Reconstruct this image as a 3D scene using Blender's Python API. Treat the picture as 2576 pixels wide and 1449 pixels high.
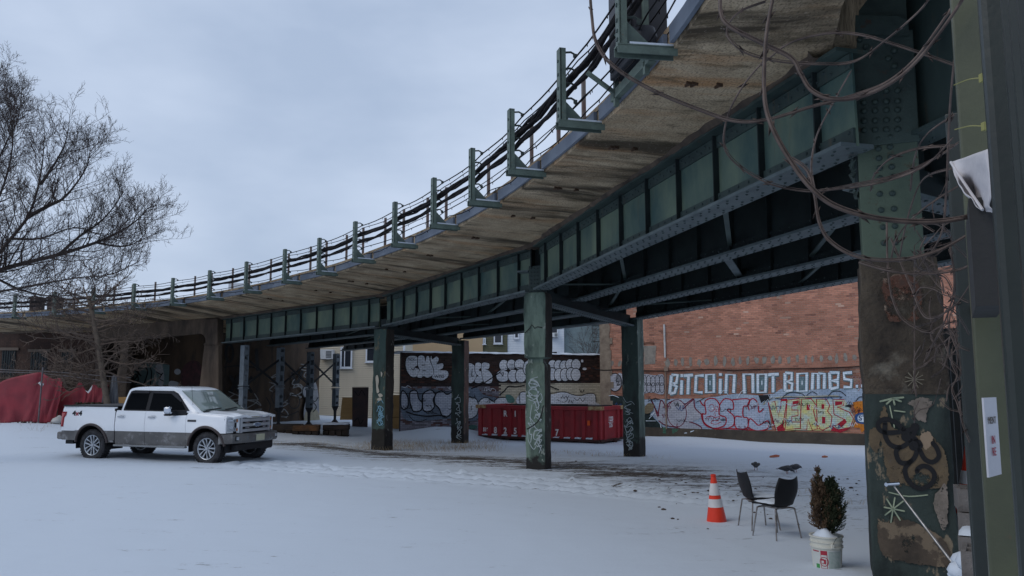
import bpy, bmesh, math, random
from mathutils import Vector, Matrix, noise as mnoise
from mathutils.geometry import tessellate_polygon
R = math.radians
for o in list(bpy.data.objects): bpy.data.objects.remove(o)
SC = bpy.context.scene
COL = SC.collection

# ---------------------------------------------------------------- camera
F_PX, CX, CY, CAM_H = 2000.0, 1288.0, 724.5, 2.1          # sketch units: photograph 2576 wide
PITCH = math.atan(236 / F_PX)
cd = bpy.data.cameras.new('camera'); cam = bpy.data.objects.new('camera', cd); COL.objects.link(cam)
cd.sensor_width = 36.0; cd.lens = 36.0 * F_PX / 2576.0; cd.clip_start = 0.05; cd.clip_end = 3000
cam.location = (0, 0, CAM_H); cam.rotation_euler = (math.pi / 2 + PITCH, 0, 0)
SC.camera = cam
SC.render.resolution_x, SC.render.resolution_y = 1024, 576

# ---------------------------------------------------------------- sky, sun, exposure (overcast winter afternoon)
SUN_EL, SUN_AZ = R(46), R(238)          # compass-like: direction the light comes FROM, measured from +Y clockwise
w = bpy.data.worlds.new('World'); SC.world = w; w.use_nodes = True
nt = w.node_tree; nt.nodes.clear()
def wn(t, **k):
    n = nt.nodes.new(t)
    for a, b in k.items(): setattr(n, a, b)
    return n
out = wn('ShaderNodeOutputWorld'); bg = wn('ShaderNodeBackground'); bg.inputs['Strength'].default_value = 0.1
sky = wn('ShaderNodeTexSky', sky_type='NISHITA', sun_disc=False)
sky.sun_elevation = SUN_EL; sky.sun_rotation = SUN_AZ; sky.dust_density = 2.0; sky.air_density = 1.2
tc = wn('ShaderNodeTexCoord'); mp = wn('ShaderNodeMapping'); mp.inputs['Scale'].default_value = (1.0, 1.0, 2.3); mp.inputs['Rotation'].default_value = (0, R(14), R(20))
nz = wn('ShaderNodeTexNoise'); nz.inputs['Scale'].default_value = 2.1; nz.inputs['Detail'].default_value = 5; nz.inputs['Roughness'].default_value = 0.52
cr = wn('ShaderNodeValToRGB'); cr.color_ramp.elements[0].position = 0.38; cr.color_ramp.elements[1].position = 0.64
cr.color_ramp.elements[0].color = (3.9, 4.8, 6.4, 1); cr.color_ramp.elements[1].color = (5.5, 6.4, 8.0, 1)
mx = wn('ShaderNodeMix', data_type='RGBA'); mx.inputs[0].default_value = 0.9
nt.links.new(tc.outputs['Generated'], mp.inputs[0]); nt.links.new(mp.outputs[0], nz.inputs['Vector'])
nt.links.new(nz.outputs['Fac'], cr.inputs[0]); nt.links.new(sky.outputs[0], mx.inputs['A']); nt.links.new(cr.outputs[0], mx.inputs['B'])
nt.links.new(mx.outputs['Result'], bg.inputs['Color']); nt.links.new(bg.outputs[0], out.inputs[0])
sl = bpy.data.lights.new('sun', 'SUN'); sl.energy = 0.8; sl.angle = R(35); sl.color = (1.0, 0.95, 0.88)
so = bpy.data.objects.new('sun', sl); COL.objects.link(so)
sd = Vector((math.sin(SUN_AZ) * math.cos(SUN_EL), math.cos(SUN_AZ) * math.cos(SUN_EL), math.sin(SUN_EL)))
so.rotation_euler = sd.to_track_quat('Z', 'Y').to_euler(); so.location = (0, 0, 30)
vs = SC.view_settings; vs.view_transform = 'Standard'; vs.look = 'None'; vs.exposure = 0.18; vs.gamma = 1.0; vs.use_curve_mapping = False

# ---------------------------------------------------------------- survey helpers: sketch point -> place in metres
def ray(u, v):
    a = (u - CX) / F_PX; b = (CY - v) / F_PX
    return Vector((a, math.cos(PITCH) - b * math.sin(PITCH), math.sin(PITCH) + b * math.cos(PITCH)))
def at_z(u, v, z):
    d = ray(u, v); return Vector((0, 0, CAM_H)) + d * ((z - CAM_H) / d.z)
def at_y(u, v, y):
    d = ray(u, v); return Vector((0, 0, CAM_H)) + d * (y / d.y)
def V(*a): return Vector(a)
def lerp(a, b, t): return a + (b - a) * t
def sstep(t): t = max(0.0, min(1.0, t)); return t * t * (3 - 2 * t)

# ---------------------------------------------------------------- materials
MATS = {}
def M(name, c1, c2=None, scale=2.0, rough=0.75, bump=0.15, bscale=30.0, metal=0.0, stretch=(1, 1, 1), lo=0.35, hi=0.65,
      c3=None, scale3=6.0, lo3=0.55, hi3=0.7, stretch3=(1, 1, 1), coord='Object', spec=0.3, objrand=0.0, attr=None, trans=0.0, coat=0.0, bdist=0.02, holes=None):
    if name in MATS: return MATS[name]
    m = bpy.data.materials.new(name); m.use_nodes = True; MATS[name] = m
    t = m.node_tree; N = t.nodes; L = t.links; N.clear()
    o = N.new('ShaderNodeOutputMaterial'); p = N.new('ShaderNodeBsdfPrincipled'); L.new(p.outputs[0], o.inputs[0])
    p.inputs['Roughness'].default_value = rough; p.inputs['Metallic'].default_value = metal; p.inputs['Specular IOR Level'].default_value = spec
    if coat: p.inputs['Coat Weight'].default_value = coat; p.inputs['Coat Roughness'].default_value = 0.06
    if trans: p.inputs['Transmission Weight'].default_value = trans
    c = N.new('ShaderNodeTexCoord')
    def nse(sc, st, det=6, ro=0.6):
        mpp = N.new('ShaderNodeMapping'); mpp.inputs['Scale'].default_value = st; L.new(c.outputs[coord], mpp.inputs[0])
        n = N.new('ShaderNodeTexNoise'); n.inputs['Scale'].default_value = sc; n.inputs['Detail'].default_value = det; n.inputs['Roughness'].default_value = ro
        L.new(mpp.outputs[0], n.inputs['Vector']); return n
    def ramp(n, a, b):
        r = N.new('ShaderNodeMapRange'); r.inputs['From Min'].default_value = a; r.inputs['From Max'].default_value = b; L.new(n.outputs['Fac'], r.inputs['Value']); return r
    def mix(a, b, f):
        x = N.new('ShaderNodeMix'); x.data_type = 'RGBA'
        for s, v in (('A', a), ('B', b)):
            if hasattr(v, 'is_linked'): L.new(v, x.inputs[s])
            else: x.inputs[s].default_value = (*v, 1)
        if hasattr(f, 'is_linked'): L.new(f, x.inputs[0])
        else: x.inputs[0].default_value = f
        return x.outputs['Result']
    col = None
    if attr:
        a = N.new('ShaderNodeAttribute'); a.attribute_name = attr; col = a.outputs['Color']
    if c2 is not None:
        n1 = nse(scale, stretch); f1 = ramp(n1, lo, hi)
        col = mix(col if attr else c1, c2, f1.outputs[0])
    elif col is None:
        col = mix(c1, tuple(x * 0.8 for x in c1), ramp(nse(scale, stretch), 0.3, 0.8).outputs[0])
    if c3 is not None:
        n3 = nse(scale3, stretch3, 7, 0.65); col = mix(col, c3, ramp(n3, lo3, hi3).outputs[0])
    if objrand:
        oi = N.new('ShaderNodeObjectInfo'); r = N.new('ShaderNodeMapRange'); r.inputs['To Min'].default_value = 1 - objrand; r.inputs['To Max'].default_value = 1 + objrand
        L.new(oi.outputs['Random'], r.inputs['Value']); h = N.new('ShaderNodeHueSaturation'); L.new(r.outputs[0], h.inputs['Value']); L.new(col, h.inputs['Color']); col = h.outputs['Color']
    L.new(col, p.inputs['Base Color'])
    if holes: L.new(ramp(nse(holes[0], (1, 1, 1), 8, 0.7), holes[1], holes[2]).outputs[0], p.inputs['Alpha'])
    if bump:
        nb = nse(bscale, (1, 1, 1), 5, 0.6); b = N.new('ShaderNodeBump'); b.inputs['Strength'].default_value = bump; b.inputs['Distance'].default_value = bdist
        L.new(nb.outputs['Fac'], b.inputs['Height']); L.new(b.outputs[0], p.inputs['Normal'])
    return m

# ---------------------------------------------------------------- mesh helpers
def tag(o, label=None, cat=None, group=None, kind=None):
    for k, v in (('label', label), ('category', cat), ('group', group), ('kind', kind)):
        if v: o[k] = v
    return o
def thing(name, label, cat, loc=(0, 0, 0), rz=0.0, group=None):
    o = bpy.data.objects.new(name, None); COL.objects.link(o); o.location = loc; o.rotation_euler = (0, 0, rz)
    o.empty_display_size = 0.2
    return tag(o, label, cat, group)
def link(name, me, parent=None, loc=None, rot=None):
    o = bpy.data.objects.new(name, me); COL.objects.link(o)
    if parent is not None: o.parent = parent
    if loc is not None: o.location = loc
    if rot is not None: o.rotation_euler = rot
    return o
def finish(me, mat, smooth=None):
    if mat is not None:
        for m in (mat if isinstance(mat, (list, tuple)) else [mat]): me.materials.append(m)
    if smooth is not None:
        me.polygons.foreach_set('use_smooth', [True] * len(me.polygons))
        if smooth < 180: me.set_sharp_from_angle(angle=R(smooth))
    return me
class MB:
    def __init__(s): s.v = []; s.f = []; s.c = None; s.uv = None
    def add(s, vs, fs):
        n = len(s.v); s.v += [tuple(x) for x in vs]; s.f += [tuple(i + n for i in f) for f in fs]; return s
    def quad(s, a, b, c, d): return s.add([a, b, c, d], [(0, 1, 2, 3)])
    def box(s, c, d, rz=0.0, rot=None):
        m = rot if rot is not None else Matrix.Rotation(rz, 3, 'Z')
        h = Vector(d) / 2; c = Vector(c)
        vs = [c + m @ Vector((x * h.x, y * h.y, z * h.z)) for z in (-1, 1) for y in (-1, 1) for x in (-1, 1)]
        return s.add(vs, [(0, 2, 3, 1), (4, 5, 7, 6), (0, 1, 5, 4), (2, 6, 7, 3), (0, 4, 6, 2), (1, 3, 7, 5)])
    def bar(s, p0, p1, wd, ht, up=(0, 0, 1)):
        p0 = Vector(p0); p1 = Vector(p1); d = p1 - p0; L = d.length; x = d.normalized(); y = Vector(up).cross(x)
        if y.length < 1e-4: y = Vector((1, 0, 0)).cross(x)
        y.normalize(); z = x.cross(y)
        m = Matrix((x, y, z)).transposed()
        return s.box((p0 + p1) / 2, (L, wd, ht), rot=m)
    def tube(s, pts, r, n=6, cap=True):
        pts = [Vector(p) for p in pts]; k = len(pts)
        rs = r if isinstance(r, (list, tuple)) else [r] * k
        ref = None; rings = []
        for i in range(k):
            d = (pts[min(i + 1, k - 1)] - pts[max(i - 1, 0)])
            if d.length < 1e-9: d = Vector((0, 0, 1))
            d.normalize()
            if ref is None: ref = d.orthogonal().normalized()
            ref = (ref - d * ref.dot(d));
            if ref.length < 1e-6: ref = d.orthogonal()
            ref.normalize(); b = d.cross(ref)
            rings.append([pts[i] + (ref * math.cos(2 * math.pi * j / n) + b * math.sin(2 * math.pi * j / n)) * rs[i] for j in range(n)])
        vs = [p for g in rings for p in g]
        fs = [(i * n + j, i * n + (j + 1) % n, (i + 1) * n + (j + 1) % n, (i + 1) * n + j) for i in range(k - 1) for j in range(n)]
        if cap and n > 2: fs += [tuple(range(n - 1, -1, -1)), tuple(range((k - 1) * n, k * n))]
        return s.add(vs, fs)
    def lathe(s, prof, n=24, c=(0, 0, 0), axis='Z', cap=False):
        vs = []; k = len(prof)
        for (r, z) in prof:
            for j in range(n):
                a = 2 * math.pi * j / n; x, y = r * math.cos(a), r * math.sin(a)
                p = (x, y, z) if axis == 'Z' else ((x, z, y) if axis == 'Y' else (z, x, y))
                vs.append(Vector(p) + Vector(c))
        fs = [(i * n + j, i * n + (j + 1) % n, (i + 1) * n + (j + 1) % n, (i + 1) * n + j) for i in range(k - 1) for j in range(n)]
        if cap: fs += [tuple(range(n - 1, -1, -1)), tuple(range((k - 1) * n, k * n))]
        return s.add(vs, fs)
    def grid(s, P, nu, nv, wrap=False):
        vs = [P(i, j) for i in range(nu) for j in range(nv)]
        fs = [(i * nv + j, (i + 1) * nv + j, (i + 1) * nv + (j + 1) % nv, i * nv + (j + 1) % nv) for i in range(nu - 1) for j in range(nv if wrap else nv - 1)]
        return s.add(vs, fs)
    def prism(s, poly, fn0, fn1):
        """closed solid between two images of a 2D polygon"""
        n = len(poly); a = [fn0(p) for p in poly]; b = [fn1(p) for p in poly]
        tri = tessellate_polygon([[Vector((p[0], p[1], 0)) for p in poly]])
        fs = [tuple(t) for t in tri] + [tuple(n + i for i in reversed(t)) for t in tri] + [(i, (i + 1) % n, n + (i + 1) % n, n + i) for i in range(n)]
        return s.add(a + b, fs)
    def mesh(s, name, mat=None, smooth=None, off=None):
        me = bpy.data.meshes.new(name)
        vs = s.v if off is None else [(x - off[0], y - off[1], z - off[2]) for x, y, z in s.v]
        me.from_pydata(vs, [], s.f); me.validate(); 
        if s.uv is not None:
            l = me.uv_layers.new(name='UVMap')
            for lp in me.loops: l.data[lp.index].uv = s.uv[lp.vertex_index]
        if s.c is not None:
            ca = me.color_attributes.new('Col', 'FLOAT_COLOR', 'POINT')
            for i, c in enumerate(s.c): ca.data[i].color = (*c, 1)
        bm = bmesh.new(); bm.from_mesh(me); bmesh.ops.recalc_face_normals(bm, faces=bm.faces); bm.to_mesh(me); bm.free()
        me.update(); return finish(me, mat, smooth)
    def split(s):
        """loose pieces, those whose boxes overlap kept together (a letter of several strokes stays one)"""
        par = list(range(len(s.v)))
        def fd(i):
            while par[i] != i: par[i] = par[par[i]]; i = par[i]
            return i
        for f in s.f:
            for i in f[1:]: par[fd(i)] = fd(f[0])
        isl = {}
        for i in range(len(s.v)): isl.setdefault(fd(i), []).append(i)
        grp = [[ids, [min(s.v[i][k] for i in ids) for k in range(3)], [max(s.v[i][k] for i in ids) for k in range(3)]] for ids in isl.values()]
        again = True
        while again:
            again = False; out_ = []
            for g in grp:
                for h in out_:
                    if g[1][0] < h[2][0] and g[2][0] > h[1][0] and g[1][2] < h[2][2] and g[2][2] > h[1][2]:
                        h[0] += g[0]; h[1] = [min(a, b) for a, b in zip(g[1], h[1])]; h[2] = [max(a, b) for a, b in zip(g[2], h[2])]; again = True; break
                else: out_.append(g)
            grp = out_
        res = []
        for ids, *_ in grp:
            ids = sorted(ids); mp_ = {i: k for k, i in enumerate(ids)}; m_ = MB(); m_.v = [s.v[i] for i in ids]; m_.f = [tuple(mp_[i] for i in f) for f in s.f if f[0] in mp_]
            if s.uv is not None: m_.uv = [s.uv[i] for i in ids]
            res.append(m_)
        return res
    def build(s, name, mat, parent=None, smooth=None, bevel=0.0, world=True, solid=0.0):
        if name.startswith('graffiti') or name in ('crack', 'paint_loss'):
            ps = s.split()
            if len(ps) > 1:
                for q in ps: o = q.build(name, mat, parent, smooth, bevel, world, solid)
                return o
        """world=True: the vertices are in world metres; an unrotated parent's place is taken off."""
        off = parent_off(parent) if world else None
        o = link(name, s.mesh(name, mat, smooth, off), parent)
        if solid: md = o.modifiers.new('thick', 'SOLIDIFY'); md.thickness = solid; md.offset = 0
        if bevel: md = o.modifiers.new('bevel', 'BEVEL'); md.width = bevel; md.segments = 2; md.limit_method = 'ANGLE'; md.angle_limit = R(40)
        return o
def parent_off(p):
    o = Vector((0, 0, 0))
    while p is not None: o += p.location; p = p.parent
    return o
def crom(pts, sub=8, closed=False):
    pts = [Vector(p) for p in pts]; n = len(pts); o = []
    if n < 3 and not closed: 
        return [pts[0].lerp(pts[-1], i / sub) for i in range(sub + 1)]
    for i in range(n if closed else n - 1):
        if closed: a, b, c, d = pts[(i - 1) % n], pts[i], pts[(i + 1) % n], pts[(i + 2) % n]
        else: a, b, c, d = pts[max(i - 1, 0)], pts[i], pts[i + 1], pts[min(i + 2, n - 1)]
        for k in range(sub):
            t = k / sub
            o.append(0.5 * ((2 * b) + (c - a) * t + (2 * a - 5 * b + 4 * c - d) * t * t + (3 * b - a - 3 * c + d) * t ** 3))
    if not closed: o.append(pts[-1])
    return o
def text_mesh(body, size, mat, extrude=0.002, align='CENTER', bold=0.0):
    cu = bpy.data.curves.new('lettering', 'FONT'); cu.body = body; cu.size = size; cu.extrude = extrude; cu.align_x = align; cu.align_y = 'CENTER'; cu.offset = bold
    o = bpy.data.objects.new('lettering', cu); COL.objects.link(o)
    dg = bpy.context.evaluated_depsgraph_get(); dg.update()
    me = bpy.data.meshes.new_from_object(o.evaluated_get(dg)); bpy.data.objects.remove(o); bpy.data.curves.remove(cu)
    me.materials.clear(); me.materials.append(mat); return me
def put_text(name, body, size, mat, parent, org, ux, uz, bold=0.0, loc_world=True, extrude=0.002, sx=1.0):
    """flat lettering: ux = reading direction, uz = up"""
    me = text_mesh(body, size, mat, extrude, bold=bold); ux = Vector(ux).normalized(); uz = Vector(uz).normalized(); n = ux.cross(uz)
    m = Matrix((ux * sx, uz, n)).transposed().to_4x4(); m.translation = Vector(org) - (parent_off(parent) if loc_world else Vector((0, 0, 0)))
    me.transform(m); return link(name, me, parent)
class Face:
    """a painted surface: sketch points (D px) are carried on to a wall plane; layers lie 3 mm apart"""
    def __init__(s, p0, n, org=None): s.p = Vector(p0); s.n = Vector(n).normalized(); s.k = 0
    def at(s, u, v, off=0.0):
        d = ray(u, v); o = Vector((0, 0, CAM_H)); return o + d * ((s.p + s.n * off - o).dot(s.n) / d.dot(s.n))
    def ribbon(s, mb, pts, wd, off, closed=False, sub=6, smooth=True, jit=0.0, rnd=None):
        q = [Vector((x, y, 0)) for x, y in pts]
        if smooth: q = crom(q, sub, closed)
        elif closed: q = q + [q[0]]
        if smooth and closed: q.append(q[0])
        n = len(q); L = []; Rr = []
        for i in range(n):
            if closed: d = q[(i + 1) % (n - 1)] - q[(i - 1) % (n - 1)]
            else: d = q[min(i + 1, n - 1)] - q[max(i - 1, 0)]
            if d.length < 1e-6: d = Vector((1, 0, 0))
            d.normalize(); nn = Vector((-d.y, d.x, 0)); ww = wd / 2 * (1 + (rnd.uniform(-jit, jit) if rnd else 0))
            L.append(q[i] + nn * ww); Rr.append(q[i] - nn * ww)
        vs = [s.at(p.x, p.y, off) for p in L] + [s.at(p.x, p.y, off) for p in Rr]
        mb.add(vs, [(i, i + 1, n + i + 1, n + i) for i in range(n - 1)])
        if not closed and smooth:
            for c0 in (q[0], q[-1]):
                ring = [c0 + Vector((math.cos(a * math.pi / 4), math.sin(a * math.pi / 4), 0)) * wd / 2 for a in range(8)]
                mb.add([s.at(p.x, p.y, off) for p in ring], [tuple(range(8))])
    def fill(s, mb, pts, off, smooth=True, sub=5):
        q = crom([Vector((x, y, 0)) for x, y in pts], sub, True) if smooth else [Vector((x, y, 0)) for x, y in pts]
        tri = tessellate_polygon([q]); mb.add([s.at(p.x, p.y, off) for p in q], [tuple(t) for t in tri])
def scribble(cx, cy, w, h, n, seed):
    r = random.Random(seed); o = []
    for i in range(n): t = i / max(1, n - 1); o.append((cx + w * (math.sin(t * 17 + seed) * 0.35 + r.uniform(-0.22, 0.22)), cy - h / 2 + h * t + r.uniform(-0.16, 0.16) * h))
    return o
def ell(cx, cy, rx, ry, n=10, rot=0.0):
    return [(cx + rx * math.cos(2 * math.pi * i / n) * math.cos(rot) - ry * math.sin(2 * math.pi * i / n) * math.sin(rot),
             cy + rx * math.cos(2 * math.pi * i / n) * math.sin(rot) + ry * math.sin(2 * math.pi * i / n) * math.cos(rot)) for i in range(n)]
# ================================================================ ground
rnd = random.Random(7)
# the steel span: bents (near column / far column), tops of the near girder line
C0, C1, C2, PB = V(3.68, 8.63, 0), V(0.65, 19.83, 0), V(-4.63, 28.8, 0), V(-13.3, 36.6, 0)
C0F, C1F, C2F, PBF = V(9.5, 12.5, 0), V(3.8, 25.1, 0), V(-2.2, 34.0, 0), V(-9.4, 44.0, 0)
TRK = [V(-6.2, 20.1, 0), V(-3.6, 19.0, 0), V(-1.0, 17.9, 0), V(1.6, 16.4, 0), V(3.6, 14.9, 0), V(6.4, 12.4, 0)]
def seg_dist(p, pts):
    best = 1e9
    for a, b in zip(pts[:-1], pts[1:]):
        ab = b - a; t = max(0, min(1, ((p - a).dot(ab)) / ab.length_squared)); best = min(best, (p - a - ab * t).length)
    return best
TRKS = crom(TRK, 4)
def ground_h(x, y):
    h = -0.45 * sstep((y - 19) / 15) * sstep((x + 16) / 12)
    h += 0.10 * sstep((-4 - x) / 4) * sstep((y - 15) / 5)
    h += 0.36 * math.exp(-((x + 19.5) / 6.5) ** 2 - ((y - 31.5) / 3.0) ** 2)                 # bank before the tarpaulins
    h += 0.50 * math.exp(-((x + 3.2) / 2.4) ** 2 - ((y - 37.0) / 1.3) ** 2)                 # drift before the low wall
    h += 0.10 * math.exp(-((x - 7.0) / 3.0) ** 2 - ((y - 36.0) / 1.6) ** 2)
    h += 0.05 * math.exp(-((x - 3.6) / 0.5) ** 2 - ((y - 9.0) / 0.5) ** 2)
    n = mnoise.noise(Vector((x * 0.22, y * 0.22, 3.1))) * 0.07 + mnoise.noise(Vector((x * 0.8, y * 0.55, 9.1))) * 0.018
    return h + n * min(1.0, 0.35 + y / 30)
def ground_fine(x, y):
    h = ground_h(x, y)
    h += mnoise.noise(Vector((x * 2.6, y * 2.6, 1.0))) * 0.006
    if 11.5 < y < 22 and -8 < x < 7.5:
        d = seg_dist(Vector((x, y, 0)), TRKS)
        if d < 1.8:
            fade = sstep((6.5 - x) / 3)
            n = mnoise.noise(Vector((x * 5, y * 5, 2))); n2 = mnoise.noise(Vector((x * 12, y * 12, 5)))
            for c in (0.0, 0.62):
                e = abs(d - c)
                h += fade * (-0.045 * math.exp(-(e / 0.11) ** 2) + 0.06 * math.exp(-((e - 0.2) / 0.10) ** 2) * max(0, 0.45 + n * 1.4 + n2 * 0.8))
    if 14 < y < 30 and -9 < x < 9:                                                          # trodden, crusty strip under the deck
        t = abs((x + y - 21.6) * 0.7071); k = math.exp(-(t / 1.6) ** 2)
        if k > 0.03: h += k * (0.035 * max(0, mnoise.noise(Vector((x * 3.2, y * 3.2, 8)))) + 0.018 * mnoise.noise(Vector((x * 9, y * 9, 4))))
    if 5 < y < 13 and 1.5 < x < 6: h += 0.012 * max(0, mnoise.noise(Vector((x * 6, y * 6, 6)))) 
    return h
def axis(lo, hi, segs):
    o = [lo]
    for (to, st) in segs:
        while o[-1] < to - 1e-6: o.append(min(to, o[-1] + st))
    return o
gx = axis(-600, 600, [(-120, 80), (-40, 8), (-16, 1.0), (-9, 0.4), (8, 0.10), (16, 0.4), (40, 3), (120, 16), (600, 80)])
gy = axis(-60, 900, [(-4, 14), (4, 1.0), (11, 0.16), (22.5, 0.10), (42, 0.45), (60, 3), (140, 16), (900, 95)])
g = MB(); g.grid(lambda i, j: (gx[i], gy[j], ground_fine(gx[i], gy[j]) if -40 < gx[i] < 40 and -4 < gy[j] < 60 else ground_h(max(-60, min(60, gx[i])), max(-10, min(80, gy[j])))), len(gx), len(gy))
def snow_material():
    m = bpy.data.materials.new('snow'); m.use_nodes = True; t = m.node_tree; N = t.nodes; L = t.links; p = N['Principled BSDF']
    p.inputs['Roughness'].default_value = 0.7; p.inputs['Specular IOR Level'].default_value = 0.2
    c = N.new('ShaderNodeTexCoord')
    def math_(op, a, b=None, c_=None):
        n = N.new('ShaderNodeMath'); n.operation = op
        for k, x in enumerate((a, b, c_)):
            if x is None: continue
            if hasattr(x, 'is_linked'): L.new(x, n.inputs[k])
            else: n.inputs[k].default_value = x
        return n.outputs[0]
    def nse(sc, rot=0, st=(1, 1, 1), det=6, ro=0.6):
        mp = N.new('ShaderNodeMapping'); mp.inputs['Rotation'].default_value = (0, 0, rot); mp.inputs['Scale'].default_value = st; L.new(c.outputs['Object'], mp.inputs[0])
        n = N.new('ShaderNodeTexNoise'); n.inputs['Scale'].default_value = sc; n.inputs['Detail'].default_value = det; n.inputs['Roughness'].default_value = ro; L.new(mp.outputs[0], n.inputs['Vector']); return n.outputs['Fac']
    sx = N.new('ShaderNodeSeparateXYZ'); L.new(c.outputs['Object'], sx.inputs[0]); X, Y = sx.outputs['X'], sx.outputs['Y']
    # bare strip along the drip line under the deck: distance across it, and how far along it
    across = math_('ABSOLUTE', math_('MULTIPLY', math_('ADD', math_('ADD', X, Y), -21.9), 0.7071))
    along = math_('MULTIPLY', math_('SUBTRACT', X, Y), 0.7071)
    band = math_('SUBTRACT', 1.0, math_('DIVIDE', across, 3.2))
    band = math_('MAXIMUM', band, 0.0)
    lim = math_('MULTIPLY', math_('SMOOTH_MIN', math_('MULTIPLY', math_('ADD', along, 29.5), 0.3), 1.0, 0.2), 1.0); lim = math_('MAXIMUM', lim, 0.0)
    lim2 = math_('MAXIMUM', math_('MINIMUM', math_('MULTIPLY', math_('SUBTRACT', -4.5, along), 0.16), 1.0), 0.0)
    streak = nse(1.0, R(18), (0.5, 2.4, 1), 8, 0.74); fine = nse(12.0, R(18), (0.45, 2.2, 1), 7, 0.75)
    v = math_('MULTIPLY', math_('MULTIPLY', band, lim), lim2)
    v = math_('ADD', math_('MULTIPLY', v, 0.30), math_('ADD', math_('MULTIPLY', streak, 1.0), math_('MULTIPLY', fine, 0.85)))
    v = math_('MULTIPLY', math_('SUBTRACT', v, 1.085), 9.0); dirt = math_('MINIMUM', math_('MAXIMUM', v, 0.0), 1.0)
    # specks of soil thrown about on the far side and by the column
    sp = nse(9.0, R(38), (0.45, 2.4, 1), 5, 0.7); spm = nse(0.55, 0, (1, 1, 1), 3, 0.5)
    reg = math_('MULTIPLY', math_('GREATER_THAN', Y, 10.5), math_('GREATER_THAN', math_('ADD', X, math_('MULTIPLY', Y, 0.78)), 13.8)); reg = math_('MULTIPLY', reg, math_('LESS_THAN', Y, 21.5)); reg = math_('MULTIPLY', reg, math_('GREATER_THAN', X, 1.2))
    s2 = math_('MULTIPLY', math_('SUBTRACT', math_('ADD', sp, math_('MULTIPLY', math_('SUBTRACT', spm, 0.5), 0.55)), 0.615), 14.0); s2 = math_('MULTIPLY', math_('MINIMUM', math_('MAXIMUM', s2, 0.0), 0.8), reg)
    dirt = math_('MAXIMUM', dirt, s2)
    mx = N.new('ShaderNodeMix'); mx.data_type = 'RGBA'; mx.inputs['A'].default_value = (0.54, 0.60, 0.675, 1); mx.inputs['B'].default_value = (0.05, 0.038, 0.028, 1); L.new(dirt, mx.inputs[0])
    # faint straw showing through thin snow in the middle distance
    st = nse(2.2, R(50), (0.6, 2.0, 1), 8, 0.75); sm = math_('MULTIPLY', math_('SUBTRACT', st, 0.56), 3.0); sm = math_('MINIMUM', math_('MAXIMUM', sm, 0.0), 0.5)
    t2 = math_('MAXIMUM', math_('SUBTRACT', 1.0, math_('DIVIDE', math_('ABSOLUTE', math_('MULTIPLY', math_('ADD', math_('ADD', X, Y), -26.0), 0.7071)), 3.2)), 0.0); sm = math_('MULTIPLY', sm, t2)
    m2 = N.new('ShaderNodeMix'); m2.data_type = 'RGBA'; m2.inputs['B'].default_value = (0.32, 0.25, 0.16, 1); L.new(mx.outputs['Result'], m2.inputs['A']); L.new(sm, m2.inputs[0])
    L.new(m2.outputs['Result'], p.inputs['Base Color'])
    b = N.new('ShaderNodeBump'); b.inputs['Strength'].default_value = 0.35; b.inputs['Distance'].default_value = 0.03
    hh = math_('SUBTRACT', math_('ADD', math_('MULTIPLY', nse(3.0, R(30), (0.5, 1.4, 1)), 0.7), math_('MULTIPLY', nse(22, 0, (1, 1, 1), 4), 0.25)), math_('MULTIPLY', dirt, 0.5))
    L.new(hh, b.inputs['Height']); L.new(b.outputs[0], p.inputs['Normal'])
    return m
SNOW = snow_material()
gr = g.build('snow_ground', SNOW, None, smooth=180); tag(gr, 'snow covered vacant lot with tyre tracks and bare soil under the viaduct', 'ground', kind='structure')
M_SNOW = M('snow_cap', (0.62, 0.68, 0.76), scale=4, rough=0.7, bump=0.3, bscale=12)

# ================================================================ viaduct
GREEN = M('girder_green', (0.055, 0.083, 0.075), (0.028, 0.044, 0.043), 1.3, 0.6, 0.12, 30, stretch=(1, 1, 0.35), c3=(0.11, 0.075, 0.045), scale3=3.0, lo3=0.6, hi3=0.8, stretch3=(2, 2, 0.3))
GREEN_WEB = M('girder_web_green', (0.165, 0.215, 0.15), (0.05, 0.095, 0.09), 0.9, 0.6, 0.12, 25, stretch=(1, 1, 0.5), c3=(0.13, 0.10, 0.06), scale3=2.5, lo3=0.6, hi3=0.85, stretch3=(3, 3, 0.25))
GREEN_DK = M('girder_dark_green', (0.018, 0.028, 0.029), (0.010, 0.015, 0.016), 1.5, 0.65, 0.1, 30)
FLANGE = M('flange_grey_green', (0.115, 0.145, 0.15), (0.065, 0.088, 0.095), 2.0, 0.55, 0.1, 30, c3=(0.06, 0.05, 0.04), scale3=4, lo3=0.62, hi3=0.8)
RIVET = M('rivet_dark', (0.04, 0.06, 0.06), scale=5, rough=0.6, bump=0)
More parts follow.
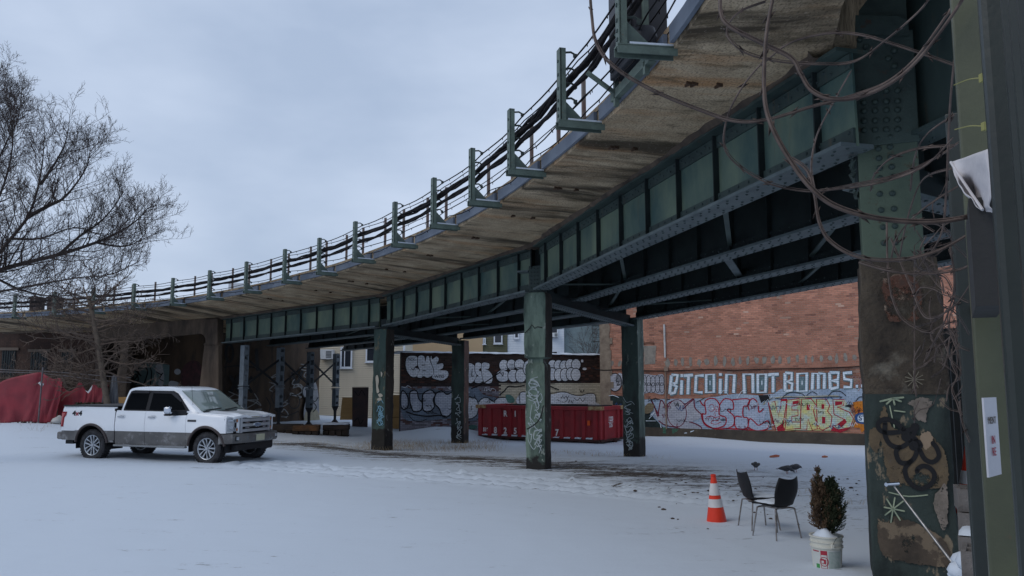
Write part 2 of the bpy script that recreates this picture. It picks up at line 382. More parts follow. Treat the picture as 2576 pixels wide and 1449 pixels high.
def soffit_material():
    m = bpy.data.materials.new('soffit_concrete'); m.use_nodes = True; t = m.node_tree; N = t.nodes; L = t.links; p = N['Principled BSDF']; p.inputs['Roughness'].default_value = 0.9; p.inputs['Specular IOR Level'].default_value = 0.15
    uv = N.new('ShaderNodeUVMap'); uv.uv_map = 'UVMap'
    def nse(sc, st, det=7, ro=0.65, off=0):
        mp = N.new('ShaderNodeMapping'); mp.inputs['Scale'].default_value = st; mp.inputs['Location'].default_value = (off, off, 0); L.new(uv.outputs[0], mp.inputs[0])
        n = N.new('ShaderNodeTexNoise'); n.inputs['Scale'].default_value = sc; n.inputs['Detail'].default_value = det; n.inputs['Roughness'].default_value = ro; L.new(mp.outputs[0], n.inputs['Vector']); return n.outputs['Fac']
    def step(src, col_prev, col, a, b, mxv=1.0):
        r = N.new('ShaderNodeMapRange'); r.inputs['From Min'].default_value = a; r.inputs['From Max'].default_value = b; r.inputs['To Max'].default_value = mxv; L.new(src, r.inputs['Value'])
        x = N.new('ShaderNodeMix'); x.data_type = 'RGBA'; x.inputs['B'].default_value = (*col, 1)
        if isinstance(col_prev, tuple): x.inputs['A'].default_value = (*col_prev, 1)
        else: L.new(col_prev, x.inputs['A'])
        L.new(r.outputs[0], x.inputs[0]); return x.outputs['Result']
    c = step(nse(1.2, (1, 1, 1)), (0.60, 0.48, 0.33), (0.35, 0.26, 0.165), 0.35, 0.65)
    c = step(nse(1.6, (1.0, 0.10, 1), off=3), c, (0.46, 0.22, 0.08), 0.52, 0.68, 0.7)      # rust runs
    c = step(nse(1.35, (1.0, 0.11, 1), off=9), c, (0.04, 0.032, 0.024), 0.485, 0.61, 0.9)     # soot and damp runs across the slab
    c = step(nse(3.5, (1.0, 0.25, 1), off=17), c, (0.05, 0.042, 0.024), 0.53, 0.68, 0.8)
    c = step(nse(2.6, (0.5, 1.3, 1), 8, 0.75, off=21), c, (0.62, 0.60, 0.56), 0.70, 0.76, 0.8) # lime
    c = step(nse(9, (1, 1, 1), 6, 0.7, off=31), c, (0.09, 0.07, 0.05), 0.56, 0.74, 0.55)
    c = step(nse(34, (1, 1, 1), 3, 0.6, off=41), c, (0.07, 0.055, 0.04), 0.48, 0.68, 0.7); c = step(nse(21, (1, 1, 1), 3, 0.6, off=47), c, (0.62, 0.55, 0.46), 0.60, 0.74, 0.35)
    L.new(c, p.inputs['Base Color'])
    b = N.new('ShaderNodeBump'); b.inputs['Strength'].default_value = 0.5; b.inputs['Distance'].default_value = 0.03; L.new(nse(5, (1, 1, 1), 8, 0.7), b.inputs['Height']); L.new(b.outputs[0], p.inputs['Normal'])
    return m
SOFFIT = soffit_material()
CONC = M('viaduct_concrete', (0.15, 0.11, 0.08), (0.05, 0.038, 0.031), 0.9, 0.9, 0.35, 14, stretch=(1, 1, 0.45), c3=(0.035, 0.03, 0.028), scale3=1.6, lo3=0.5, hi3=0.72, stretch3=(1, 1, 0.3))
COPING = M('coping_metal', (0.17, 0.20, 0.25), (0.12, 0.145, 0.19), 1.5, 0.5, 0.05, 20)

via = thing('railway_viaduct', 'curved green steel and stained concrete railway viaduct sweeping overhead', 'viaduct', (0.65, 19.83, 0))
# deck edge surveyed at the cable brackets; it falls gently to the far end
EDGE_PX = [(1690, 130), (1510, 318), (1365, 437), (1255, 514), (1150, 572), (1045, 619), (940, 657), (845, 689), (755, 711), (655, 735), (560, 752), (465, 767), (365, 778), (262, 787), (163, 794), (62, 800)]
EDGE = [at_z(u, v, 5.75 - 0.04 * k) for k, (u, v) in enumerate(EDGE_PX)]
d0 = (EDGE[0] - EDGE[1]); d0.z = 0
NEAR = [EDGE[0] + V(0.22, -2.6, 0.04), EDGE[0] + V(0.28, -5.2, 0.08), EDGE[0] + V(0.2, -8.0, 0.12), EDGE[0] + V(-0.2, -12.0, 0.16)]
dl = EDGE[-1] - EDGE[-2]
EC = list(reversed(NEAR)) + EDGE + [EDGE[-1] + dl * 1.1 + V(0, -0.2, 0), EDGE[-1] + dl * 2.4 + V(0, -0.6, 0)]
SUBE = 6
EDGEC = crom(EC, SUBE)
def edge_at(k):            # k in bracket units (fractions allowed)
    i = (k + len(NEAR)) * SUBE; a = int(math.floor(i)); return EDGEC[a].lerp(EDGEC[min(a + 1, len(EDGEC) - 1)], i - a)
def edge_normal(i):        # points from the near edge across the deck
    d = EDGEC[min(i + 1, len(EDGEC) - 1)] - EDGEC[max(i - 1, 0)]; d.z = 0; d.normalize(); return V(d.y, -d.x, 0)
# near girder line, top of steel
G1T = [V(2.9, -12, 6.4), V(3.05, 5.5, 6.05), V(3.42, 8.0, 5.86), C0 + V(0, 0, 5.75), C1 + V(0, 0, 5.48), C2 + V(0, 0, 5.2), PB + V(0, 0, 4.97), PB + V(-7.5, 4.6, 4.85), PB + V(-17, 8.5, 4.75), PB + V(-34, 13, 4.7)]
def hit_line(p, n):
    best = None
    for a, b in zip(G1T[:-1], G1T[1:]):
        d = b - a; den = n.x * d.y - n.y * d.x
        if abs(den) < 1e-6: continue
        t = ((a.x - p.x) * d.y - (a.y - p.y) * d.x) / den; s_ = ((a.x - p.x) * n.y - (a.y - p.y) * n.x) / den
        if -1e-6 <= s_ <= 1 + 1e-6 and t > 0 and (best is None or t < best[0]): best = (t, a.z + d.z * s_)
    return best or (2.2, p.z - 0.2)
deck = MB(); deck.uv = []; cum = 0; rows = []
for i, p in enumerate(EDGEC):
    if i: cum += (p - EDGEC[i - 1]).length
    n = edge_normal(i); t, z = hit_line(p, n)
    inner = p + n * t; inner.z = z + 0.05
    rg = mnoise.noise(Vector((cum * 1.7, 0, 0))) * 0.035
    sec = [(p + V(0, 0, 0.34), -0.5)] + [(p + n * 0.0 + V(0, 0, rg), 0.0)]
    for q in (0.06, 0.2, 0.4, 0.6, 0.8, 0.94, 1.0):
        a = p.lerp(inner, q); a.z += mnoise.noise(Vector((cum * 0.9, q * 3, 4))) * 0.025; sec.append((a, t * q))
    lift = 1.1 if z > 5.765 else 0.0; sec.append((inner + n * (0.12 if lift else 0.5) + V(0, 0, 0.02 + lift), t + 0.5)); far = p + n * (t + 6.9); far.z = z + 0.1 + lift; sec.append((far, t + 6.9)); sec.append((far + V(0, 0, 0.6), t + 8)); sec.append((p + n * 0.4 + V(0, 0, 0.34), -0.9))
    rows.append([(x, (cum, y)) for x, y in sec])
k = len(rows[0])
deck.grid(lambda i, j: rows[i][j][0], len(rows), k, wrap=True)
deck.uv = [rows[i][j][1] for i in range(len(rows)) for j in range(k)]
deck.build('deck_slab', SOFFIT, via, smooth=35)
# broken lip where the slab sits on the girder
lip = MB(); LP = []
for i in range(len(EDGEC) - 1):
    n = edge_normal(i); t, z = hit_line(EDGEC[i], n); n2 = edge_normal(i + 1); t2, z2 = hit_line(EDGEC[i + 1], n2)
    for s_ in range(8):
        f0 = s_ / 8; a = (EDGEC[i] + n * t).lerp(EDGEC[i + 1] + n2 * t2, f0); a.z = lerp(z, z2, f0); q = a.x * 1.3 + a.y
        if a.z > 5.77: continue
        e = 0.20 + 0.09 * mnoise.noise(Vector((q * 1.1, 0, 0))) + 0.06 * mnoise.noise(Vector((q * 4, 3, 0))); LP.append((a, n, e, 0.03 * mnoise.noise(Vector((q * 3, 7, 0)))))
lip.grid(lambda i, j: LP[i][0] + LP[i][1] * [0.05, -LP[i][2], -LP[i][2] - 0.07, 0.0][j] + V(0, 0, [-0.035, -0.03 + LP[i][3], 0.06, 0.10][j]), len(LP), 4, wrap=True)
lip.build('slab_haunch', CONC, via)
# coping strips between brackets
for kk in range(-3, 16):
    c = MB(); pts = [edge_at(kk + 0.04 + 0.92 * j / 5) for j in range(6)]
    for a, b in zip(pts[:-1], pts[1:]):
        d = (b - a).normalized(); n = V(d.y, -d.x, 0).normalized()
        c.bar(a - n * 0.035 + V(0, 0, 0.15), b - n * 0.035 + V(0, 0, 0.15), 0.05, 0.20)
    c.build('coping_strip', COPING, via)
# form-tie marks left in the soffit
for kk in range(-1, 10):
    for q in (0.30, 0.34, 0.52):
        if rnd.random() < 0.7:
            i = int((kk + 0.35 + len(NEAR)) * SUBE); p = EDGEC[i]; n = edge_normal(i); t, z = hit_line(p, n); a = p.lerp(p + n * t, q); a.z = lerp(p.z, z + 0.05, q) - 0.015
            m_ = MB(); m_.box(a, (0.02, 0.10, 0.04), math.atan2(n.y, n.x) + 0.3); m_.box(a + n.cross(V(0, 0, 1)) * 0.05, (0.09, 0.02, 0.04), math.atan2(n.y, n.x) + 0.3)
            m_.build('form_tie_scar', M('tie_rust', (0.09, 0.055, 0.035), scale=8), via)

# ---- girders
def girder(a, b, za, zb, dep, web, stf, flm, sp=1.06, detail=True, flw=0.42, name='girder'):
    """a,b plan points; za,zb top of steel"""
    A = V(a.x, a.y, za); B = V(b.x, b.y, zb); d = (B - A); Ln = d.length; d.normalize(); n = V(d.y, -d.x, 0).normalized(); up = V(0, 0, 1)
    w_ = MB(); w_.bar(A - up * dep / 2, B - up * dep / 2, 0.03, dep - 0.02); G = w_.build(name, web, via)
    f = MB(); f.bar(A - up * (dep - 0.02), B - up * (dep - 0.02), flw, 0.045); f.build('bottom_flange', flm, G)
    f = MB(); f.bar(A - up * 0.03, B - up * 0.03, flw, 0.045); f.build('top_flange', stf, G)
    f = MB(); f.bar(A - up * (dep - 0.13) - n * 0.03, B - up * (dep - 0.13) - n * 0.03, 0.03, 0.17); f.build('flange_angle', stf, G)
    f = MB(); f.bar(A - up * 0.15 - n * 0.03, B - up * 0.15 - n * 0.03, 0.03, 0.17); f.build('flange_angle', stf, G)
    ns = max(1, int(Ln / sp)); one = MB(); one.box((0, 0.060, 0), (0.022, 0.09, dep - 0.1)); one.box((0.04, 0.026, 0), (0.075, 0.02, dep - 0.1)); sm = one.mesh('stiffener', GREEN_DK)
    for i in range(ns):
        p = A.lerp(B, (i + 0.5) / ns) - up * dep / 2
        o = link('stiffener', sm, G, p - parent_off(G), (0, 0, math.atan2(d.y, d.x)))
    if detail:
        rv = MB(); dome = [(0.021, 0.0), (0.015, 0.012), (0.004, 0.017)]
        def riv(p, nn):
            q = nn.orthogonal().normalized(); r2 = nn.cross(q); vs = []
            for (r_, h_) in dome[:2]: vs += [p + (q * math.cos(a_ * math.pi / 3) + r2 * math.sin(a_ * math.pi / 3)) * r_ + nn * h_ for a_ in range(6)]
            vs.append(p + nn * 0.018); rv.add(vs, [(j, (j + 1) % 6, 6 + (j + 1) % 6, 6 + j) for j in range(6)] + [(6 + j, 6 + (j + 1) % 6, 12) for j in range(6)])
        st = 0.125 if detail == 1 else 0.25; m_ = int(Ln / st)
        for i in range(m_):
            p = A.lerp(B, (i + 0.5) / m_)
            for s_ in (-0.15, -0.08, 0.08, 0.15): 
                if i % 2 == (s_ in (-0.15, 0.08)) : riv(p - up * (dep + 0.0025) + n * s_, -up)
            riv(p - up * (dep - (0.10 if i % 2 else 0.17)) - n * 0.046, -n)
            riv(p - up * (0.12 if i % 2 else 0.18) - n * 0.046, -n)
        r = rv.build('rivets', RIVET, G); r['kind'] = 'stuff'
    return G
DEP = 1.12
def bent(n_, f_, t): return n_.lerp(f_, t)
TOPN = {0: 5.75, 1: 5.48, 2: 5.20, 3: 4.97}; TOPF = {0: 5.62, 1: 5.16, 2: 5.02, 3: 4.9}
BN = [C0, C1, C2, PB]; BF = [C0F, C1F, C2F, PBF]
for gi in range(4):
    t = gi / 3
    for sp in range(3):
        a, b = bent(BN[sp], BF[sp], t), bent(BN[sp + 1], BF[sp + 1], t); za, zb = lerp(TOPN[sp], TOPF[sp], t), lerp(TOPN[sp + 1], TOPF[sp + 1], t)
        if sp == 0:   # run on past the near column, out over the street
            dd = a - b; a = b + dd * (1.022 if gi == 0 else 1.2)
        dd = (b - a).normalized(); b2 = b - dd * 0.28; a2 = a + dd * (0.28 if sp else 0)
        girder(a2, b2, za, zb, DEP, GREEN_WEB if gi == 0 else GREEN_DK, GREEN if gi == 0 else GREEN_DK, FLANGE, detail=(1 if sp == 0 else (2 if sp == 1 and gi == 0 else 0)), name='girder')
# near-side girder beyond the near column, seen past it
girder(V(4.42, 9.0, 0), V(5.5, 4.5, 0), 7.35, 7.5, 2.6, GREEN, GREEN_DK, GREEN, detail=1)
# cross beams at the bents
def cross_beam(a, b, za, zb, dep, name='cross_beam'):
    d = (b - a).normalized(); A = V(a.x, a.y, za) + d * 0.25; B = V(b.x, b.y, zb) - d * 0.2; up = V(0, 0, 1)
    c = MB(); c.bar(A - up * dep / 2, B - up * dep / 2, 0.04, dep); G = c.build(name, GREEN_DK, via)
    f = MB(); f.bar(A - up * dep, B - up * dep, 0.36, 0.05); f.build('bottom_flange', FLANGE, G)
    rv = MB(); m_ = int((B - A).length / 0.14); n = V(d.y, -d.x, 0)
    for i in range(m_):
        for s_ in (-0.12, 0.12): rv.box(A.lerp(B, (i + 0.5) / m_) - up * (dep + 0.03) + n * s_, (0.035, 0.035, 0.02))
    r = rv.build('rivets', RIVET, G); r['kind'] = 'stuff'
cross_beam(C1, C1F, 4.42, 4.18, 0.34); cross_beam(C2, C2F, 4.10, 3.95, 0.30); cross_beam(C0, C0F, 4.7, 4.6, 0.4)
# lateral bracing between girders
def gpt(sp, gi, t, drop):
    t_ = gi / 3; a, b = bent(BN[sp], BF[sp], t_), bent(BN[sp + 1], BF[sp + 1], t_); za, zb = lerp(TOPN[sp], TOPF[sp], t_), lerp(TOPN[sp + 1], TOPF[sp + 1], t_)
    p = a.lerp(b, t); return V(p.x, p.y, lerp(za, zb, t) - drop)
for sp, gi, t0, t1, dr, wd in [(0, 1, 0.42, 0.52, 1.03, 0.16), (0, 0, 0.55, 0.75, 0.95, 0.07), (0, 1, 0.75, 0.98, 0.98, 0.08), (0, 2, 0.30, 0.48, 1.0, 0.07), (0, 0, 0.98, 0.80, 0.98, 0.09), (0, 2, 0.98, 0.7, 1.0, 0.07), (0, 0, 0.22, 0.40, 0.98, 0.08), (0, 1, 0.15, 0.35, 0.98, 0.08),
                              (1, 0, 0.10, 0.45, 0.98, 0.08), (1, 1, 0.45, 0.15, 0.98, 0.08), (1, 0, 0.85, 0.55, 0.98, 0.08), (1, 1, 0.95, 0.6, 0.98, 0.08), (1, 2, 0.2, 0.5, 0.98, 0.08), (2, 0, 0.05, 0.4, 0.98, 0.08), (2, 1, 0.1, 0.5, 0.98, 0.08)]:
    b = MB(); b.bar(gpt(sp, gi, t0, dr), gpt(sp, gi + 1, t1, dr), wd, 0.03); 
    if wd > 0.1: b.bar(gpt(sp, gi, t0, dr - 0.05), gpt(sp, gi + 1, t1, dr - 0.05), 0.02, 0.1)
    b.build('lateral_brace', FLANGE if wd > 0.1 else GREEN, via)

# ---- columns
def paint_mat(name, base, dark, foot, foot_z, pale=(0.25, 0.28, 0.25)):
    """old green paint over concrete, bare and black towards a ragged foot line (a coat of tar)"""
    m = M(name, base, dark, 1.6, 0.75, 0.5, 18, stretch=(1.5, 1.5, 0.45), lo=0.42, hi=0.6, c3=pale, scale3=3.2, lo3=0.60, hi3=0.64, stretch3=(1.3, 1.3, 0.7))
    t = m.node_tree; N = t.nodes; L = t.links; p = [n for n in N if n.type == 'BSDF_PRINCIPLED'][0]; src = p.inputs['Base Color'].links[0].from_socket
    c = N.new('ShaderNodeTexCoord'); s_ = N.new('ShaderNodeSeparateXYZ'); L.new(c.outputs['Object'], s_.inputs[0])
    n = N.new('ShaderNodeTexNoise'); n.inputs['Scale'].default_value = 4; n.inputs['Detail'].default_value = 6; L.new(c.outputs['Object'], n.inputs['Vector'])
    a = N.new('ShaderNodeMath'); a.operation = 'MULTIPLY_ADD'; a.inputs[1].default_value = 0.9; L.new(n.outputs['Fac'], a.inputs[0]); L.new(s_.outputs['Z'], a.inputs[2])
    r = N.new('ShaderNodeMapRange'); r.inputs['From Min'].default_value = foot_z + 0.42; r.inputs['From Max'].default_value = foot_z + 0.52; L.new(a.outputs[0], r.inputs['Value'])
    x = N.new('ShaderNodeMix'); x.data_type = 'RGBA'; x.inputs['A'].default_value = (*foot, 1); L.new(src, x.inputs['B']); L.new(r.outputs[0], x.inputs[0]); L.new(x.outputs['Result'], p.inputs['Base Color'])
    return m
def shaft(mb, c, rz, prof, rough=0.012, seed=0, ns=7, dz=0.08, cham=0.05):
    """rough square shaft: prof = [(z, half width x, half width y)...]"""
    zs = []; 
    for (z0, *_), (z1, *_2) in zip(prof[:-1], prof[1:]):
        m_ = max(1, int((z1 - z0) / dz)); zs += [z0 + (z1 - z0) * i / m_ for i in range(m_)]
    zs.append(prof[-1][0]); ca, sa = math.cos(rz), math.sin(rz)
    def wh(z):
        for (z0, a0, b0), (z1, a1, b1) in zip(prof[:-1], prof[1:]):
            if z0 <= z <= z1: t = (z - z0) / max(1e-6, z1 - z0); return lerp(a0, a1, t), lerp(b0, b1, t)
        return prof[-1][1], prof[-1][2]
    per = []
    for side in range(4):
        for i in range(ns): per.append((side, (-1 + 2 * i / (ns - 1)) * 0.965))
    def P(i, j):
        z = zs[i]; a, b = wh(z); side, t = per[j]
        x, y = [(t, -1), (1, t), (-t, 1), (-1, -t)][side]
        x *= a; y *= b
        nn = mnoise.noise(Vector((x * 3 + seed, y * 3, z * 2.2))) + 0.6 * mnoise.noise(Vector((x * 9, y * 9 + seed, z * 8)))
        k_ = 1 + rough * nn / max(a, 0.1)
        e = max(0, mnoise.noise(Vector((seed + side * 3 + (1 if t > 0 else 0), 5, z * 1.6))) - 0.12) * (0.35 if abs(t) > 0.9 else 0.0); k_ -= e * 0.35
        x *= k_; y *= k_
        return V(c.x + x * ca - y * sa, c.y + x * sa + y * ca, z)
    mb.grid(P, len(zs), len(per), wrap=True); n = len(per); mb.side = lambda k: (k % n) // ns; base = len(mb.v) - n * len(zs)
    mb.f.append(tuple(base + i for i in range(n))); mb.f.append(tuple(base + (len(zs) - 1) * n + i for i in range(n)))
    return mb
CG = paint_mat('column_green', (0.155, 0.21, 0.168), (0.05, 0.075, 0.064), (0.018, 0.017, 0.016), 0.22)
CGD = paint_mat('column_dark_green', (0.035, 0.055, 0.048), (0.018, 0.024, 0.022), (0.014, 0.013, 0.012), 0.3, (0.10, 0.12, 0.10))
CGM = paint_mat('column_patchy_green', (0.055, 0.09, 0.08), (0.028, 0.042, 0.038), (0.02, 0.018, 0.015), 0.35, (0.17, 0.14, 0.09))
BARE_SHADEF = paint_mat('column_bare_shaded_face', (0.05, 0.042, 0.034), (0.022, 0.02, 0.018), (0.014, 0.013, 0.012), 0.3, (0.15, 0.15, 0.14))  # bare brown concrete, darkened further for the weaker light on that face
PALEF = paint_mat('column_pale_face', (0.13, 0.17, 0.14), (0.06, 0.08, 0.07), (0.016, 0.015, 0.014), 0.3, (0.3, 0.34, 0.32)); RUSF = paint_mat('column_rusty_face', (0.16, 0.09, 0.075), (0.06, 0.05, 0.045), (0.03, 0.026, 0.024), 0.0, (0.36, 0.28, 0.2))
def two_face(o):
    """the face turned to the fence was never repainted and is lit differently: its own material holds both"""
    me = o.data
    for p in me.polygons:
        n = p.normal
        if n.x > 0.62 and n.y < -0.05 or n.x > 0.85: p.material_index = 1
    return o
GRF_W = M('spray_white', (0.42, 0.47, 0.49), (0.28, 0.33, 0.35), 5, 0.8, 0)
GRF_K = M('spray_black', (0.012, 0.012, 0.014), scale=5, rough=0.7, bump=0)
rzc = math.atan2(C1F.y - C1.y, C1F.x - C1.x)
RZ1 = R(-20)
cm = MB(); shaft(cm, C1, RZ1, [(-0.3, .245, .245), (2.40, .25, .25), (2.52, .24, .24), (2.56, .20, .20), (2.66, .20, .20), (2.70, .28, .28), (4.20, .285, .285), (4.30, .25, .25)], 0.014, 1)
c1o = two_face(cm.build('column', [CG, BARE_SHADEF], via, smooth=40))
st = MB(); st.box(C1 + V(0, 0, 4.63), (0.36, 0.36, 0.70), RZ1); st.build('column_head', GREEN, c1o)
st = MB()
for dx_ in (-0.13, 0.13): st.box(C1 + V(dx_, -0.05, 5.17), (0.03, 0.3, 0.46), RZ1)
st.box(C1 + V(0, 0.1, 5.17), (0.3, 0.03, 0.46), RZ1); st.build('bearing_post', GREEN_DK, c1o)
st = MB(); st.box(C1 + V(0.26, -0.1, 5.0), (0.24, 0.3, 0.05), RZ1); st.box(C1 + V(-0.34, 0.1, 4.86), (0.3, 0.3, 0.04), RZ1); st.build('bearing_bracket', FLANGE, c1o)
rv = MB()
for z in range(7):
    for x in range(4): rv.box(C1 + Matrix.Rotation(RZ1, 3, 'Z') @ V(-0.13 + x * 0.087, -0.19, 4.34 + z * 0.095), (0.03, 0.03, 0.03), RZ1)
r = rv.build('rivets', RIVET, c1o); r['kind'] = 'stuff'
crk = MB(); fc = Face(C1 + Matrix.Rotation(RZ1, 3, 'Z') @ V(0, -0.29, 0), Matrix.Rotation(RZ1, 3, 'Z') @ V(0, -1, 0))
fc.ribbon(crk, [(1321, 838), (1332, 826), (1338, 817), (1345, 826), (1352, 822), (1364, 824)], 2.2, 0.012, smooth=False)
fc.ribbon(crk, [(1367, 1020), (1362, 1045), (1352, 1062), (1340, 1072), (1325, 1080)], 3, 0.012, smooth=False); crk.build('crack', GRF_K, c1o)
gw = MB(); rr = random.Random(3)
for pts, wd in [([(1335, 1000), (1330, 985), (1342, 975), (1352, 985), (1350, 1000), (1340, 1006)], 4), ([(1338, 1018), (1334, 1050), (1340, 1075)], 3), ([(1352, 1000), (1360, 990), (1364, 1003), (1358, 1012)], 3),
                ([(1330, 1005), (1345, 1010), (1362, 1012)], 3), ([(1346, 1085), (1362, 1080), (1350, 1096), (1364, 1094), (1348, 1110), (1363, 1106), (1352, 1124), (1362, 1120), (1356, 1140)], 3), ([(1327, 1088), (1330, 1110), (1342, 1130), (1350, 1120)], 3),
                ([(1350, 1045), (1358, 1040), (1356, 1052), (1362, 1056)], 5), ([(1330, 965), (1338, 955), (1350, 960), (1357, 972)], 5), ([(1355, 985), (1350, 1000), (1356, 1020)], 6)]: fc.ribbon(gw, pts, wd * 0.5, 0.010)
for sd_, (x_, y_, w_, h_, n_) in enumerate([(1340, 985, 26, 40, 12), (1350, 1035, 22, 50, 14), (1352, 1100, 20, 60, 18), (1336, 1075, 14, 60, 10), (1345, 960, 24, 26, 9)]): fc.ribbon(gw, scribble(x_, y_, w_, h_, n_, sd_ + 2), 1.7, 0.011)
gw.build('graffiti_tag', GRF_W, c1o)
cm = MB(); shaft(cm, C1F, RZ1 - R(9), [(-0.9, .265, .265), (3.7, .27, .27), (3.78, .27, .27), (4.1, .27, .27)], 0.014, 5)
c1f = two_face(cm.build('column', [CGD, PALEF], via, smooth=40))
rot = Matrix.Rotation(RZ1 - R(9), 3, 'Z'); ff = Face(C1F + rot @ V(0, -0.285, 0), rot @ V(0, -1, 0)); gw = MB()
for pts, wd in [([(1574, 1062), (1584, 1050), (1590, 1060), (1580, 1068), (1576, 1075), (1588, 1072), (1592, 1082), (1578, 1086), (1576, 1094), (1590, 1090), (1593, 1100), (1580, 1106)], 2.6), ([(1578, 1110), (1590, 1112), (1580, 1122), (1592, 1120), (1584, 1132)], 2.6), ([(1568, 1000), (1576, 1012), (1588, 1010), (1596, 1018)], 2.2), ([(1572, 1020), (1580, 1034), (1592, 1040)], 2.2)]: ff.ribbon(gw, pts, wd * 0.45, 0.012)
for sd_, (x_, y_, w_, h_, n_) in enumerate([(1582, 1085, 20, 70, 22), (1580, 1030, 24, 30, 10), (1584, 1115, 16, 40, 12)]): ff.ribbon(gw, scribble(x_, y_, w_, h_, n_, sd_ + 5), 1.4, 0.012)
gw.build('graffiti_tag', GRF_W, c1f)
cm = MB(); shaft(cm, C2, R(-25), [(-0.8, .28, .28), (2.0, .27, .27), (3.98, .26, .26)], 0.02, 9); c2o = two_face(cm.build('column', [CGM, BARE_SHADEF], via, smooth=40))
st = MB(); st.box(C2 + V(0.1, 0, 4.1), (0.3, 0.34, 0.5), R(-25)); st.build('column_head', GREEN_DK, c2o)
rot = Matrix.Rotation(R(-25), 3, 'Z'); f2 = Face(C2 + rot @ V(0, -0.295, 0), rot @ V(0, -1, 0)); gw = MB(); gb = MB()
for pts, wd in [([(948, 1035), (955, 1022), (964, 1030), (954, 1042), (966, 1048), (952, 1056), (962, 1060)], 3), ([(950, 1012), (958, 1006), (964, 1014)], 3), ([(948, 1064), (958, 1058), (964, 1068)], 2.5)]: f2.ribbon(gb, pts, wd * 0.5, 0.012)
for sd_ in range(3): f2.ribbon(gb, scribble(956, 1040 + sd_ * 6, 14, 40, 12, sd_ + 3), 1.4, 0.013)
gb.build('graffiti_tag', M('spray_pale_blue', (0.22, 0.42, 0.55), scale=5, bump=0), c2o)
for pts in [[(945, 948), (950, 944), (953, 958), (951, 972), (954, 985), (948, 988), (946, 968)], [(951, 992), (958, 990), (963, 996), (955, 999)], [(949, 1003), (957, 1000), (960, 1006), (951, 1008)], [(958, 935), (962, 940), (959, 948)]]: f2.fill(gw, pts, 0.013)
gw.build('paint_loss', M('bare_plaster', (0.5, 0.46, 0.38), scale=6), c2o)
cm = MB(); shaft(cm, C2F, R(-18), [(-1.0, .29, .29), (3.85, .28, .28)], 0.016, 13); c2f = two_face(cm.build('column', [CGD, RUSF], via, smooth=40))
rot = Matrix.Rotation(R(-18), 3, 'Z'); f3 = Face(C2F + rot @ V(0, -0.305, 0), rot @ V(0, -1, 0)); gw = MB()
for pts, wd in [([(1146, 1012), (1156, 1020), (1148, 1030), (1160, 1036), (1150, 1044)], 2), ([(1146, 1066), (1156, 1060), (1150, 1076), (1162, 1074), (1150, 1090), (1160, 1096)], 2.2), ([(1148, 1100), (1158, 1106)], 2)]: f3.ribbon(gw, pts, wd * 0.5, 0.012)
for sd_, (x_, y_, w_, h_, n_) in enumerate([(1152, 1020, 14, 50, 14), (1153, 1080, 14, 50, 16)]): f3.ribbon(gw, scribble(x_, y_, w_, h_, n_, sd_ + 9), 1.2, 0.013)
gw.build('graffiti_tag', GRF_W, c2f)
# ---- the near riveted column, right foreground
RZ0 = R(-22); rot0 = Matrix.Rotation(RZ0, 3, 'Z'); f0p = at_y(2288, 1150, 8.45); C0C = V(f0p.x, f0p.y, 0) + rot0 @ V(0, 0.41, 0)
C0M = paint_mat('column_camouflage', (0.036, 0.050, 0.045), (0.014, 0.02, 0.019), (0.016, 0.022, 0.02), 0.05, (0.2, 0.16, 0.11))
RAW = M('raw_concrete', (0.105, 0.083, 0.06), (0.035, 0.028, 0.023), 2.2, 0.92, 1.0, 7, c3=(0.17, 0.15, 0.12), scale3=2.5, lo3=0.58, hi3=0.72, bdist=0.08, stretch=(1, 1, 0.6))
RUSTC = M('rust_red_patch', (0.15, 0.055, 0.032), (0.065, 0.045, 0.036), 4, 0.9, 0.5, 20, holes=(4.0, 0.44, 0.50), c3=(0.26, 0.2, 0.15), scale3=6, lo3=0.55, hi3=0.65)
cm = MB(); shaft(cm, C0C, RZ0, [(-0.4, .405, .40), (1.0, .405, .40), (1.97, .40, .40)], 0.010, 21, ns=11, dz=0.05, cham=0.03); c0o = cm.build('column', C0M, via, smooth=40)
cm = MB(); shaft(cm, C0C, RZ0, [(1.97, .40, .40), (2.3, .405, .40), (2.92, .40, .39), (3.05, .385, .385), (3.42, .38, .38)], 0.022, 23, ns=11, dz=0.05, cham=0.04); cm.build('concrete_encasement', RAW, c0o, smooth=40)
f0 = Face(C0C + rot0 @ V(0, -0.405, 0), rot0 @ V(0, -1, 0))
STEELG = M('column_steel_green', (0.050, 0.075, 0.066), (0.024, 0.038, 0.036), 1.6, 0.6, 0.25, 30, c3=(0.05, 0.035, 0.025), scale3=7, lo3=0.62, hi3=0.7)
STEELP = M('column_steel_pale_green', (0.095, 0.128, 0.09), (0.042, 0.064, 0.052), 1.3, 0.6, 0.25, 30, c3=(0.07, 0.05, 0.03), scale3=8, lo3=0.6, hi3=0.68)
SC0 = C0C + rot0 @ V(-0.04, -0.05, 0)
st = MB(); st.box(SC0 + V(0, 0, 4.05), (0.60, 0.62, 1.35), RZ0); st.build('steel_shaft', STEELP, c0o, bevel=0.008)
st = MB(); st.box(SC0 + rot0 @ V(-0.01, -0.02, 5.33), (0.66, 0.62, 1.27), RZ0); st.build('gusset_plate', STEELG, c0o, bevel=0.01)
st = MB(); st.box(SC0 + V(-0.02, 0, 6.9), (0.58, 0.58, 1.9), RZ0); st.build('steel_shaft', STEELG, c0o)
st = MB(); st.prism([(2140, 85), (2146, 38), (2258, 40), (2284, 52), (2288, 90)], lambda p: Face(SC0 + rot0 @ V(0, -0.345, 0), rot0 @ V(0, -1, 0)).at(*p), lambda p: Face(SC0 + rot0 @ V(0, -0.375, 0), rot0 @ V(0, -1, 0)).at(*p)); st.build('gusset_plate', STEELG, c0o)
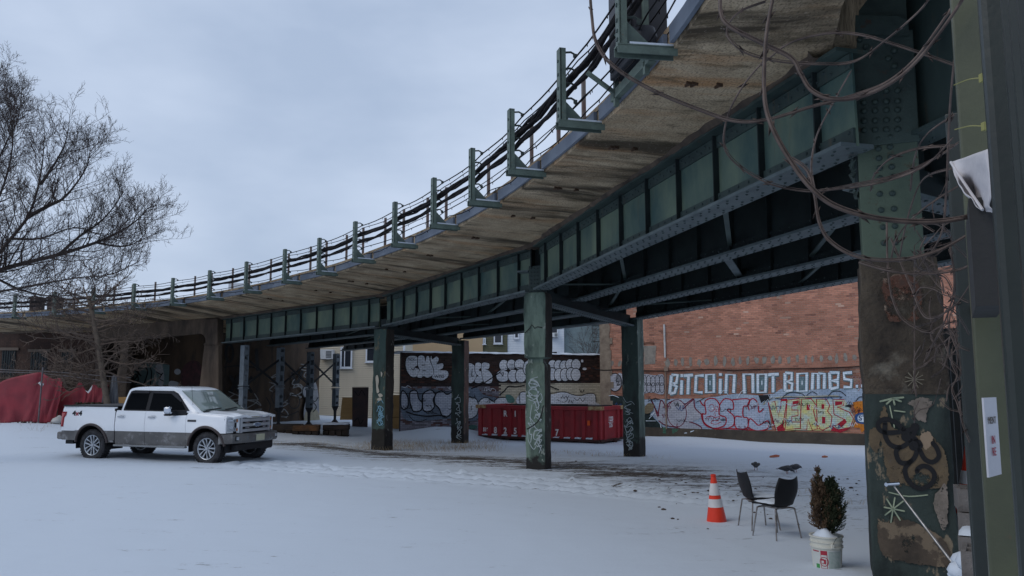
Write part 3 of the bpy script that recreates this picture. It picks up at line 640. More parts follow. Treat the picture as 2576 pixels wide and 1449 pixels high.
rm = MB(); rm.lathe([(0.034, 0), (0.031, 0.012), (0.02, 0.024), (0.001, 0.028)], 10); rme = rm.mesh('rivet', STEELG, 60)
fr = Face(SC0 + rot0 @ V(0, -0.338, 0), rot0 @ V(0, -1, 0)); frl = Face(SC0 + rot0 @ V(0, -0.312, 0), rot0 @ V(0, -1, 0))
RVP = [(1335, 180), (1385, 230), (1338, 300), (1385, 352), (1345, 420), (1580, 135), (1545, 205), (1590, 250), (1600, 380), (1555, 440), (1600, 495), (1550, 320)]
RVP += [(x, y + (x - 1370) * -0.04) for y in (690, 770, 835, 910, 980) for x in (1372, 1455, 1540, 1625)]
for f_, L_ in ((fr, RVP), (frl, [(1478, 1045), (1568, 1030), (1480, 1118), (1568, 1105), (1485, 1190), (1575, 1180), (1490, 1265), (1580, 1255), (1495, 1340), (1588, 1330), (1490, 1459), (1585, 1455), (1500, 1580), (1597, 1570), (1515, 1708), (1605, 1700), (1522, 1828), (1610, 1822)])):
    for x, y in L_:
        p = f_.at(1714.9 + 0.33435 * x, 0.33435 * y) - parent_off(c0o); link('rivet', rme, c0o, p, (R(90), 0, RZ0))
# torn concrete where the girder enters the column
tm = MB()
for i in range(34):
    t = i / 33; p = fr.at(2146 + rnd.uniform(-8, 6) + 10 * t, 150 + 330 * t) + rot0 @ V(-0.02, 0.22, 0); s_ = rnd.uniform(0.025, 0.06); tm.box(p, (s_, s_ * 1.6, s_ * rnd.uniform(0.8, 1.8)), rot=Matrix.Rotation(rnd.uniform(0, 3), 3, (rnd.random(), rnd.random(), 1)))
tm.build('torn_edge', M('torn_green', (0.08, 0.11, 0.10), (0.04, 0.05, 0.045), 6, 0.9, 0.6, 20), c0o)
def zz4(L_): return [(1714.9 + 0.33435 * x, 964.3 + 0.33435 * y) for x, y in L_]
rg = random.Random(12)
def patch(pts, mat, off, name, amp=4.0):
    q = crom([Vector((x, y, 0)) for x, y in pts], 18, True); q = [(p.x + amp * mnoise.noise(Vector((p.x * 0.11, p.y * 0.11, off * 900))) + amp * 0.7 * mnoise.noise(Vector((p.x * 0.5, p.y * 0.5, off * 300))), p.y + amp * mnoise.noise(Vector((p.y * 0.11, p.x * 0.11, 5 + off * 900))) + amp * 0.7 * mnoise.noise(Vector((p.y * 0.5, p.x * 0.5, 9 + off * 300)))) for p in q]
    m_ = MB(); f0.fill(m_, q, off, smooth=False); m_.build(name, mat, c0o)
TAN = M('tan_paint', (0.145, 0.105, 0.062), (0.09, 0.067, 0.044), 5, 0.8, 0.3, 30, holes=(3.0, 0.40, 0.44), c3=(0.10, 0.08, 0.06), scale3=9, lo3=0.6, hi3=0.7)
PLAS = M('bare_patch', (0.24, 0.2, 0.17), (0.14, 0.12, 0.10), 8, 0.9, 0.6, 30, holes=(6.0, 0.44, 0.48)); OLV = M('olive_paint', (0.16, 0.16, 0.11), (0.09, 0.10, 0.08), 6, 0.8, 0.2, 20)
patch(zz4([(1530, 170), (1590, 330), (1760, 360), (1900, 420), (1990, 560), (1995, 760), (1850, 790), (1700, 770), (1580, 760), (1530, 600), (1500, 420), (1490, 280)]), TAN, 0.012, 'tan_paint_patch')
patch(zz4([(1490, 1000), (1700, 1030), (1900, 1120), (2000, 1220), (2030, 1380), (1860, 1370), (1650, 1340), (1500, 1260)]), M('brown_paint', (0.09, 0.068, 0.05), (0.04, 0.033, 0.027), 3, 0.9, 0.5, 14, holes=(2.6, 0.42, 0.46), c3=(0.17, 0.13, 0.09), scale3=4, lo3=0.55, hi3=0.6), 0.012, 'brown_paint_patch')
patch(zz4([(1900, 860), (1990, 760), (2000, 960), (1980, 1110), (1920, 1000)]), PLAS, 0.015, 'bare_patch', 4)
patch(zz4([(1690, 150), (1800, 110), (1890, 130), (1850, 200), (1830, 290), (1760, 260), (1740, 180)]), PLAS, 0.014, 'bare_patch', 4)
patch(zz4([(1800, 380), (1870, 370), (1890, 440), (1840, 500), (1800, 450)]), M('peach_patch', (0.30, 0.22, 0.15), scale=6), 0.0135, 'bare_patch')
patch(zz4([(1410, 360), (1480, 340), (1500, 420), (1470, 520), (1420, 470)]), TAN, 0.0142, 'tan_paint_patch')
patch([(2225, 705), (2262, 690), (2300, 700), (2318, 740), (2312, 800), (2270, 808), (2232, 802), (2222, 750)], RUSTC, 0.03, 'rust_patch', 6)
gk = MB()
for pts in [[(1670, 345), (1600, 290), (1530, 270), (1480, 300), (1490, 350), (1560, 372), (1680, 358), (1770, 335)], [(1530, 300), (1530, 390), (1570, 460), (1640, 482), (1700, 450), (1740, 400), (1760, 330)], [(1690, 390), (1720, 430), (1780, 440), (1800, 470)],
            [(1640, 480), (1612, 520), (1640, 590), (1700, 600), (1750, 560), (1772, 490), (1760, 420)], [(1790, 500), (1830, 570), (1890, 592), (1935, 550), (1920, 490), (1890, 450)], [(1725, 585), (1682, 640), (1692, 710), (1740, 770), (1810, 792), (1880, 752), (1902, 690), (1870, 640), (1820, 622), (1780, 640), (1770, 660)]]:
    f0.ribbon(gk, zz4(pts), 12, 0.019)
for x, y, r_ in [(1690, 400, 13), (1755, 330, 11), (1745, 470, 12)]: f0.fill(gk, ell(1714.9 + .33435 * x, 964.3 + .33435 * y, r_, r_), 0.0195)
gk.build('graffiti_tag', GRF_K, c0o)
gs = MB()
for a in range(8):
    an = R(a * 45 + 10); x0, y0 = zz4([(1590, 945)])[0]; L_ = 22 + 14 * rg.random(); f0.ribbon(gs, [(x0 + 3 * math.cos(an), y0 + 3 * math.sin(an)), (x0 + L_ * math.cos(an), y0 + L_ * math.sin(an) * 1.1)], 3.6, 0.018, sub=3)
for dx_, dy_ in [(-32, 8), (-16, 14), (4, 16), (20, 8), (26, -2)]: 
    x0, y0 = zz4([(1590, 112)])[0]; f0.ribbon(gs, [(x0, y0), (x0 + dx_, y0 + dy_)], 4.5, 0.018, sub=3)
for pts in [[(1600, 205), (1680, 215)], [(1565, 170), (1580, 240), (1600, 330)], [(1560, 820), (1700, 850), (1850, 840)]]: f0.ribbon(gs, zz4(pts), 3, 0.0165)
gs.build('graffiti_star', M('spray_pale_yellow', (0.36, 0.40, 0.27), (0.22, 0.27, 0.2), 8, 0.8, 0), c0o)
gs = MB(); x0, y0 = 2300, 955
for a in range(11): an = R(a * 33); f0.ribbon(gs, [(x0 + 2 * math.cos(an), y0 + 2 * math.sin(an)), (x0 + 24 * math.cos(an), y0 + 22 * math.sin(an))], 2.2, 0.03, sub=3)
gs.build('graffiti_star', M('spray_faint_cream', (0.21, 0.19, 0.14), (0.15, 0.13, 0.10), 8, 0.9, 0), c0o)

# ---- cable brackets on the deck edge
BRG = M('bracket_green', (0.12, 0.16, 0.135), (0.075, 0.10, 0.088), 5, 0.55, 0.1, 30, c3=(0.10, 0.06, 0.035), scale3=9, lo3=0.64, hi3=0.72)
bp = MB(); bp.box((0.61, 0, 0.55), (0.025, 0.14, 1.06)); bp.box((0.57, 0.06, 0.55), (0.08, 0.02, 1.06)); bp.box((0.57, -0.06, 0.55), (0.08, 0.02, 1.06)); bpm = bp.mesh('cable_bracket', BRG)
ba = MB(); ba.box((0.30, 0, 0.02), (0.68, 0.16, 0.02)); ba.box((0.30, 0.07, -0.03), (0.68, 0.02, 0.09)); ba.box((0.30, -0.07, -0.03), (0.68, 0.02, 0.09)); bam = ba.mesh('arm', BRG)
bg_ = MB(); bg_.prism([(0.54, 0.34), (0.54, 0.04), (0.26, 0.04), (0.28, 0.09)], lambda p: V(p[0], -0.012, p[1]), lambda p: V(p[0], 0.012, p[1])); bgm = bg_.mesh('gusset', BRG)
bs = MB(); bs.box((0.25, 0, 0.045), (0.5, 0.13, 0.03)); bsm = bs.mesh('snow_on_arm', M_SNOW)
bc = MB(); bc.tube([(0.53, 0.0, 0), (0.43, 0, 0.015), (0.38, 0, -0.01), (0.37, 0, -0.07)], 0.016, 5); bc.box((0.37, 0, -0.03), (0.05, 0.03, 0.05)); bcm = bc.mesh('cable_hook', M('hook_dark', (0.05, 0.065, 0.06), scale=5, bump=0))
bb = MB()
for z in (0.1, 0.2, 0.32, 0.5, 0.7, 0.9): bb.box((0.625, 0.0, z), (0.02, 0.035, 0.035))
bbm = bb.mesh('bolts', RIVET)
for kk in range(-2, 16):
    i = (kk + len(NEAR)) * SUBE; p = EDGEC[i]; n = edge_normal(i); ang = math.atan2(-n.y, -n.x)
    B = link('cable_bracket', bpm, via, p - via.location + V(0, 0, 0.0), (0, 0, ang))
    for nm, me in (('arm', bam), ('gusset', bgm), ('snow_on_arm', bsm), ('bolts', bbm)): link(nm, me, B)['kind'] = 'stuff' if nm in ('bolts', 'snow_on_arm') else 'thing'
    for z in (1.04, 0.80, 0.58, 0.36): link('cable_hook', bcm, B, (0, 0, z))
# cables strung along the brackets
CAB = M('cable_black', (0.010, 0.010, 0.012), (0.02, 0.018, 0.018), 8, 0.75, 0.1, spec=0.08)
def cable(z, off, r, label, jit=0.0, sag=0.02, n=5, seed=0, k0=-2.9, k1=15.9, bund=1):
    rc = random.Random(seed); mb = MB()
    for b in range(bund):
        pts = []; steps = int((k1 - k0) * 6); ph = rc.uniform(0, 9)
        for i in range(steps + 1):
            k_ = k0 + (k1 - k0) * i / steps; p = edge_at(k_); ii = int((k_ + len(NEAR)) * SUBE); nn = edge_normal(min(max(ii, 0), len(EDGEC) - 2))
            fr_ = k_ - math.floor(k_); s_ = -sag * 4 * fr_ * (1 - fr_)
            pts.append(p - nn * (off + jit * math.sin(i * 1.3 + ph + b * 2) * 0.6) + V(0, 0, z + s_ + jit * math.sin(i * 0.9 + ph * 2 + b * 1.7)))
        mb.tube(pts, r, n)
    if bund == 1 and r < 0.02:      # tie wires
        for i in range(0, steps, 2):
            mb.box(pts[i] - V(0, 0, 0.02), (0.012, 0.012, 0.05))
    o = mb.build('signal_cable', CAB, None, smooth=180); tag(o, label, 'cable', 'cables along the viaduct edge'); return o
cable(0.985, 0.37, 0.013, 'uppermost thin cable with tie wires strung along the green brackets', 0.008, 0.03, seed=1)
cable(0.905, 0.35, 0.010, 'thin wavy cable second from the top along the green brackets', 0.015, 0.05, seed=2)
cable(0.72, 0.40, 0.028, 'thick upper cable bundle sagging along the green brackets', 0.045, 0.03, seed=3, bund=8)
cable(0.52, 0.42, 0.026, 'thick middle cable bundle below the upper bundle on the brackets', 0.032, 0.03, seed=4, bund=5)
cable(0.36, 0.30, 0.011, 'thin black cable running just below the two thick bundles', 0.02, 0.05, seed=5)
cable(0.22, 0.22, 0.010, 'thin loose black cable second from the bottom of the brackets', 0.03, 0.08, seed=6)
cable(0.64, 0.02, 0.009, 'taut thin wire on the rusty stanchions, upper one', 0.004, 0.01, seed=7)
cable(0.26, 0.0, 0.009, 'taut thin wire on the rusty stanchions, lower one', 0.004, 0.02, seed=8)
# stanchions between the brackets
sm_ = MB(); sm_.box((0, 0, 0.5), (0.05, 0.05, 1.0)); sm_.box((0.02, 0, 0.5), (0.012, 0.09, 1.0)); smR = sm_.mesh('stanchion', M('stanchion_rust', (0.16, 0.10, 0.09), (0.20, 0.20, 0.19), 3, 0.8, 0.1))
for kk in range(-2, 15):
    for f_ in (0.42, 0.86):
        p = edge_at(kk + f_); i = int((kk + f_ + len(NEAR)) * SUBE); n = edge_normal(i); link('stanchion', smR, via, p + n * 0.16 - via.location + V(0, 0, 0.2), (0, 0, math.atan2(n.y, n.x)))
# dark signal cabinet hung on the edge by a green frame
i = int((0.42 + len(NEAR)) * SUBE); pc = edge_at(0.42); nn = edge_normal(i); ang = math.atan2(-nn.y, -nn.x)
cb = thing('signal_cabinet', 'tall dark grey signal cabinet hung on the viaduct edge among the cables', 'cabinet', tuple(pc + V(0, 0, 0.05)), ang)
DKG = M('cabinet_grey', (0.045, 0.047, 0.055), (0.03, 0.03, 0.036), 3, 0.5, 0.08)
m_ = MB(); m_.box((0.02, 0, 1.25), (0.42, 0.95, 2.1)); m_.build('cabinet_body', DKG, cb, bevel=0.015, world=False)
m_ = MB(); m_.box((0.245, 0, 1.25), (0.03, 0.80, 1.95)); m_.build('cabinet_door', DKG, cb, bevel=0.01, world=False)
m_ = MB(); m_.box((0.02, 0, 2.34), (0.5, 1.05, 0.06)); m_.build('cabinet_lid', DKG, cb, world=False)
m_ = MB(); m_.box((0.27, 0.3, 1.2), (0.04, 0.05, 0.16)); m_.build('handle', RIVET, cb, world=False)
for y in (-0.55, 0.55):
    m_ = MB(); m_.box((0.12, y, 0.55), (0.06, 0.07, 1.3)); m_.bar((0.1, y, 0.05), (0.5, y * 1.1, 0.35), 0.05, 0.05); m_.build('frame_post', BRG, cb, world=False)
m_ = MB(); m_.box((0.1, 0, 0.06), (0.1, 1.4, 0.12)); m_.build('frame_beam', BRG, cb, world=False)
m_ = MB(); m_.lathe([(0.02, -0.16), (0.12, -0.12), (0.15, 0.0), (0.12, 0.12), (0.02, 0.16)], 12, (0.2, 0.72, 0.25)); m_.build('horn', DKG, cb, world=False, smooth=50)

# ================================================================ concrete portal span at the far end
cv = thing('concrete_viaduct', 'old brown concrete portal span carrying the railway beyond the steel girders', 'viaduct', tuple(PB))
dpl = V(-7.5, 4.6, 0).normalized(); npl = V(-dpl.y, dpl.x, 0); npl = npl if npl.y < 0 else -npl
fp = Face(PB + npl * 0.3, npl)
def z1(L_): return [(0.33435 * x, 704.4 + 0.33435 * y) for x, y in L_]
frame = z1([(1650, 285), (1650, 480), (1640, 488), (1645, 1150), (1470, 1150), (1500, 800), (1535, 490), (1557, 480), (1545, 440), (1525, 412), (1500, 402), (1400, 412), (1010, 452), (968, 475), (962, 560), (945, 860), (940, 1150), (860, 1150), (870, 750), (905, 560), (903, 510), (880, 475), (840, 462), (780, 470), (760, 520), (757, 1150), (715, 1150), (715, 345), (1100, 300)])
m_ = MB(); m_.prism(frame, lambda p: fp.at(*p), lambda p: fp.at(*p) - npl * 0.25); m_.build('portal_frame', CONC, cv, bevel=0.04)
m_ = MB(); m_.prism(z1([(1652, 290), (1652, 486), (1540, 488), (1560, 470), (1560, 380), (1572, 300)]), lambda p: fp.at(*p) + npl * 0.003, lambda p: fp.at(*p) + npl * 0.12); m_.build('corbel', CONC, cv, bevel=0.03)
DARKC = M('abutment_concrete', (0.13, 0.088, 0.058), (0.055, 0.04, 0.031), 0.8, 0.95, 0.5, 10, stretch=(1, 1, 0.4), c3=(0.04, 0.034, 0.032), scale3=1.2, lo3=0.54, hi3=0.68, stretch3=(1.2, 1.2, 0.3))
bw = MB(); a, b = PB + V(-0.2, 9.0, 0), PB + V(-17, 16.5, 0); bw.bar(a + V(0, 0, 2.2), b + V(0, 0, 2.2), 0.5, 6.4); bw.build('back_wall', DARKC, cv)
dd = (b - a).normalized(); nb = V(-dd.y, dd.x, 0); nb = nb if nb.y < 0 else -nb; fb = Face(a + nb * 0.26, nb)
tea = MB(); tek = MB(); tew = MB(); ter = MB()
fb.fill(tea, z1([(985, 590), (1070, 600), (1110, 620), (1160, 620), (1275, 640), (1270, 790), (980, 790)]), 0.006, smooth=False)
for pts in [[(1000, 620), (1040, 690), (1020, 740), (985, 770)], [(1075, 605), (1100, 660), (1110, 700), (1080, 790)], [(1120, 625), (1140, 700), (1130, 790)], [(1040, 600), (1045, 680)], [(985, 650), (1030, 690), (1060, 720)]]: fb.ribbon(tek, z1(pts), 3, 0.012)
fb.fill(tew, z1([(1180, 630), (1215, 640), (1235, 720), (1225, 790), (1190, 790), (1200, 720), (1170, 690)]), 0.009); fb.fill(tew, z1(ell(1335, 690, 24, 22)), 0.009); fb.fill(tew, z1([(1280, 760), (1340, 770), (1330, 800), (1270, 800)]), 0.009)
fb.ribbon(tek, z1(ell(1010, 745, 30, 38)), 3, 0.013, closed=True); fb.ribbon(tek, z1([(1175, 690), (1210, 710), (1225, 700), (1200, 740), (1230, 760)]), 2.5, 0.014)
fb.fill(ter, z1([(1390, 640), (1450, 605), (1510, 640), (1500, 790), (1370, 790), (1365, 700)]), 0.007)
for mb_, mt, nm in ((tea, M('spray_teal_dark', (0.17, 0.25, 0.255), scale=4, bump=0.1), 'graffiti_fill'), (tek, GRF_K, 'graffiti_outline'), (tew, M('spray_grey_dim', (0.45, 0.47, 0.5), scale=4, bump=0.1), 'graffiti_highlight'), (ter, M('spray_maroon', (0.10, 0.04, 0.045), (0.05, 0.03, 0.03), 4), 'graffiti_fill')): mb_.build(nm, mt, cv)
# wing wall under the far end of the girders
wa, wb = V(-13.65, 37.1, 0), V(-11.2, 46.5, 0)
ww = MB(); nW = V((wb - wa).y, -(wb - wa).x, 0).normalized()
def WP(i, j): t = i / 30; z = -1 + 5.3 * j / 18; p = wa.lerp(wb, t); d_ = mnoise.noise(Vector((t * 9, z * 1.3, 2))) * 0.10; return p + nW * d_ + V(0, 0, z)
ww.grid(WP, 31, 19); ww.grid(lambda i, j: WP(i, j) - nW * 0.6 + V(0, 0, 0), 31, 19); ww.quad(WP(30, 0), WP(30, 18), WP(30, 18) - nW * 0.6, WP(30, 0) - nW * 0.6); ww.build('wing_wall', DARKC, cv, smooth=50)
fw_ = Face(wa + nW * 0.12, nW); k_ = MB()
for pts, wd in [([(581, 948), (602, 985)], 9), ([(602, 946), (580, 986)], 9), ([(610, 948), (632, 985)], 8), ([(632, 950), (610, 988)], 8), (ell(577, 888, 9, 22), 6), ([(645, 880), (648, 930)], 8), ([(735, 938), (746, 965), (760, 935)], 7), ([(565, 924), (600, 920), (640, 924)], 3)]: fw_.ribbon(k_, pts, wd, 0.02, closed=len(pts) == 10)
k_.build('graffiti_lettering', GRF_K, cv); 
k_ = MB(); kk_ = MB(); k3 = MB()
fw_.fill(k_, [(772, 1000), (790, 960), (800, 985), (803, 1040), (800, 1075), (772, 1075), (764, 1040)], 0.03); fw_.fill(k_, ell(768, 985, 9, 14), 0.031)
fw_.fill(k3, [(766, 1045), (780, 1028), (800, 1035), (803, 1072), (770, 1075)], 0.034)
for pts in [ell(770, 986, 9, 15), [(778, 970), (786, 985), (780, 1000), (792, 1010), (800, 1000)], [(775, 1020), (786, 1012), (796, 1024), (788, 1036)], ell(700, 1000, 16, 18), ell(740, 1010, 14, 18), [(690, 1030), (720, 1045), (750, 1035)], [(670, 1000), (680, 1020), (675, 1040)]]: fw_.ribbon(kk_, pts, 2.2, 0.04, closed=len(pts) == 10)
kg = MB()
for sd_, (x_, y_, w_, h_, n_) in enumerate([(590, 1010, 40, 40, 12), (640, 1020, 36, 50, 14), (690, 960, 40, 40, 12), (715, 1030, 40, 50, 14), (745, 980, 36, 60, 16), (770, 930, 30, 40, 10), (785, 1000, 26, 60, 14), (660, 1060, 50, 30, 10)]): fw_.ribbon(kg, scribble(x_, y_, w_, h_, n_, sd_ + 31), 2.4, 0.035)
kg.build('graffiti_tag', M('spray_dull_white', (0.34, 0.34, 0.33), (0.2, 0.2, 0.2), 5, 0.8, 0), cv)
k_.build('graffiti_fill', M('spray_grey', (0.36, 0.36, 0.37), (0.24, 0.25, 0.27), 4, 0.8, 0.2), cv); k3.build('graffiti_fill', M('spray_cream', (0.42, 0.38, 0.27), (0.3, 0.27, 0.2), 5), cv); kk_.build('graffiti_outline', GRF_K, cv)

# ---- steel shoring posts under the far ends of the girders
SHO = M('shoring_grey', (0.19, 0.225, 0.255), (0.12, 0.145, 0.17), 2, 0.6, 0.1, 20)
sp_m = MB(); sp_m.box((0, -0.17, 2.95), (0.40, 0.05, 1.75)); sp_m.box((0, 0.17, 2.95), (0.40, 0.05, 1.75)); 
for z in (2.15, 2.62, 3.08, 3.52): sp_m.box((0.18, 0, z), (0.03, 0.29, 0.2)); sp_m.box((-0.18, 0, z), (0.03, 0.29, 0.2))
sp_m.box((0.18, 0, 3.80), (0.03, 0.29, 0.1)); sp_m.box((-0.18, 0, 3.80), (0.03, 0.29, 0.1))
spm = sp_m.mesh('shoring_post', SHO)
def sh_part(f):
    q = MB(); f(q); return q
capm = MB(); capm.box((0, 0, 2.06), (0.50, 0.50, 0.04)); capm.box((0, 0, 1.98), (0.44, 0.44, 0.05)); capm.box((0, 0, 1.92), (0.50, 0.50, 0.04)); capm = capm.mesh('splice_collar', SHO)
ftm = MB(); ftm.box((0, -0.16, 1.45), (0.40, 0.05, 0.9)); ftm.box((0, 0.16, 1.45), (0.40, 0.05, 0.9)); 
for z0_, z1_ in ((1.02, 1.12), (1.24, 1.46), (1.58, 1.9)): 
    for x in (-0.18, 0.18): ftm.box((x, 0, (z0_ + z1_) / 2), (0.03, 0.28, z1_ - z0_))
ftm = ftm.mesh('post_foot', SHO)
jkm = MB(); jkm.lathe([(0.30, 1.0), (0.26, 0.96), (0.12, 0.75), (0.10, 0.3), (0.24, 0.18), (0.30, 0.12)], 8); jkm = jkm.mesh('screw_jack', M('jack_dark', (0.03, 0.03, 0.033), scale=4))
POSTS = [(-11.9, 35.5), (-11.05, 38.1), (-10.35, 41.0), (-9.64, 43.8)]
for i, (x, y) in enumerate(POSTS):
    t = thing('shoring_post', ['grey battened steel shoring post nearest the white truck bonnet', 'grey steel shoring post second from the truck under the girders', 'grey steel shoring post before the brown wall corner, third from the truck', 'grey steel shoring post beside the beige house, farthest from the truck'][i], 'post', (x, y, -0.12 - 0.1 * (i > 1)), R(-32), 'shoring posts under the viaduct')
    for nm, me in (('post_shaft', spm), ('splice_collar', capm), ('post_foot', ftm), ('screw_jack', jkm)): link(nm, me, t).scale = (0.68, 0.68, 1.0)
for i in range(3):
    (xa, ya), (xb, yb) = POSTS[i], POSTS[i + 1]
    b = MB(); b.bar((xa, ya, 3.2), (xb, yb, 1.9), 0.04, 0.09); b.bar((xa, ya + 0.06, 1.9), (xb, yb + 0.06, 3.2), 0.04, 0.09); 
    o = b.build('cross_bracing', M('brace_dark', (0.025, 0.027, 0.03), scale=4), None); tag(o, ['dark cross bracing between the two shoring posts nearest the truck', 'dark cross bracing between the second and third shoring posts', 'dark cross bracing in front of the beige house wall'][i], 'bracing', 'cross bracing of the shoring')
# timber cribs
TIM = M('tarred_timber', (0.05, 0.035, 0.025), (0.02, 0.016, 0.014), 3, 0.9, 0.4, 20, stretch=(1, 4, 4), objrand=0.25); TIMO = M('rusty_timber', (0.15, 0.07, 0.03), (0.06, 0.035, 0.02), 3, 0.9, 0.3, 20)
def crib(c, rz, rows, label, nx=4, ln=1.5, snow=False, top=None):
    t = thing('timber_crib', label, 'timber crib', c, rz, 'timber cribs under the shoring')
    for r_ in range(rows):
        for i in range(nx):
            off = (i - (nx - 1) / 2) * ln / nx; m_ = MB(); 
            if r_ % 2: m_.box((off, rnd.uniform(-.05, .05), 0.12 + r_ * 0.24), (0.25, ln, 0.225))
            else: m_.box((rnd.uniform(-.05, .05), off, 0.12 + r_ * 0.24), (ln, 0.25, 0.225))
            m_.build('timber', top if (top and r_ == rows - 1) else TIM, t, world=False, bevel=0.015)
    if snow:
        m_ = MB(); m_.grid(lambda i, j: (-ln / 2 + ln * i / 8, -ln / 2 + ln * j / 8, rows * 0.24 + 0.03 + 0.03 * mnoise.noise(Vector((i * .7, j * .7, 1)))), 9, 9); m_.build('snow_cap', M_SNOW, t, world=False, smooth=180, solid=0.05)
crib((-10.1, 35.7, -0.5), R(8), 3, 'dark tarred timber crib just behind the truck bonnet', 5, 1.5)
crib((-9.0, 35.3, -0.5), R(8), 3, 'timber crib with rusty orange top board in the middle of the three', 4, 1.1, False, TIMO)
crib((-7.85, 36.0, -0.5), R(8), 3, 'snow topped timber crib farthest from the truck', 4, 1.1, True)
# ================================================================ brick buildings
BW, BH, MORT = 0.225, 0.08, 0.011
def brick_wall(parent, a, b, z0, z1, colfn, mat, indiv, mortar_mat, thick=0.06):
    """real bricks in running bond on a recessed mortar bed; bricks in the box indiv=(t0,t1,z0,z1) are single parts, the rest one part"""
    d = (b - a); Ln = d.length; d.normalize(); n = V(d.y, -d.x, 0); n = n if n.y < 0 else -n
    rz = math.atan2(d.y, d.x)
    bed = MB(); bed.bar(a + V(0, 0, (z0 + z1) / 2) - n * 0.162, b + V(0, 0, (z0 + z1) / 2) - n * 0.162, 0.3, z1 - z0); bed.build('mortar_bed', mortar_mat, parent)
    rest = MB(); rest.c = []; cnt = 0
    one = MB(); hx, hz = (BW - MORT) / 2, (BH - MORT) / 2
    one.add([(-hx, 0, -hz), (hx, 0, -hz), (hx, 0, hz), (-hx, 0, hz), (-hx, 0.03, -hz), (hx, 0.03, -hz), (hx, 0.03, hz), (-hx, 0.03, hz)], [(0, 1, 2, 3), (0, 4, 5, 1), (1, 5, 6, 2), (2, 6, 7, 3), (3, 7, 4, 0)])
    ome = one.mesh('brick', mat[1]); rr = random.Random(int(abs(a.x) * 100))
    nr = int((z1 - z0) / BH)
    for r_ in range(nr):
        z = z0 + (r_ + 0.5) * BH; t = (0.0 if r_ % 2 else -BW / 2)
        while t < Ln - 0.02:
            tc_ = t + BW / 2; t += BW
            h_ = hx
            if tc_ - hx < 0: lo_ = 0.005; hi_ = tc_ + hx; tc2 = (lo_ + hi_) / 2; h_ = (hi_ - lo_) / 2
            elif tc_ + hx > Ln: lo_ = tc_ - hx; hi_ = Ln - 0.005; tc2 = (lo_ + hi_) / 2; h_ = (hi_ - lo_) / 2
            else: tc2 = tc_
            if h_ < 0.02: continue
            pr = rr.uniform(-0.004, 0.004); p = a + d * tc2 + V(0, 0, z) + n * pr
            if indiv and indiv[0] < tc2 < indiv[1] and indiv[2] < z < indiv[3] and cnt < 300 and h_ == hx:
                cnt += 1; link('brick', ome, parent, p - parent_off(parent), (0, 0, rz)); continue
            q = [p + d * sx * h_ + V(0, 0, sz * hz) for sx, sz in ((-1, -1), (1, -1), (1, 1), (-1, 1))]; q += [x - n * 0.03 for x in q]
            rest.add(q, [(0, 1, 2, 3), (0, 4, 5, 1), (1, 5, 6, 2), (2, 6, 7, 3), (3, 7, 4, 0)]); c = colfn(tc2, z, rr); rest.c += [c] * 8
    o = rest.build('brickwork', mat[0], parent); o['kind'] = 'stuff'
    return d, n
def paint(name, c1, c2=None, d0=None, joint=0.45, scale=3.0, c3=None):
    """masonry paint that stays thin in the joints: brick pattern in wall metres (UV)"""
    m = M(name, c1, c2, scale, 0.8, 0.1, 30, c3=c3, scale3=2.0, lo3=0.5, hi3=0.6)
    t = m.node_tree; N = t.nodes; L = t.links; p = [n for n in N if n.type == 'BSDF_PRINCIPLED'][0]; src = p.inputs['Base Color'].links[0].from_socket
    if 'brickmask' in N: return m
    uv = N.new('ShaderNodeUVMap'); uv.uv_map = 'UVMap'; br = N.new('ShaderNodeTexBrick'); br.name = 'brickmask'; L.new(uv.outputs[0], br.inputs['Vector'])
    br.inputs['Scale'].default_value = 1; br.inputs['Brick Width'].default_value = BW; br.inputs['Row Height'].default_value = BH; br.inputs['Mortar Size'].default_value = 0.008; br.inputs['Mortar Smooth'].default_value = 0.2
    br.inputs['Color1'].default_value = (1, 1, 1, 1); br.inputs['Color2'].default_value = (0.86, 0.86, 0.86, 1); br.inputs['Mortar'].default_value = (joint, joint, joint, 1)
    x = N.new('ShaderNodeMix'); x.data_type = 'RGBA'; x.blend_type = 'MULTIPLY'; x.inputs[0].default_value = 1; L.new(src, x.inputs['A']); L.new(br.outputs['Color'], x.inputs['B']); L.new(x.outputs['Result'], p.inputs['Base Color'])
    return m
class WallArt:
    def __init__(s, parent, a, d, n, z0, conv): s.par = parent; s.a = a; s.d = d; s.z0 = z0; s.F = Face(a, n); s.conv = conv; s.lay = 0.008; s.cur = None
    def start(s): s.mb = MB(); s.lay += 0.0015; return s
    def fill(s, pts, smooth=True): s.F.fill(s.mb, [s.conv(*p) for p in pts], s.lay, smooth); return s
    def line(s, pts, wd, closed=False, smooth=True): s.F.ribbon(s.mb, [s.conv(*p) for p in pts], wd * s.conv.k, s.lay, closed, smooth=smooth); return s
    def bub(s, pts, mk, mw, grow=1.13):
        cx = sum(p[0] for p in pts) / len(pts); cy = sum(p[1] for p in pts) / len(pts); g = 9.0
        big = []
        for x, y in pts: d = math.hypot(x - cx, y - cy) or 1; big.append((x + (x - cx) / d * g, y + (y - cy) / d * g))
        s.lay += 0.0004; s.F.fill(mk, [s.conv(*p) for p in big], s.lay); s.lay += 0.0004; s.F.fill(mw, [s.conv(*p) for p in pts], s.lay); return s
    def done(s, name, mat):
        s.mb.uv = [((Vector(v) - s.a).dot(s.d) + (BW / 2), v[2] - s.z0) for v in s.mb.v]
        return s.mb.build(name, mat, s.par)
def conv(ox, oy, k):
    f = lambda x, y: (ox + k * x, oy + k * y)
    f.k = k; return f
class Conv:
    def __init__(s, ox, oy, k): s.ox, s.oy, s.k = ox, oy, k
    def __call__(s, x, y): return (s.ox + s.k * x, s.oy + s.k * y)

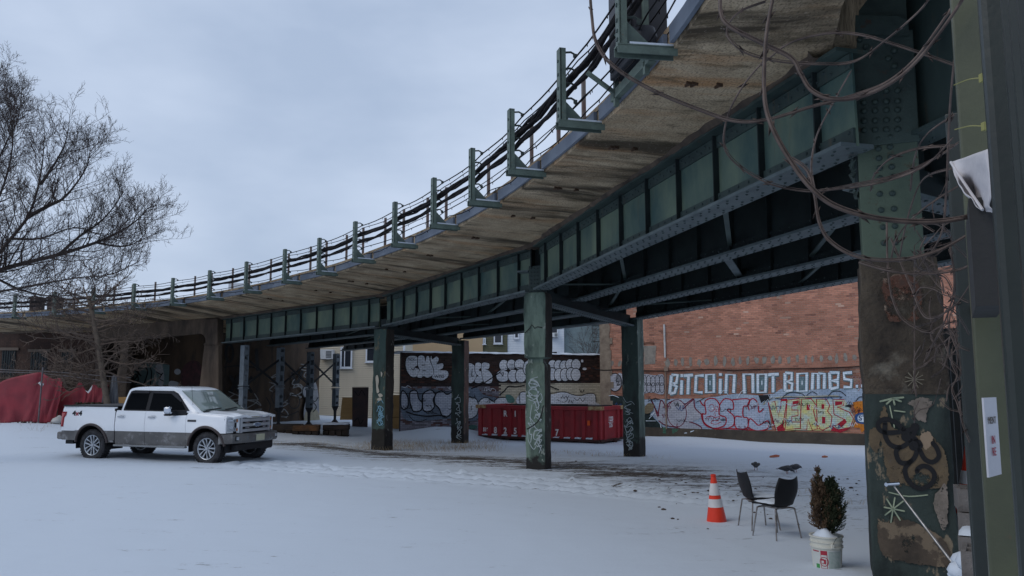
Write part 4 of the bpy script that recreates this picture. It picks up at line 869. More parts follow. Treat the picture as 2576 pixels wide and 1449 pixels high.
# ---- tall red brick building, right
RA, RB = V(4.3, 38.5, 0), V(14.5, 32.5, 0)
RBX = RA.lerp(RB, 1.45)
rb = thing('brick_building', 'tall windowless red brick building with graffiti along its base', 'building', tuple(RA))
def redcol(t, z, rr):
    v = rr.uniform(0.82, 1.15); n = mnoise.noise(Vector((t * 0.5, z * 0.6, 2))); v *= 1 + 0.35 * n + 0.3 * mnoise.noise(Vector((t * 2.2, z * 4.5, 7)))
    c = [0.40, 0.19, 0.13]
    if rr.random() < 0.06: c = [0.28, 0.13, 0.095]
    if rr.random() < 0.02: c = [0.45, 0.29, 0.22]
    if z < 2.75: c = [x * 0.8 for x in c]
    return tuple(x * v for x in c)
BR_A = M('brick_red_field', (0.3, 0.1, 0.06), attr='Col', scale=8, rough=0.9, bump=0.3, bscale=60, c2=(0.16, 0.085, 0.065), lo=0.58, hi=0.9)
BR_O = M('brick_red', (0.40, 0.19, 0.13), (0.27, 0.12, 0.085), 1.5, 0.9, 0.3, 60, objrand=0.14, lo=0.45, hi=0.9)
MOR = M('mortar', (0.44, 0.36, 0.31), (0.32, 0.25, 0.21), 3, 0.95, 0.3, 40)
d_, n_ = brick_wall(rb, RA, RBX, 0.0, 7.6, redcol, (BR_A, BR_O), (2.6, 9.6, 3.3, 4.12), MOR)
m_ = MB(); m_.bar(RA + V(0, 0, 3.5) - n_ * 3.33, RBX + V(0, 0, 3.5) - n_ * 3.33, 6.0, 8.15); m_.build('rear_mass', MOR, rb)
m_ = MB(); 
def BB(i, j): t = i / 60; p = RA.lerp(RBX, t) + n_ * (0.05 + 0.03 * mnoise.noise(Vector((t * 40, j, 2)))); return p + V(0, 0, [-1.0, -0.3, 0.0, 0.03][j]) - n_ * (0.12 if j == 3 else 0)
m_.grid(BB, 61, 4); m_.build('concrete_plinth', M('plinth', (0.085, 0.07, 0.055), (0.05, 0.042, 0.035), 1.2, 0.95, 0.6, 14, c3=(0.15, 0.13, 0.1), scale3=3, lo3=0.6, hi3=0.75), rb)
wA = WallArt(rb, RA, d_, n_, 0.0, Conv(1526.3, 900.1, 0.27348))
CEM = M('cement_patch', (0.28, 0.255, 0.22), (0.19, 0.17, 0.15), 5, 0.95, 0.5, 30)
def z3(x, y): return ((1900 + x / 2.341) * .7827, (850 + y / 2.341) * .7827)
rp = random.Random(5)
for i in range(24):
    x = 572 + i * 61 + rp.uniform(-8, 8); y = 742 - (x - 572) * 0.030 + rp.uniform(-6, 6); m_ = MB(); w_, h_ = rp.uniform(10, 20), rp.uniform(22, 36)
    q = [z3(x + a_ * (1 + rp.uniform(-.25, .25)), y + b_ * (1 + rp.uniform(-.25, .25))) for a_, b_ in ell(0, 0, w_, h_, 9)]; wA.F.fill(m_, q, 0.010); m_.build('cement_patch', CEM, rb)
for x, y, w_, h_ in [(155, 745, 14, 22), (215, 745, 12, 24), (1392, 218, 34, 22), (1930, 115, 16, 16)]:
    m_ = MB(); wA.F.fill(m_, [z3(*p) for p in ell(x, y, w_, h_, 8, 0.4)], 0.010); m_.build('cement_patch', CEM, rb)
m_ = MB(); wA.F.fill(m_, [z3(*p) for p in [(372, 612), (490, 610), (486, 655), (482, 748), (400, 752), (398, 655), (372, 652)]], 0.012, smooth=False); m_.build('blocked_window', CEM, rb)
m_ = MB(); wA.F.ribbon(m_, [z3(*p) for p in [(395, 598), (430, 590), (470, 596)]], 6, 0.012); m_.build('window_arch', M('arch_dark', (0.16, 0.075, 0.05), scale=6), rb)
for zt, zb_, nm in ((450, 700, 'downpipe'),):
    m_ = MB(); p0 = wA.F.at(*z3(549, zt), 0.07); p1 = wA.F.at(*z3(556, zb_), 0.07); m_.tube([p0, p0.lerp(p1, .5), p1], 0.045, 8); m_.build(nm, M('pipe_white', (0.55, 0.54, 0.53), (0.4, 0.39, 0.38), 6), rb, smooth=60)
m_ = MB(); p0 = wA.F.at(*z3(558, 790), 0.06); p1 = wA.F.at(*z3(566, 1240), 0.06); m_.tube([p0, p1], 0.03, 6); m_.box(wA.F.at(*z3(562, 785), 0.09), (0.16, 0.14, 0.2)); m_.build('conduit', M('conduit_tan', (0.28, 0.2, 0.15), scale=5), rb)
m_ = MB(); m_.tube(crom([wA.F.at(*z3(x, y), 0.05) for x, y in [(0, 780), (90, 795), (240, 790), (420, 800), (620, 800), (900, 790), (1100, 796), (1400, 785), (1700, 782), (2060, 765), (2300, 750)]], 4), 0.02, 5); m_.build('wall_cable', CAB, rb)
# rendered corner pier
m_ = MB(); rc_ = random.Random(8)
for i in range(26):
    z = 0.0 + i * 0.30; w_ = 0.52 + rc_.uniform(-0.08, 0.12); m_.bar(RA + V(0, 0, z + 0.15) + n_ * 0.012 - d_ * 0.05, RA + V(0, 0, z + 0.15) + n_ * 0.012 + d_ * w_, 0.05, 0.302)
m_.build('render_strip', M('old_render', (0.26, 0.21, 0.16), (0.15, 0.115, 0.09), 3, 0.95, 0.8, 14), rb)
# --- graffiti on the tall wall
PBLU = paint('paint_pale_blue', (0.42, 0.50, 0.60), (0.28, 0.36, 0.48), scale=1.2); PWHT = paint('paint_white', (0.74, 0.80, 0.86), (0.56, 0.68, 0.80), joint=0.6); PTEA = paint('paint_teal_grey', (0.16, 0.24, 0.27), (0.12, 0.18, 0.2))
PGRY = paint('paint_grey', (0.44, 0.45, 0.50), (0.34, 0.35, 0.41), scale=1.5); PRED = paint('paint_red', (0.42, 0.018, 0.035), (0.30, 0.012, 0.03)); PBLK = paint('paint_black', (0.015, 0.016, 0.02)); PDKR = paint('paint_dark_red', (0.17, 0.02, 0.045))
PYEL = paint('paint_yellow_mix', (0.62, 0.58, 0.22), (0.40, 0.52, 0.58), scale=2.2, c3=(0.44, 0.52, 0.28)); PORG = paint('paint_orange', (0.58, 0.17, 0.015), (0.5, 0.2, 0.03)); PBLD = paint('paint_deep_blue', (0.03, 0.09, 0.26)); PPNK = paint('paint_dull_pink', (0.36, 0.24, 0.24)); PGRN = paint('paint_dark_green', (0.022, 0.04, 0.04), (0.012, 0.018, 0.02)); PCRM = paint('paint_cream_line', (0.55, 0.5, 0.33))
wA.start().fill([(20, 360), (120, 350), (300, 380), (500, 400), (560, 640), (480, 700), (300, 715), (60, 720), (40, 500)]).done('graffiti_ground', PGRN)
wA.start().fill([(300, 385), (420, 380), (880, 375), (1180, 330), (1400, 345), (1480, 400), (1520, 660), (1200, 675), (880, 680), (520, 640), (440, 560)], False).done('graffiti_ground', PBLU)
wA.start().fill([(1400, 400), (1440, 340), (1540, 330), (1600, 285), (1760, 300), (2050, 285), (2400, 280), (2420, 420), (2250, 430), (1480, 430)], False).done('graffiti_ground', PBLU)
LET = [([(595, 160), (580, 330)], 0), ([(595, 158), (652, 158), (640, 230), (598, 242)], 0), ([(598, 242), (642, 262), (625, 320), (580, 330)], 0), ([(690, 205), (685, 338)], 0), ([(691, 150), (690, 178)], 0), ([(708, 165), (794, 158)], 0), ([(752, 165), (746, 335)], 0), ([(892, 162), (822, 165), (815, 315), (882, 318)], 0),
       ([(915, 155), (985, 152), (985, 315), (915, 318)], 1), ([(1045, 192), (1043, 328)], 0), ([(1045, 140), (1045, 165)], 0), ([(1095, 328), (1102, 152), (1175, 156), (1166, 322)], 0), ([(1266, 328), (1260, 150), (1342, 150), (1346, 322)], 0), ([(1390, 152), (1466, 150), (1460, 315), (1390, 318)], 1), ([(1484, 156), (1582, 150)], 0), ([(1530, 156), (1530, 318)], 0),
       ([(1640, 140), (1640, 306)], 0), ([(1640, 140), (1702, 140), (1700, 205), (1650, 216), (1706, 236), (1700, 300), (1640, 306)], 0), ([(1755, 146), (1840, 140), (1836, 304), (1755, 308)], 1), ([(1890, 292), (1896, 142), (1946, 145), (1946, 286)], 0), ([(1946, 145), (2002, 145), (2000, 286)], 0),
       ([(2050, 135), (2056, 286)], 0), ([(2050, 135), (2132, 135), (2126, 200), (2060, 210), (2126, 222), (2126, 272), (2056, 286)], 0), ([(2256, 135), (2180, 140), (2186, 195), (2250, 205), (2246, 270), (2178, 268)], 0), ([(2290, 262), (2312, 262)], 0), ([(2340, 258), (2362, 258)], 0)]
wA.start()
for x0 in (640, 700, 860, 930, 1100, 1180, 1480, 1560, 1700, 1850, 1960, 2260, 2320):
    for k_ in range(2): 
        y0 = rp.uniform(150, 240); wA.line([(x0 + rp.uniform(-10, 10), y0), (x0 + 20 + rp.uniform(-10, 20), y0 + rp.uniform(-30, 50)), (x0 + 35, y0 + rp.uniform(-10, 30)), (x0 + 50 + rp.uniform(0, 30), y0 + rp.uniform(20, 90)), (x0 + 75, y0 + rp.uniform(-20, 50))], 5)
wA.done('graffiti_tag', PPNK)
wA.start()
for p, c in LET: wA.line([(x + 3, y + 4) for x, y in p], 44, closed=bool(c), smooth=False)
for x0, x1 in ((935, 968), (1410, 1443), (1778, 1815)): wA.fill([(x0 - 5, 170), (x1 + 5, 170), (x1 + 5, 300), (x0 - 5, 300)], False)
wA.done('graffiti_shadow', PTEA)
wA.start()
for p, c in LET: wA.line(p, 25, closed=bool(c), smooth=False)
for x in (950, 1427, 1797): wA.line([(x, 210), (x, 250)], 9, smooth=False)
wA.done('graffiti_lettering', PWHT)
# bubble pieces on the left
wA.start().fill(ell(75, 225, 62, 82)).fill(ell(120, 200, 40, 60)).done('graffiti_fill', PGRY); wA.start().line(ell(75, 225, 62, 82), 8, True).line([(100, 185), (85, 215), (110, 220), (95, 255), (125, 240)], 6).done('graffiti_outline', PBLK)
wA.start().fill([(298, 180), (350, 150), (440, 160), (520, 155), (530, 250), (520, 335), (420, 320), (310, 325), (295, 250)]).done('graffiti_fill', PGRY)
wA.start()
for x in (310, 345, 385, 425, 465, 505): wA.line(ell(x, 205 + (x % 3) * 5, 21, 46), 4.5, True).line(ell(x + 3, 275, 20, 45), 4.5, True)
wA.done('graffiti_outline', PBLK)
# grey throw-up with dark red outline
wA.start().fill([(420, 400), (470, 520), (500, 385), (545, 440), (600, 395), (660, 385), (730, 430), (780, 380), (810, 450), (870, 510), (850, 560), (790, 590), (870, 650), (860, 690), (780, 690), (650, 640), (560, 625), (490, 600), (440, 520)], True).done('graffiti_fill', PGRY)
wA.start()
for p in [[(410, 390), (440, 450), (470, 540), (480, 470), (500, 390), (530, 430), (548, 500)], [(548, 500), (560, 430), (600, 400)], [(720, 430), (760, 400), (800, 380), (812, 460), (870, 520)], [(480, 580), (520, 610), (560, 625), (640, 640), (720, 670), (800, 700), (860, 690), (870, 640), (800, 600), (760, 590)], [(410, 395), (480, 530)], [(700, 470), (800, 380)]]: wA.line(p, 10)
wA.line(ell(645, 510, 88, 125), 7, True); wA.line([(650, 600), (640, 625), (655, 628), (650, 612)], 4); wA.done('graffiti_outline', PDKR)
put_text('graffiti_words', 'SoHoNE\nTeaM', 0.22, PDKR, rb, wA.F.at(*wA.conv(650, 455), 0.022), d_, (0, 0, 1))
# blue and red piece
wA.start()
for p in [[(905, 400), (985, 375), (1035, 430), (1035, 520), (1095, 550), (1085, 620), (990, 648), (900, 610), (872, 520), (912, 510)], [(1040, 420), (1085, 375), (1160, 395), (1170, 480), (1170, 620), (1100, 650), (1060, 560)], [(1160, 385), (1305, 380), (1300, 440), (1260, 450), (1255, 540), (1300, 560), (1290, 645), (1190, 645), (1180, 540)], [(1310, 390), (1365, 380), (1400, 500), (1470, 480), (1450, 560), (1485, 610), (1470, 655), (1360, 665), (1300, 630), (1290, 500)]]: wA.fill(p)
wA.done('graffiti_fill', paint('paint_blue_grey', (0.44, 0.49, 0.60), (0.36, 0.42, 0.54), scale=2))
wA.start()
for p, c in [([(905, 400), (985, 375), (1035, 430), (1035, 520), (1095, 550), (1085, 620), (990, 648), (900, 610), (872, 520), (912, 510)], 1), ([(1040, 430), (1085, 378), (1155, 395), (1165, 470), (1110, 480), (1170, 540), (1165, 620), (1100, 652)], 0), ([(1160, 385), (1305, 380), (1300, 440), (1258, 450), (1255, 540), (1300, 560), (1290, 645), (1190, 645), (1182, 545), (1240, 545)], 0), ([(1310, 480), (1300, 420), (1345, 375), (1390, 420), (1400, 500), (1440, 470)], 0), ([(1300, 600), (1320, 560), (1360, 590), (1400, 620), (1480, 580), (1480, 650), (1380, 672), (1300, 640)], 0), ([(860, 400), (880, 430), (900, 440)], 0), ([(880, 520), (900, 600), (1000, 655), (1100, 650), (1180, 655), (1280, 660), (1380, 672)], 0)]: wA.line(p, 11, bool(c))
for e in (ell(965, 462, 24, 34), ell(1010, 470, 16, 26), ell(970, 475, 6, 8), ell(1010, 480, 5, 7)): wA.line(e, 4, True)
wA.line([(920, 545), (960, 535), (1000, 550), (1040, 540), (1020, 580), (980, 575), (960, 600), (1010, 610), (1050, 590)], 6).line([(990, 500), (1000, 530), (985, 535)], 4).done('graffiti_outline', PRED)
# yellow piece lettered VERBS
wA.start().fill([(1485, 405), (1550, 395), (1660, 385), (1790, 372), (1930, 378), (2080, 380), (2190, 385), (2240, 470), (2280, 560), (2250, 640), (2130, 668), (1940, 668), (1740, 665), (1560, 672)], False).done('graffiti_fill', PYEL)
wA.start()
for p in [[(1485, 410), (1545, 400), (1582, 540), (1605, 395), (1655, 400), (1620, 640), (1556, 665)], [(1660, 390), (1770, 375), (1775, 430), (1702, 445), (1702, 480), (1760, 480), (1760, 530), (1702, 540), (1702, 590), (1780, 590), (1780, 650), (1640, 660)], [(1790, 380), (1880, 375), (1922, 430), (1902, 490), (1930, 600), (1962, 650), (1890, 665), (1850, 560), (1840, 660), (1780, 655)], [(1930, 380), (2020, 380), (2052, 440), (2030, 490), (2072, 540), (2060, 630), (1990, 665), (1935, 650)], [(2080, 385), (2185, 385), (2178, 440), (2120, 452), (2232, 500), (2272, 560), (2240, 640), (2130, 662), (2068, 632), (2150, 610), (2192, 570), (2090, 520)]]: wA.line(p, 9, True, False)
for p in [[(1490, 420), (1560, 665), (1525, 600)], [(1838, 430), (1872, 430), (1866, 482), (1838, 482)], [(1975, 425), (2003, 428), (2000, 470), (1975, 470)], [(1980, 540), (2012, 545), (2010, 605), (1980, 605)], [(2100, 400), (2170, 400), (2165, 430), (2100, 440)], [(1710, 400), (1765, 390), (1768, 420), (1708, 432)], [(2120, 610), (2190, 560), (2210, 590), (2160, 640)], [(1600, 380), (1660, 375), (1655, 400), (1605, 398)], [(1560, 640), (1620, 600), (1640, 670), (1570, 675)], [(2080, 630), (2130, 660), (2240, 650), (2150, 690), (2060, 670)]]: wA.fill(p, False)
wA.done('graffiti_outline', PRED)
wA.start().line([(1440, 430), (1500, 380), (1640, 358), (1760, 360), (2030, 350), (2130, 352)], 8).done('graffiti_outline', PCRM)
wA.start().line([(1470, 400), (1530, 372), (1600, 378), (1650, 362), (1880, 366), (2140, 358), (2145, 372)], 6).line([(1620, 360), (1690, 318), (1790, 330), (1820, 352)], 7).line([(1840, 345), (1890, 312), (1935, 335)], 7).line([(2040, 350), (2080, 312), (2150, 310), (2200, 350)], 7).line([(2290, 400), (2330, 360), (2400, 375)], 7).fill([(2190, 440), (2240, 430), (2250, 455), (2200, 450)]).fill([(1395, 345), (1500, 340), (1490, 395), (1420, 415)], False).fill([(1490, 560), (1515, 640), (1490, 645)], False).line([(380, 400), (440, 375), (500, 390)], 6).line([(540, 390), (580, 380)], 7).line([(820, 410), (860, 390), (900, 370)], 6).done('graffiti_outline', PBLK)
wA.start().fill([(2262, 410), (2310, 400), (2420, 392), (2425, 660), (2380, 655), (2345, 690), (2330, 645), (2275, 640), (2290, 520)], False).done('graffiti_fill', PORG)
wA.start().fill([(2285, 530), (2330, 505), (2425, 515), (2425, 605), (2330, 605), (2290, 585)]).fill(ell(2395, 470, 30, 28)).done('graffiti_fill', PBLD)
wA.start().fill([(2310, 540), (2340, 525), (2425, 532), (2425, 585), (2340, 590), (2312, 575)]).done('graffiti_fill', PWHT)
put_text('graffiti_words', 'STE', 0.28, PBLD, rb, wA.F.at(*wA.conv(2370, 557), 0.040), d_, (0, 0, 1), bold=0.008)
rs_ = random.Random(91)
for mt_, cnt, wdt in ((PBLK, 16, 3.5), (PWHT, 14, 3.0), (PDKR, 8, 3.5), (PBLD, 6, 4)):
    wA.start()
    for q in range(cnt): wA.line([(y_, x_) for x_, y_ in scribble(rs_.uniform(360, 660), rs_.uniform(20, 2380), 46, rs_.uniform(40, 110), 9, rs_.randint(1, 999))], wdt)
    wA.done('graffiti_tag', mt_)
wA.start().fill([(340, 470), (380, 420), (430, 430), (420, 490), (360, 515)]).done('graffiti_overpaint', paint('paint_tan', (0.20, 0.16, 0.10)))
wA.start().line([(20, 350), (60, 345), (110, 365)], 6).line([(470, 700), (500, 660), (490, 600)], 7).line([(680, 690), (740, 690), (800, 670)], 8).line([(360, 580), (450, 580)], 5).line([(390, 560), (440, 500), (400, 530)], 5).line([(1040, 340), (1080, 300), (1120, 345)], 4).line([(1200, 370), (1240, 310), (1280, 300)], 5).done('graffiti_outline', PWHT)
wA.start().fill([(512, 640), (545, 640), (545, 700), (512, 690)], False).fill([(600, 655), (665, 655), (665, 710), (605, 705)], False).done('graffiti_overpaint', paint('paint_green', (0.06, 0.15, 0.10)))

# ---- low painted brick wall, left of it
LA, LB = V(-5.2, 37.5, 0), V(4.6, 41.0, 0)
lw = thing('low_brick_building', 'low flat brick building painted black and cream, covered in bubble graffiti', 'building', tuple(LA))
def lowcol(t, z, rr):
    v = rr.uniform(0.6, 1.3)
    if z > 2.02: c = (0.036, 0.020, 0.016) if rr.random() > 0.15 else (0.075, 0.032, 0.022)
    elif t > 4.9 and z > 0.9: c = (0.52, 0.47, 0.36); v = rr.uniform(0.85, 1.1)
    elif z > 1.85: c = (0.03, 0.022, 0.022)
    else: c = (0.20, 0.19, 0.22) if rr.random() > 0.25 else (0.11, 0.06, 0.055)
    return tuple(x * v for x in c)
LOW_A = M('brick_painted_field', (0.1, 0.1, 0.1), attr='Col', scale=8, rough=0.85, bump=0.3, bscale=60, c2=(0.03, 0.02, 0.02), lo=0.66, hi=0.95); LOW_O = M('brick_black', (0.036, 0.022, 0.018), (0.07, 0.03, 0.022), 1.5, 0.85, 0.3, 60, objrand=0.4, lo=0.5, hi=0.8)
d2, n2 = brick_wall(lw, LA, LB, -0.6, 3.48, lowcol, (LOW_A, LOW_O), (0.2, 10.2, 2.95, 3.44), M('mortar_dark', (0.045, 0.04, 0.04), scale=3))
m_ = MB(); m_.bar(LA + d2 * 2.5 + V(0, 0, 1.4) - n2 * 3.32, LB + V(0, 0, 1.4) - n2 * 3.32, 6.0, 4.0); m_.build('rear_mass', CONC, lw)
m_ = MB(); m_.grid(lambda i, j: LA.lerp(LB, i / 60) + n2 * [0.10, 0.09, -0.5, -5][j] + V(0, 0, [3.47, 3.53, 3.57, 3.57][j] + 0.05 * max(-0.5, mnoise.noise(Vector((i * 0.35, j, 1)))) - 0.02 * (i / 60)), 61, 4); m_.build('snow_cap', M_SNOW, lw, smooth=180)
wB = WallArt(lw, LA, d2, n2, -0.6, Conv(1001.9, 861.0, 0.21876))
BUB = paint('bubble_white', (0.74, 0.76, 0.80), (0.56, 0.60, 0.66), joint=0.3, scale=2.5); BUG = paint('bubble_grey', (0.46, 0.49, 0.56), (0.28, 0.31, 0.38), joint=0.35, scale=2); HAZ = paint('paint_hazy_blue', (0.18, 0.23, 0.30), (0.10, 0.12, 0.15), joint=0.4, scale=1.3)
wB.start().fill([(30, 530), (180, 545), (330, 530), (600, 560), (880, 520), (980, 600), (1130, 640), (1130, 700), (930, 700), (900, 900), (600, 880), (300, 900), (60, 870)]).done('graffiti_ground', HAZ)
ch = [[(100, 180), (160, 155), (220, 175), (228, 250), (190, 290), (243, 315), (235, 380), (160, 398), (105, 335), (85, 260)], [(230, 170), (270, 150), (300, 170), (312, 225), (325, 168), (352, 165), (372, 240), (412, 300), (400, 370), (340, 405), (290, 390), (260, 408), (215, 390), (246, 320), (226, 260)], [(372, 205), (380, 155), (392, 195), (440, 165), (466, 200), (440, 250), (512, 246), (512, 295), (470, 322), (560, 330), (572, 390), (510, 437), (430, 425), (390, 400), (412, 330)],
      [(635, 270), (700, 245), (760, 260), (770, 400), (720, 440), (660, 430)], [(800, 260), (850, 250), (892, 300), (896, 390), (850, 462), (800, 440)], [(890, 245), (945, 240), (952, 290), (925, 322), (985, 350), (992, 420), (940, 467), (880, 455), (900, 400), (925, 390), (888, 345)], [(960, 250), (1042, 245), (1040, 302), (1005, 312), (1045, 332), (1082, 390), (1070, 462), (1010, 472), (975, 430)]]
ch += [ell(1215, 265, 52, 62), ell(1302, 258, 50, 58), ell(1395, 255, 56, 58), ell(1202, 388, 74, 66), ell(1322, 385, 58, 70), ell(1410, 385, 60, 76), ell(1500, 300, 60, 90), ell(1600, 320, 60, 90)] + [ell(x, 262 + (x % 7) * 3 - 9, 50, 60) for x in (1775, 1845, 1910, 1975, 2045)] + [ell(x, 366 + (x % 5) * 3, 52, 70) for x in (1770, 1848, 1918, 1985, 2042)]
mk_, mw_ = MB(), MB()
for p in ch: wB.bub(p, mk_, mw_)
wB.start(); wB.mb = mk_; wB.done('graffiti_outline', PBLK); wB.mb = mw_; wB.done('graffiti_fill', BUB)
wB.start().fill(ell(2115, 215, 14, 16)).fill(ell(2142, 306, 24, 14)).fill(ell(640, 190, 6, 5)).done('graffiti_fill', BUB)
wB.start()
for p in [[(150, 300), (175, 320), (190, 290)], [(270, 265), (310, 262)], [(280, 325), (320, 328)], [(850, 310), (845, 390), (870, 385)], [(1170, 360), (1210, 350), (1200, 390), (1190, 365)], [(1280, 262), (1320, 258)], [(1230, 300), (1420, 290)], [(1130, 450), (1300, 470), (1450, 460), (1700, 470), (1900, 455), (2100, 460), (2260, 440)]]: wB.line(p, 7)
wB.done('graffiti_outline', PBLK)
put_text('graffiti_words', 'WTO', 0.20, PBLK, lw, wB.F.at(*wB.conv(472, 396), 0.03), d2, (0, 0, 1)); put_text('graffiti_words', 'MCK', 0.17, PBLK, lw, wB.F.at(*wB.conv(150, 198), 0.03), d2, (0, 0, 1))
low = [[(35, 580), (70, 565), (110, 640), (110, 740), (60, 770), (30, 720)], [(140, 570), (210, 560), (235, 650), (275, 700), (260, 780), (180, 795), (150, 740), (130, 650)], [(290, 590), (370, 550), (425, 600), (400, 660), (415, 740), (360, 795), (290, 780), (280, 680)], [(430, 600), (500, 560), (560, 600), (640, 570), (700, 640), (640, 760), (580, 845), (510, 850), (470, 760), (420, 700)]]
mk_, mw_ = MB(), MB()
for p in low: wB.bub(p, mk_, mw_)
wB.start(); wB.mb = mk_; wB.done('graffiti_outline', PBLK); wB.mb = mw_; wB.done('graffiti_fill', BUG)
wB.start().fill([(720, 640), (800, 630), (890, 650), (920, 720), (905, 830), (830, 880), (760, 870), (700, 800)]).fill([(920, 700), (960, 650), (1030, 640), (1090, 680), (1150, 640), (1240, 640), (1290, 700), (1290, 760), (920, 760)]).fill([(1400, 590), (1440, 570), (1700, 580), (1760, 600), (1900, 570), (2000, 600), (2090, 615), (2180, 590), (2260, 600), (2275, 690), (2250, 720), (1420, 720)]).done('graffiti_fill', BUB)
wB.start()
for p in low: wB.line(p, 13, True)
wB.line([(720, 640), (800, 630), (890, 650), (920, 720), (905, 830), (830, 880), (760, 870), (700, 800)], 10, True).line([(920, 700), (960, 650), (1030, 640), (1090, 680), (1150, 640), (1240, 640), (1290, 690)], 11).line([(840, 730), (840, 780)], 9)
wB.line([(1400, 720), (1395, 600), (1440, 570), (1560, 590)], 9).line([(1740, 590), (1900, 570), (2000, 600), (2090, 615), (2180, 590), (2260, 600), (2275, 690)], 8).line([(1170, 600), (1220, 560), (1268, 508), (1350, 512), (1450, 498)], 14).line([(1740, 500), (1790, 525), (1845, 545)], 13).line([(1830, 660), (1900, 690), (1945, 660), (1930, 620)], 7).line([(2020, 640), (2060, 670), (2090, 640), (2120, 680), (2150, 640)], 6)
wB.line([(95, 800), (180, 830), (330, 850), (480, 840), (560, 860)], 16).line([(120, 840), (180, 900), (260, 910), (330, 880)], 8).line([(100, 300), (90, 340)], 3).line([(1140, 480), (1800, 478)], 5).done('graffiti_outline', PBLK)
wB.start().fill([(1235, 610), (1290, 605), (1335, 650), (1330, 690), (1260, 690)]).fill(ell(860, 975, 50, 24)).done('graffiti_fill', paint('paint_sea_green', (0.10, 0.22, 0.19)))
wB.start().line([(990, 560), (1000, 520), (1020, 530), (1010, 560), (1040, 540), (1060, 560), (1080, 530), (1120, 550), (1110, 570)], 5).line([(40, 510), (80, 520), (110, 500), (150, 525)], 6).done('graffiti_tag', BUB)
for mt_, cnt in ((PBLK, 14), (BUB, 9)):
    wB.start()
    for q in range(cnt): wB.line([(y_, x_) for x_, y_ in scribble(rs_.uniform(500, 900), rs_.uniform(40, 2200), 50, rs_.uniform(50, 120), 9, rs_.randint(1, 999))], 5)
    wB.done('graffiti_tag', mt_)
# loose overhead wire in front of the two brick buildings
def wire(pts, r, label):
    m_ = MB(); m_.tube(crom(pts, 5), r, 5); o = m_.build('overhead_wire', CAB, None); tag(o, label, 'wire', 'loose wires behind the columns')
wire([at_y(x, y, 36) for x, y in [(985, 988), (1060, 990), (1130, 985)]] , 0.018, 'loose black wire hanging low before the bubble graffiti wall')
wire([at_y(x, y, 36.6) for x, y in [(1185, 978), (1215, 965), (1260, 935)]], 0.025, 'short black wire rising aslant before the black painted wall')

# ================================================================ timber clad houses behind
def board_house(name, label, u0, u1, y, ztop, zlo, zhi, pitch, boardmat, wallmat, wins, extra=None, z0=-0.8, depth=5):
    a = at_y(u0, 960, y); b = at_y(u1, 960, y); h = thing(name, label, 'house', (a.x, y, 0))
    m_ = MB(); m_.box(((a.x + b.x) / 2, y + depth / 2 + 0.05, (z0 + ztop) / 2), (b.x - a.x, depth, ztop - z0)); m_.build('wall', wallmat, h)
    if pitch:
        one = MB(); L_ = b.x - a.x; one.add([(0, 0.048, 0), (L_, 0.048, 0), (L_, 0.0, 0.0), (0, 0.0, 0.0), (0, 0.044, pitch * 1.02), (L_, 0.044, pitch * 1.02)], [(0, 3, 2, 1), (3, 4, 5, 2), (0, 4, 3), (1, 2, 5)]); om = one.mesh('clapboard', boardmat)
        for i in range(int((zhi - zlo) / pitch)): link('clapboard', om, h, (0, 0, zlo + i * pitch))
    for (x0, y0, x1, y1, kind) in wins:
        p0, p1 = at_y(x0, y1, y), at_y(x1, y0, y); cx, cz, w_, h_ = (p0.x + p1.x) / 2, (p0.z + p1.z) / 2, p1.x - p0.x, p1.z - p0.z
        wf = MB(); tw = 0.09
        for s_ in (-1, 1): wf.box((cx + s_ * (w_ / 2 - tw / 2), y - 0.05, cz), (tw, 0.09, h_)); wf.box((cx, y - 0.05, cz + s_ * (h_ / 2 - tw / 2)), (w_ - 2 * tw, 0.09, tw))
        if kind == 2: wf.box((cx - w_ * 0.14, y - 0.045, cz), (0.05, 0.07, h_ - 2 * tw))
        o = wf.build('window', M('window_white', (0.62, 0.66, 0.72), scale=4, bump=0), h)
        g_ = MB(); g_.box((cx, y - 0.02, cz), (w_ - 2 * tw, 0.02, h_ - 2 * tw)); g_.build('pane', M('pane_dark', (0.025, 0.03, 0.04), scale=3, rough=0.12, bump=0, spec=0.5), o)
        sl_ = MB(); sl_.box((cx, y - 0.09, cz - h_ / 2 - 0.03), (w_ + 0.1, 0.16, 0.05)); sl_.build('sill', MATS['window_white'], o)
    return h
BEI = M('siding_beige', (0.52, 0.465, 0.37), (0.47, 0.42, 0.33), 2, 0.7, 0.05); 
bh = board_house('beige_house', 'beige clapboard house with white windows behind the timber cribs', 780, 1012, 51, 7.0, -0.4, 5.6, 0.14, BEI, BEI, [(856, 873, 887, 926, 2), (920, 873, 947, 911, 1)])
m_ = MB(); p = at_y(1016, 900, 51); m_.box((p.x, 51, 3), (0.12, 0.2, 6.4)); m_.build('corner_post', MATS['window_white'], bh)
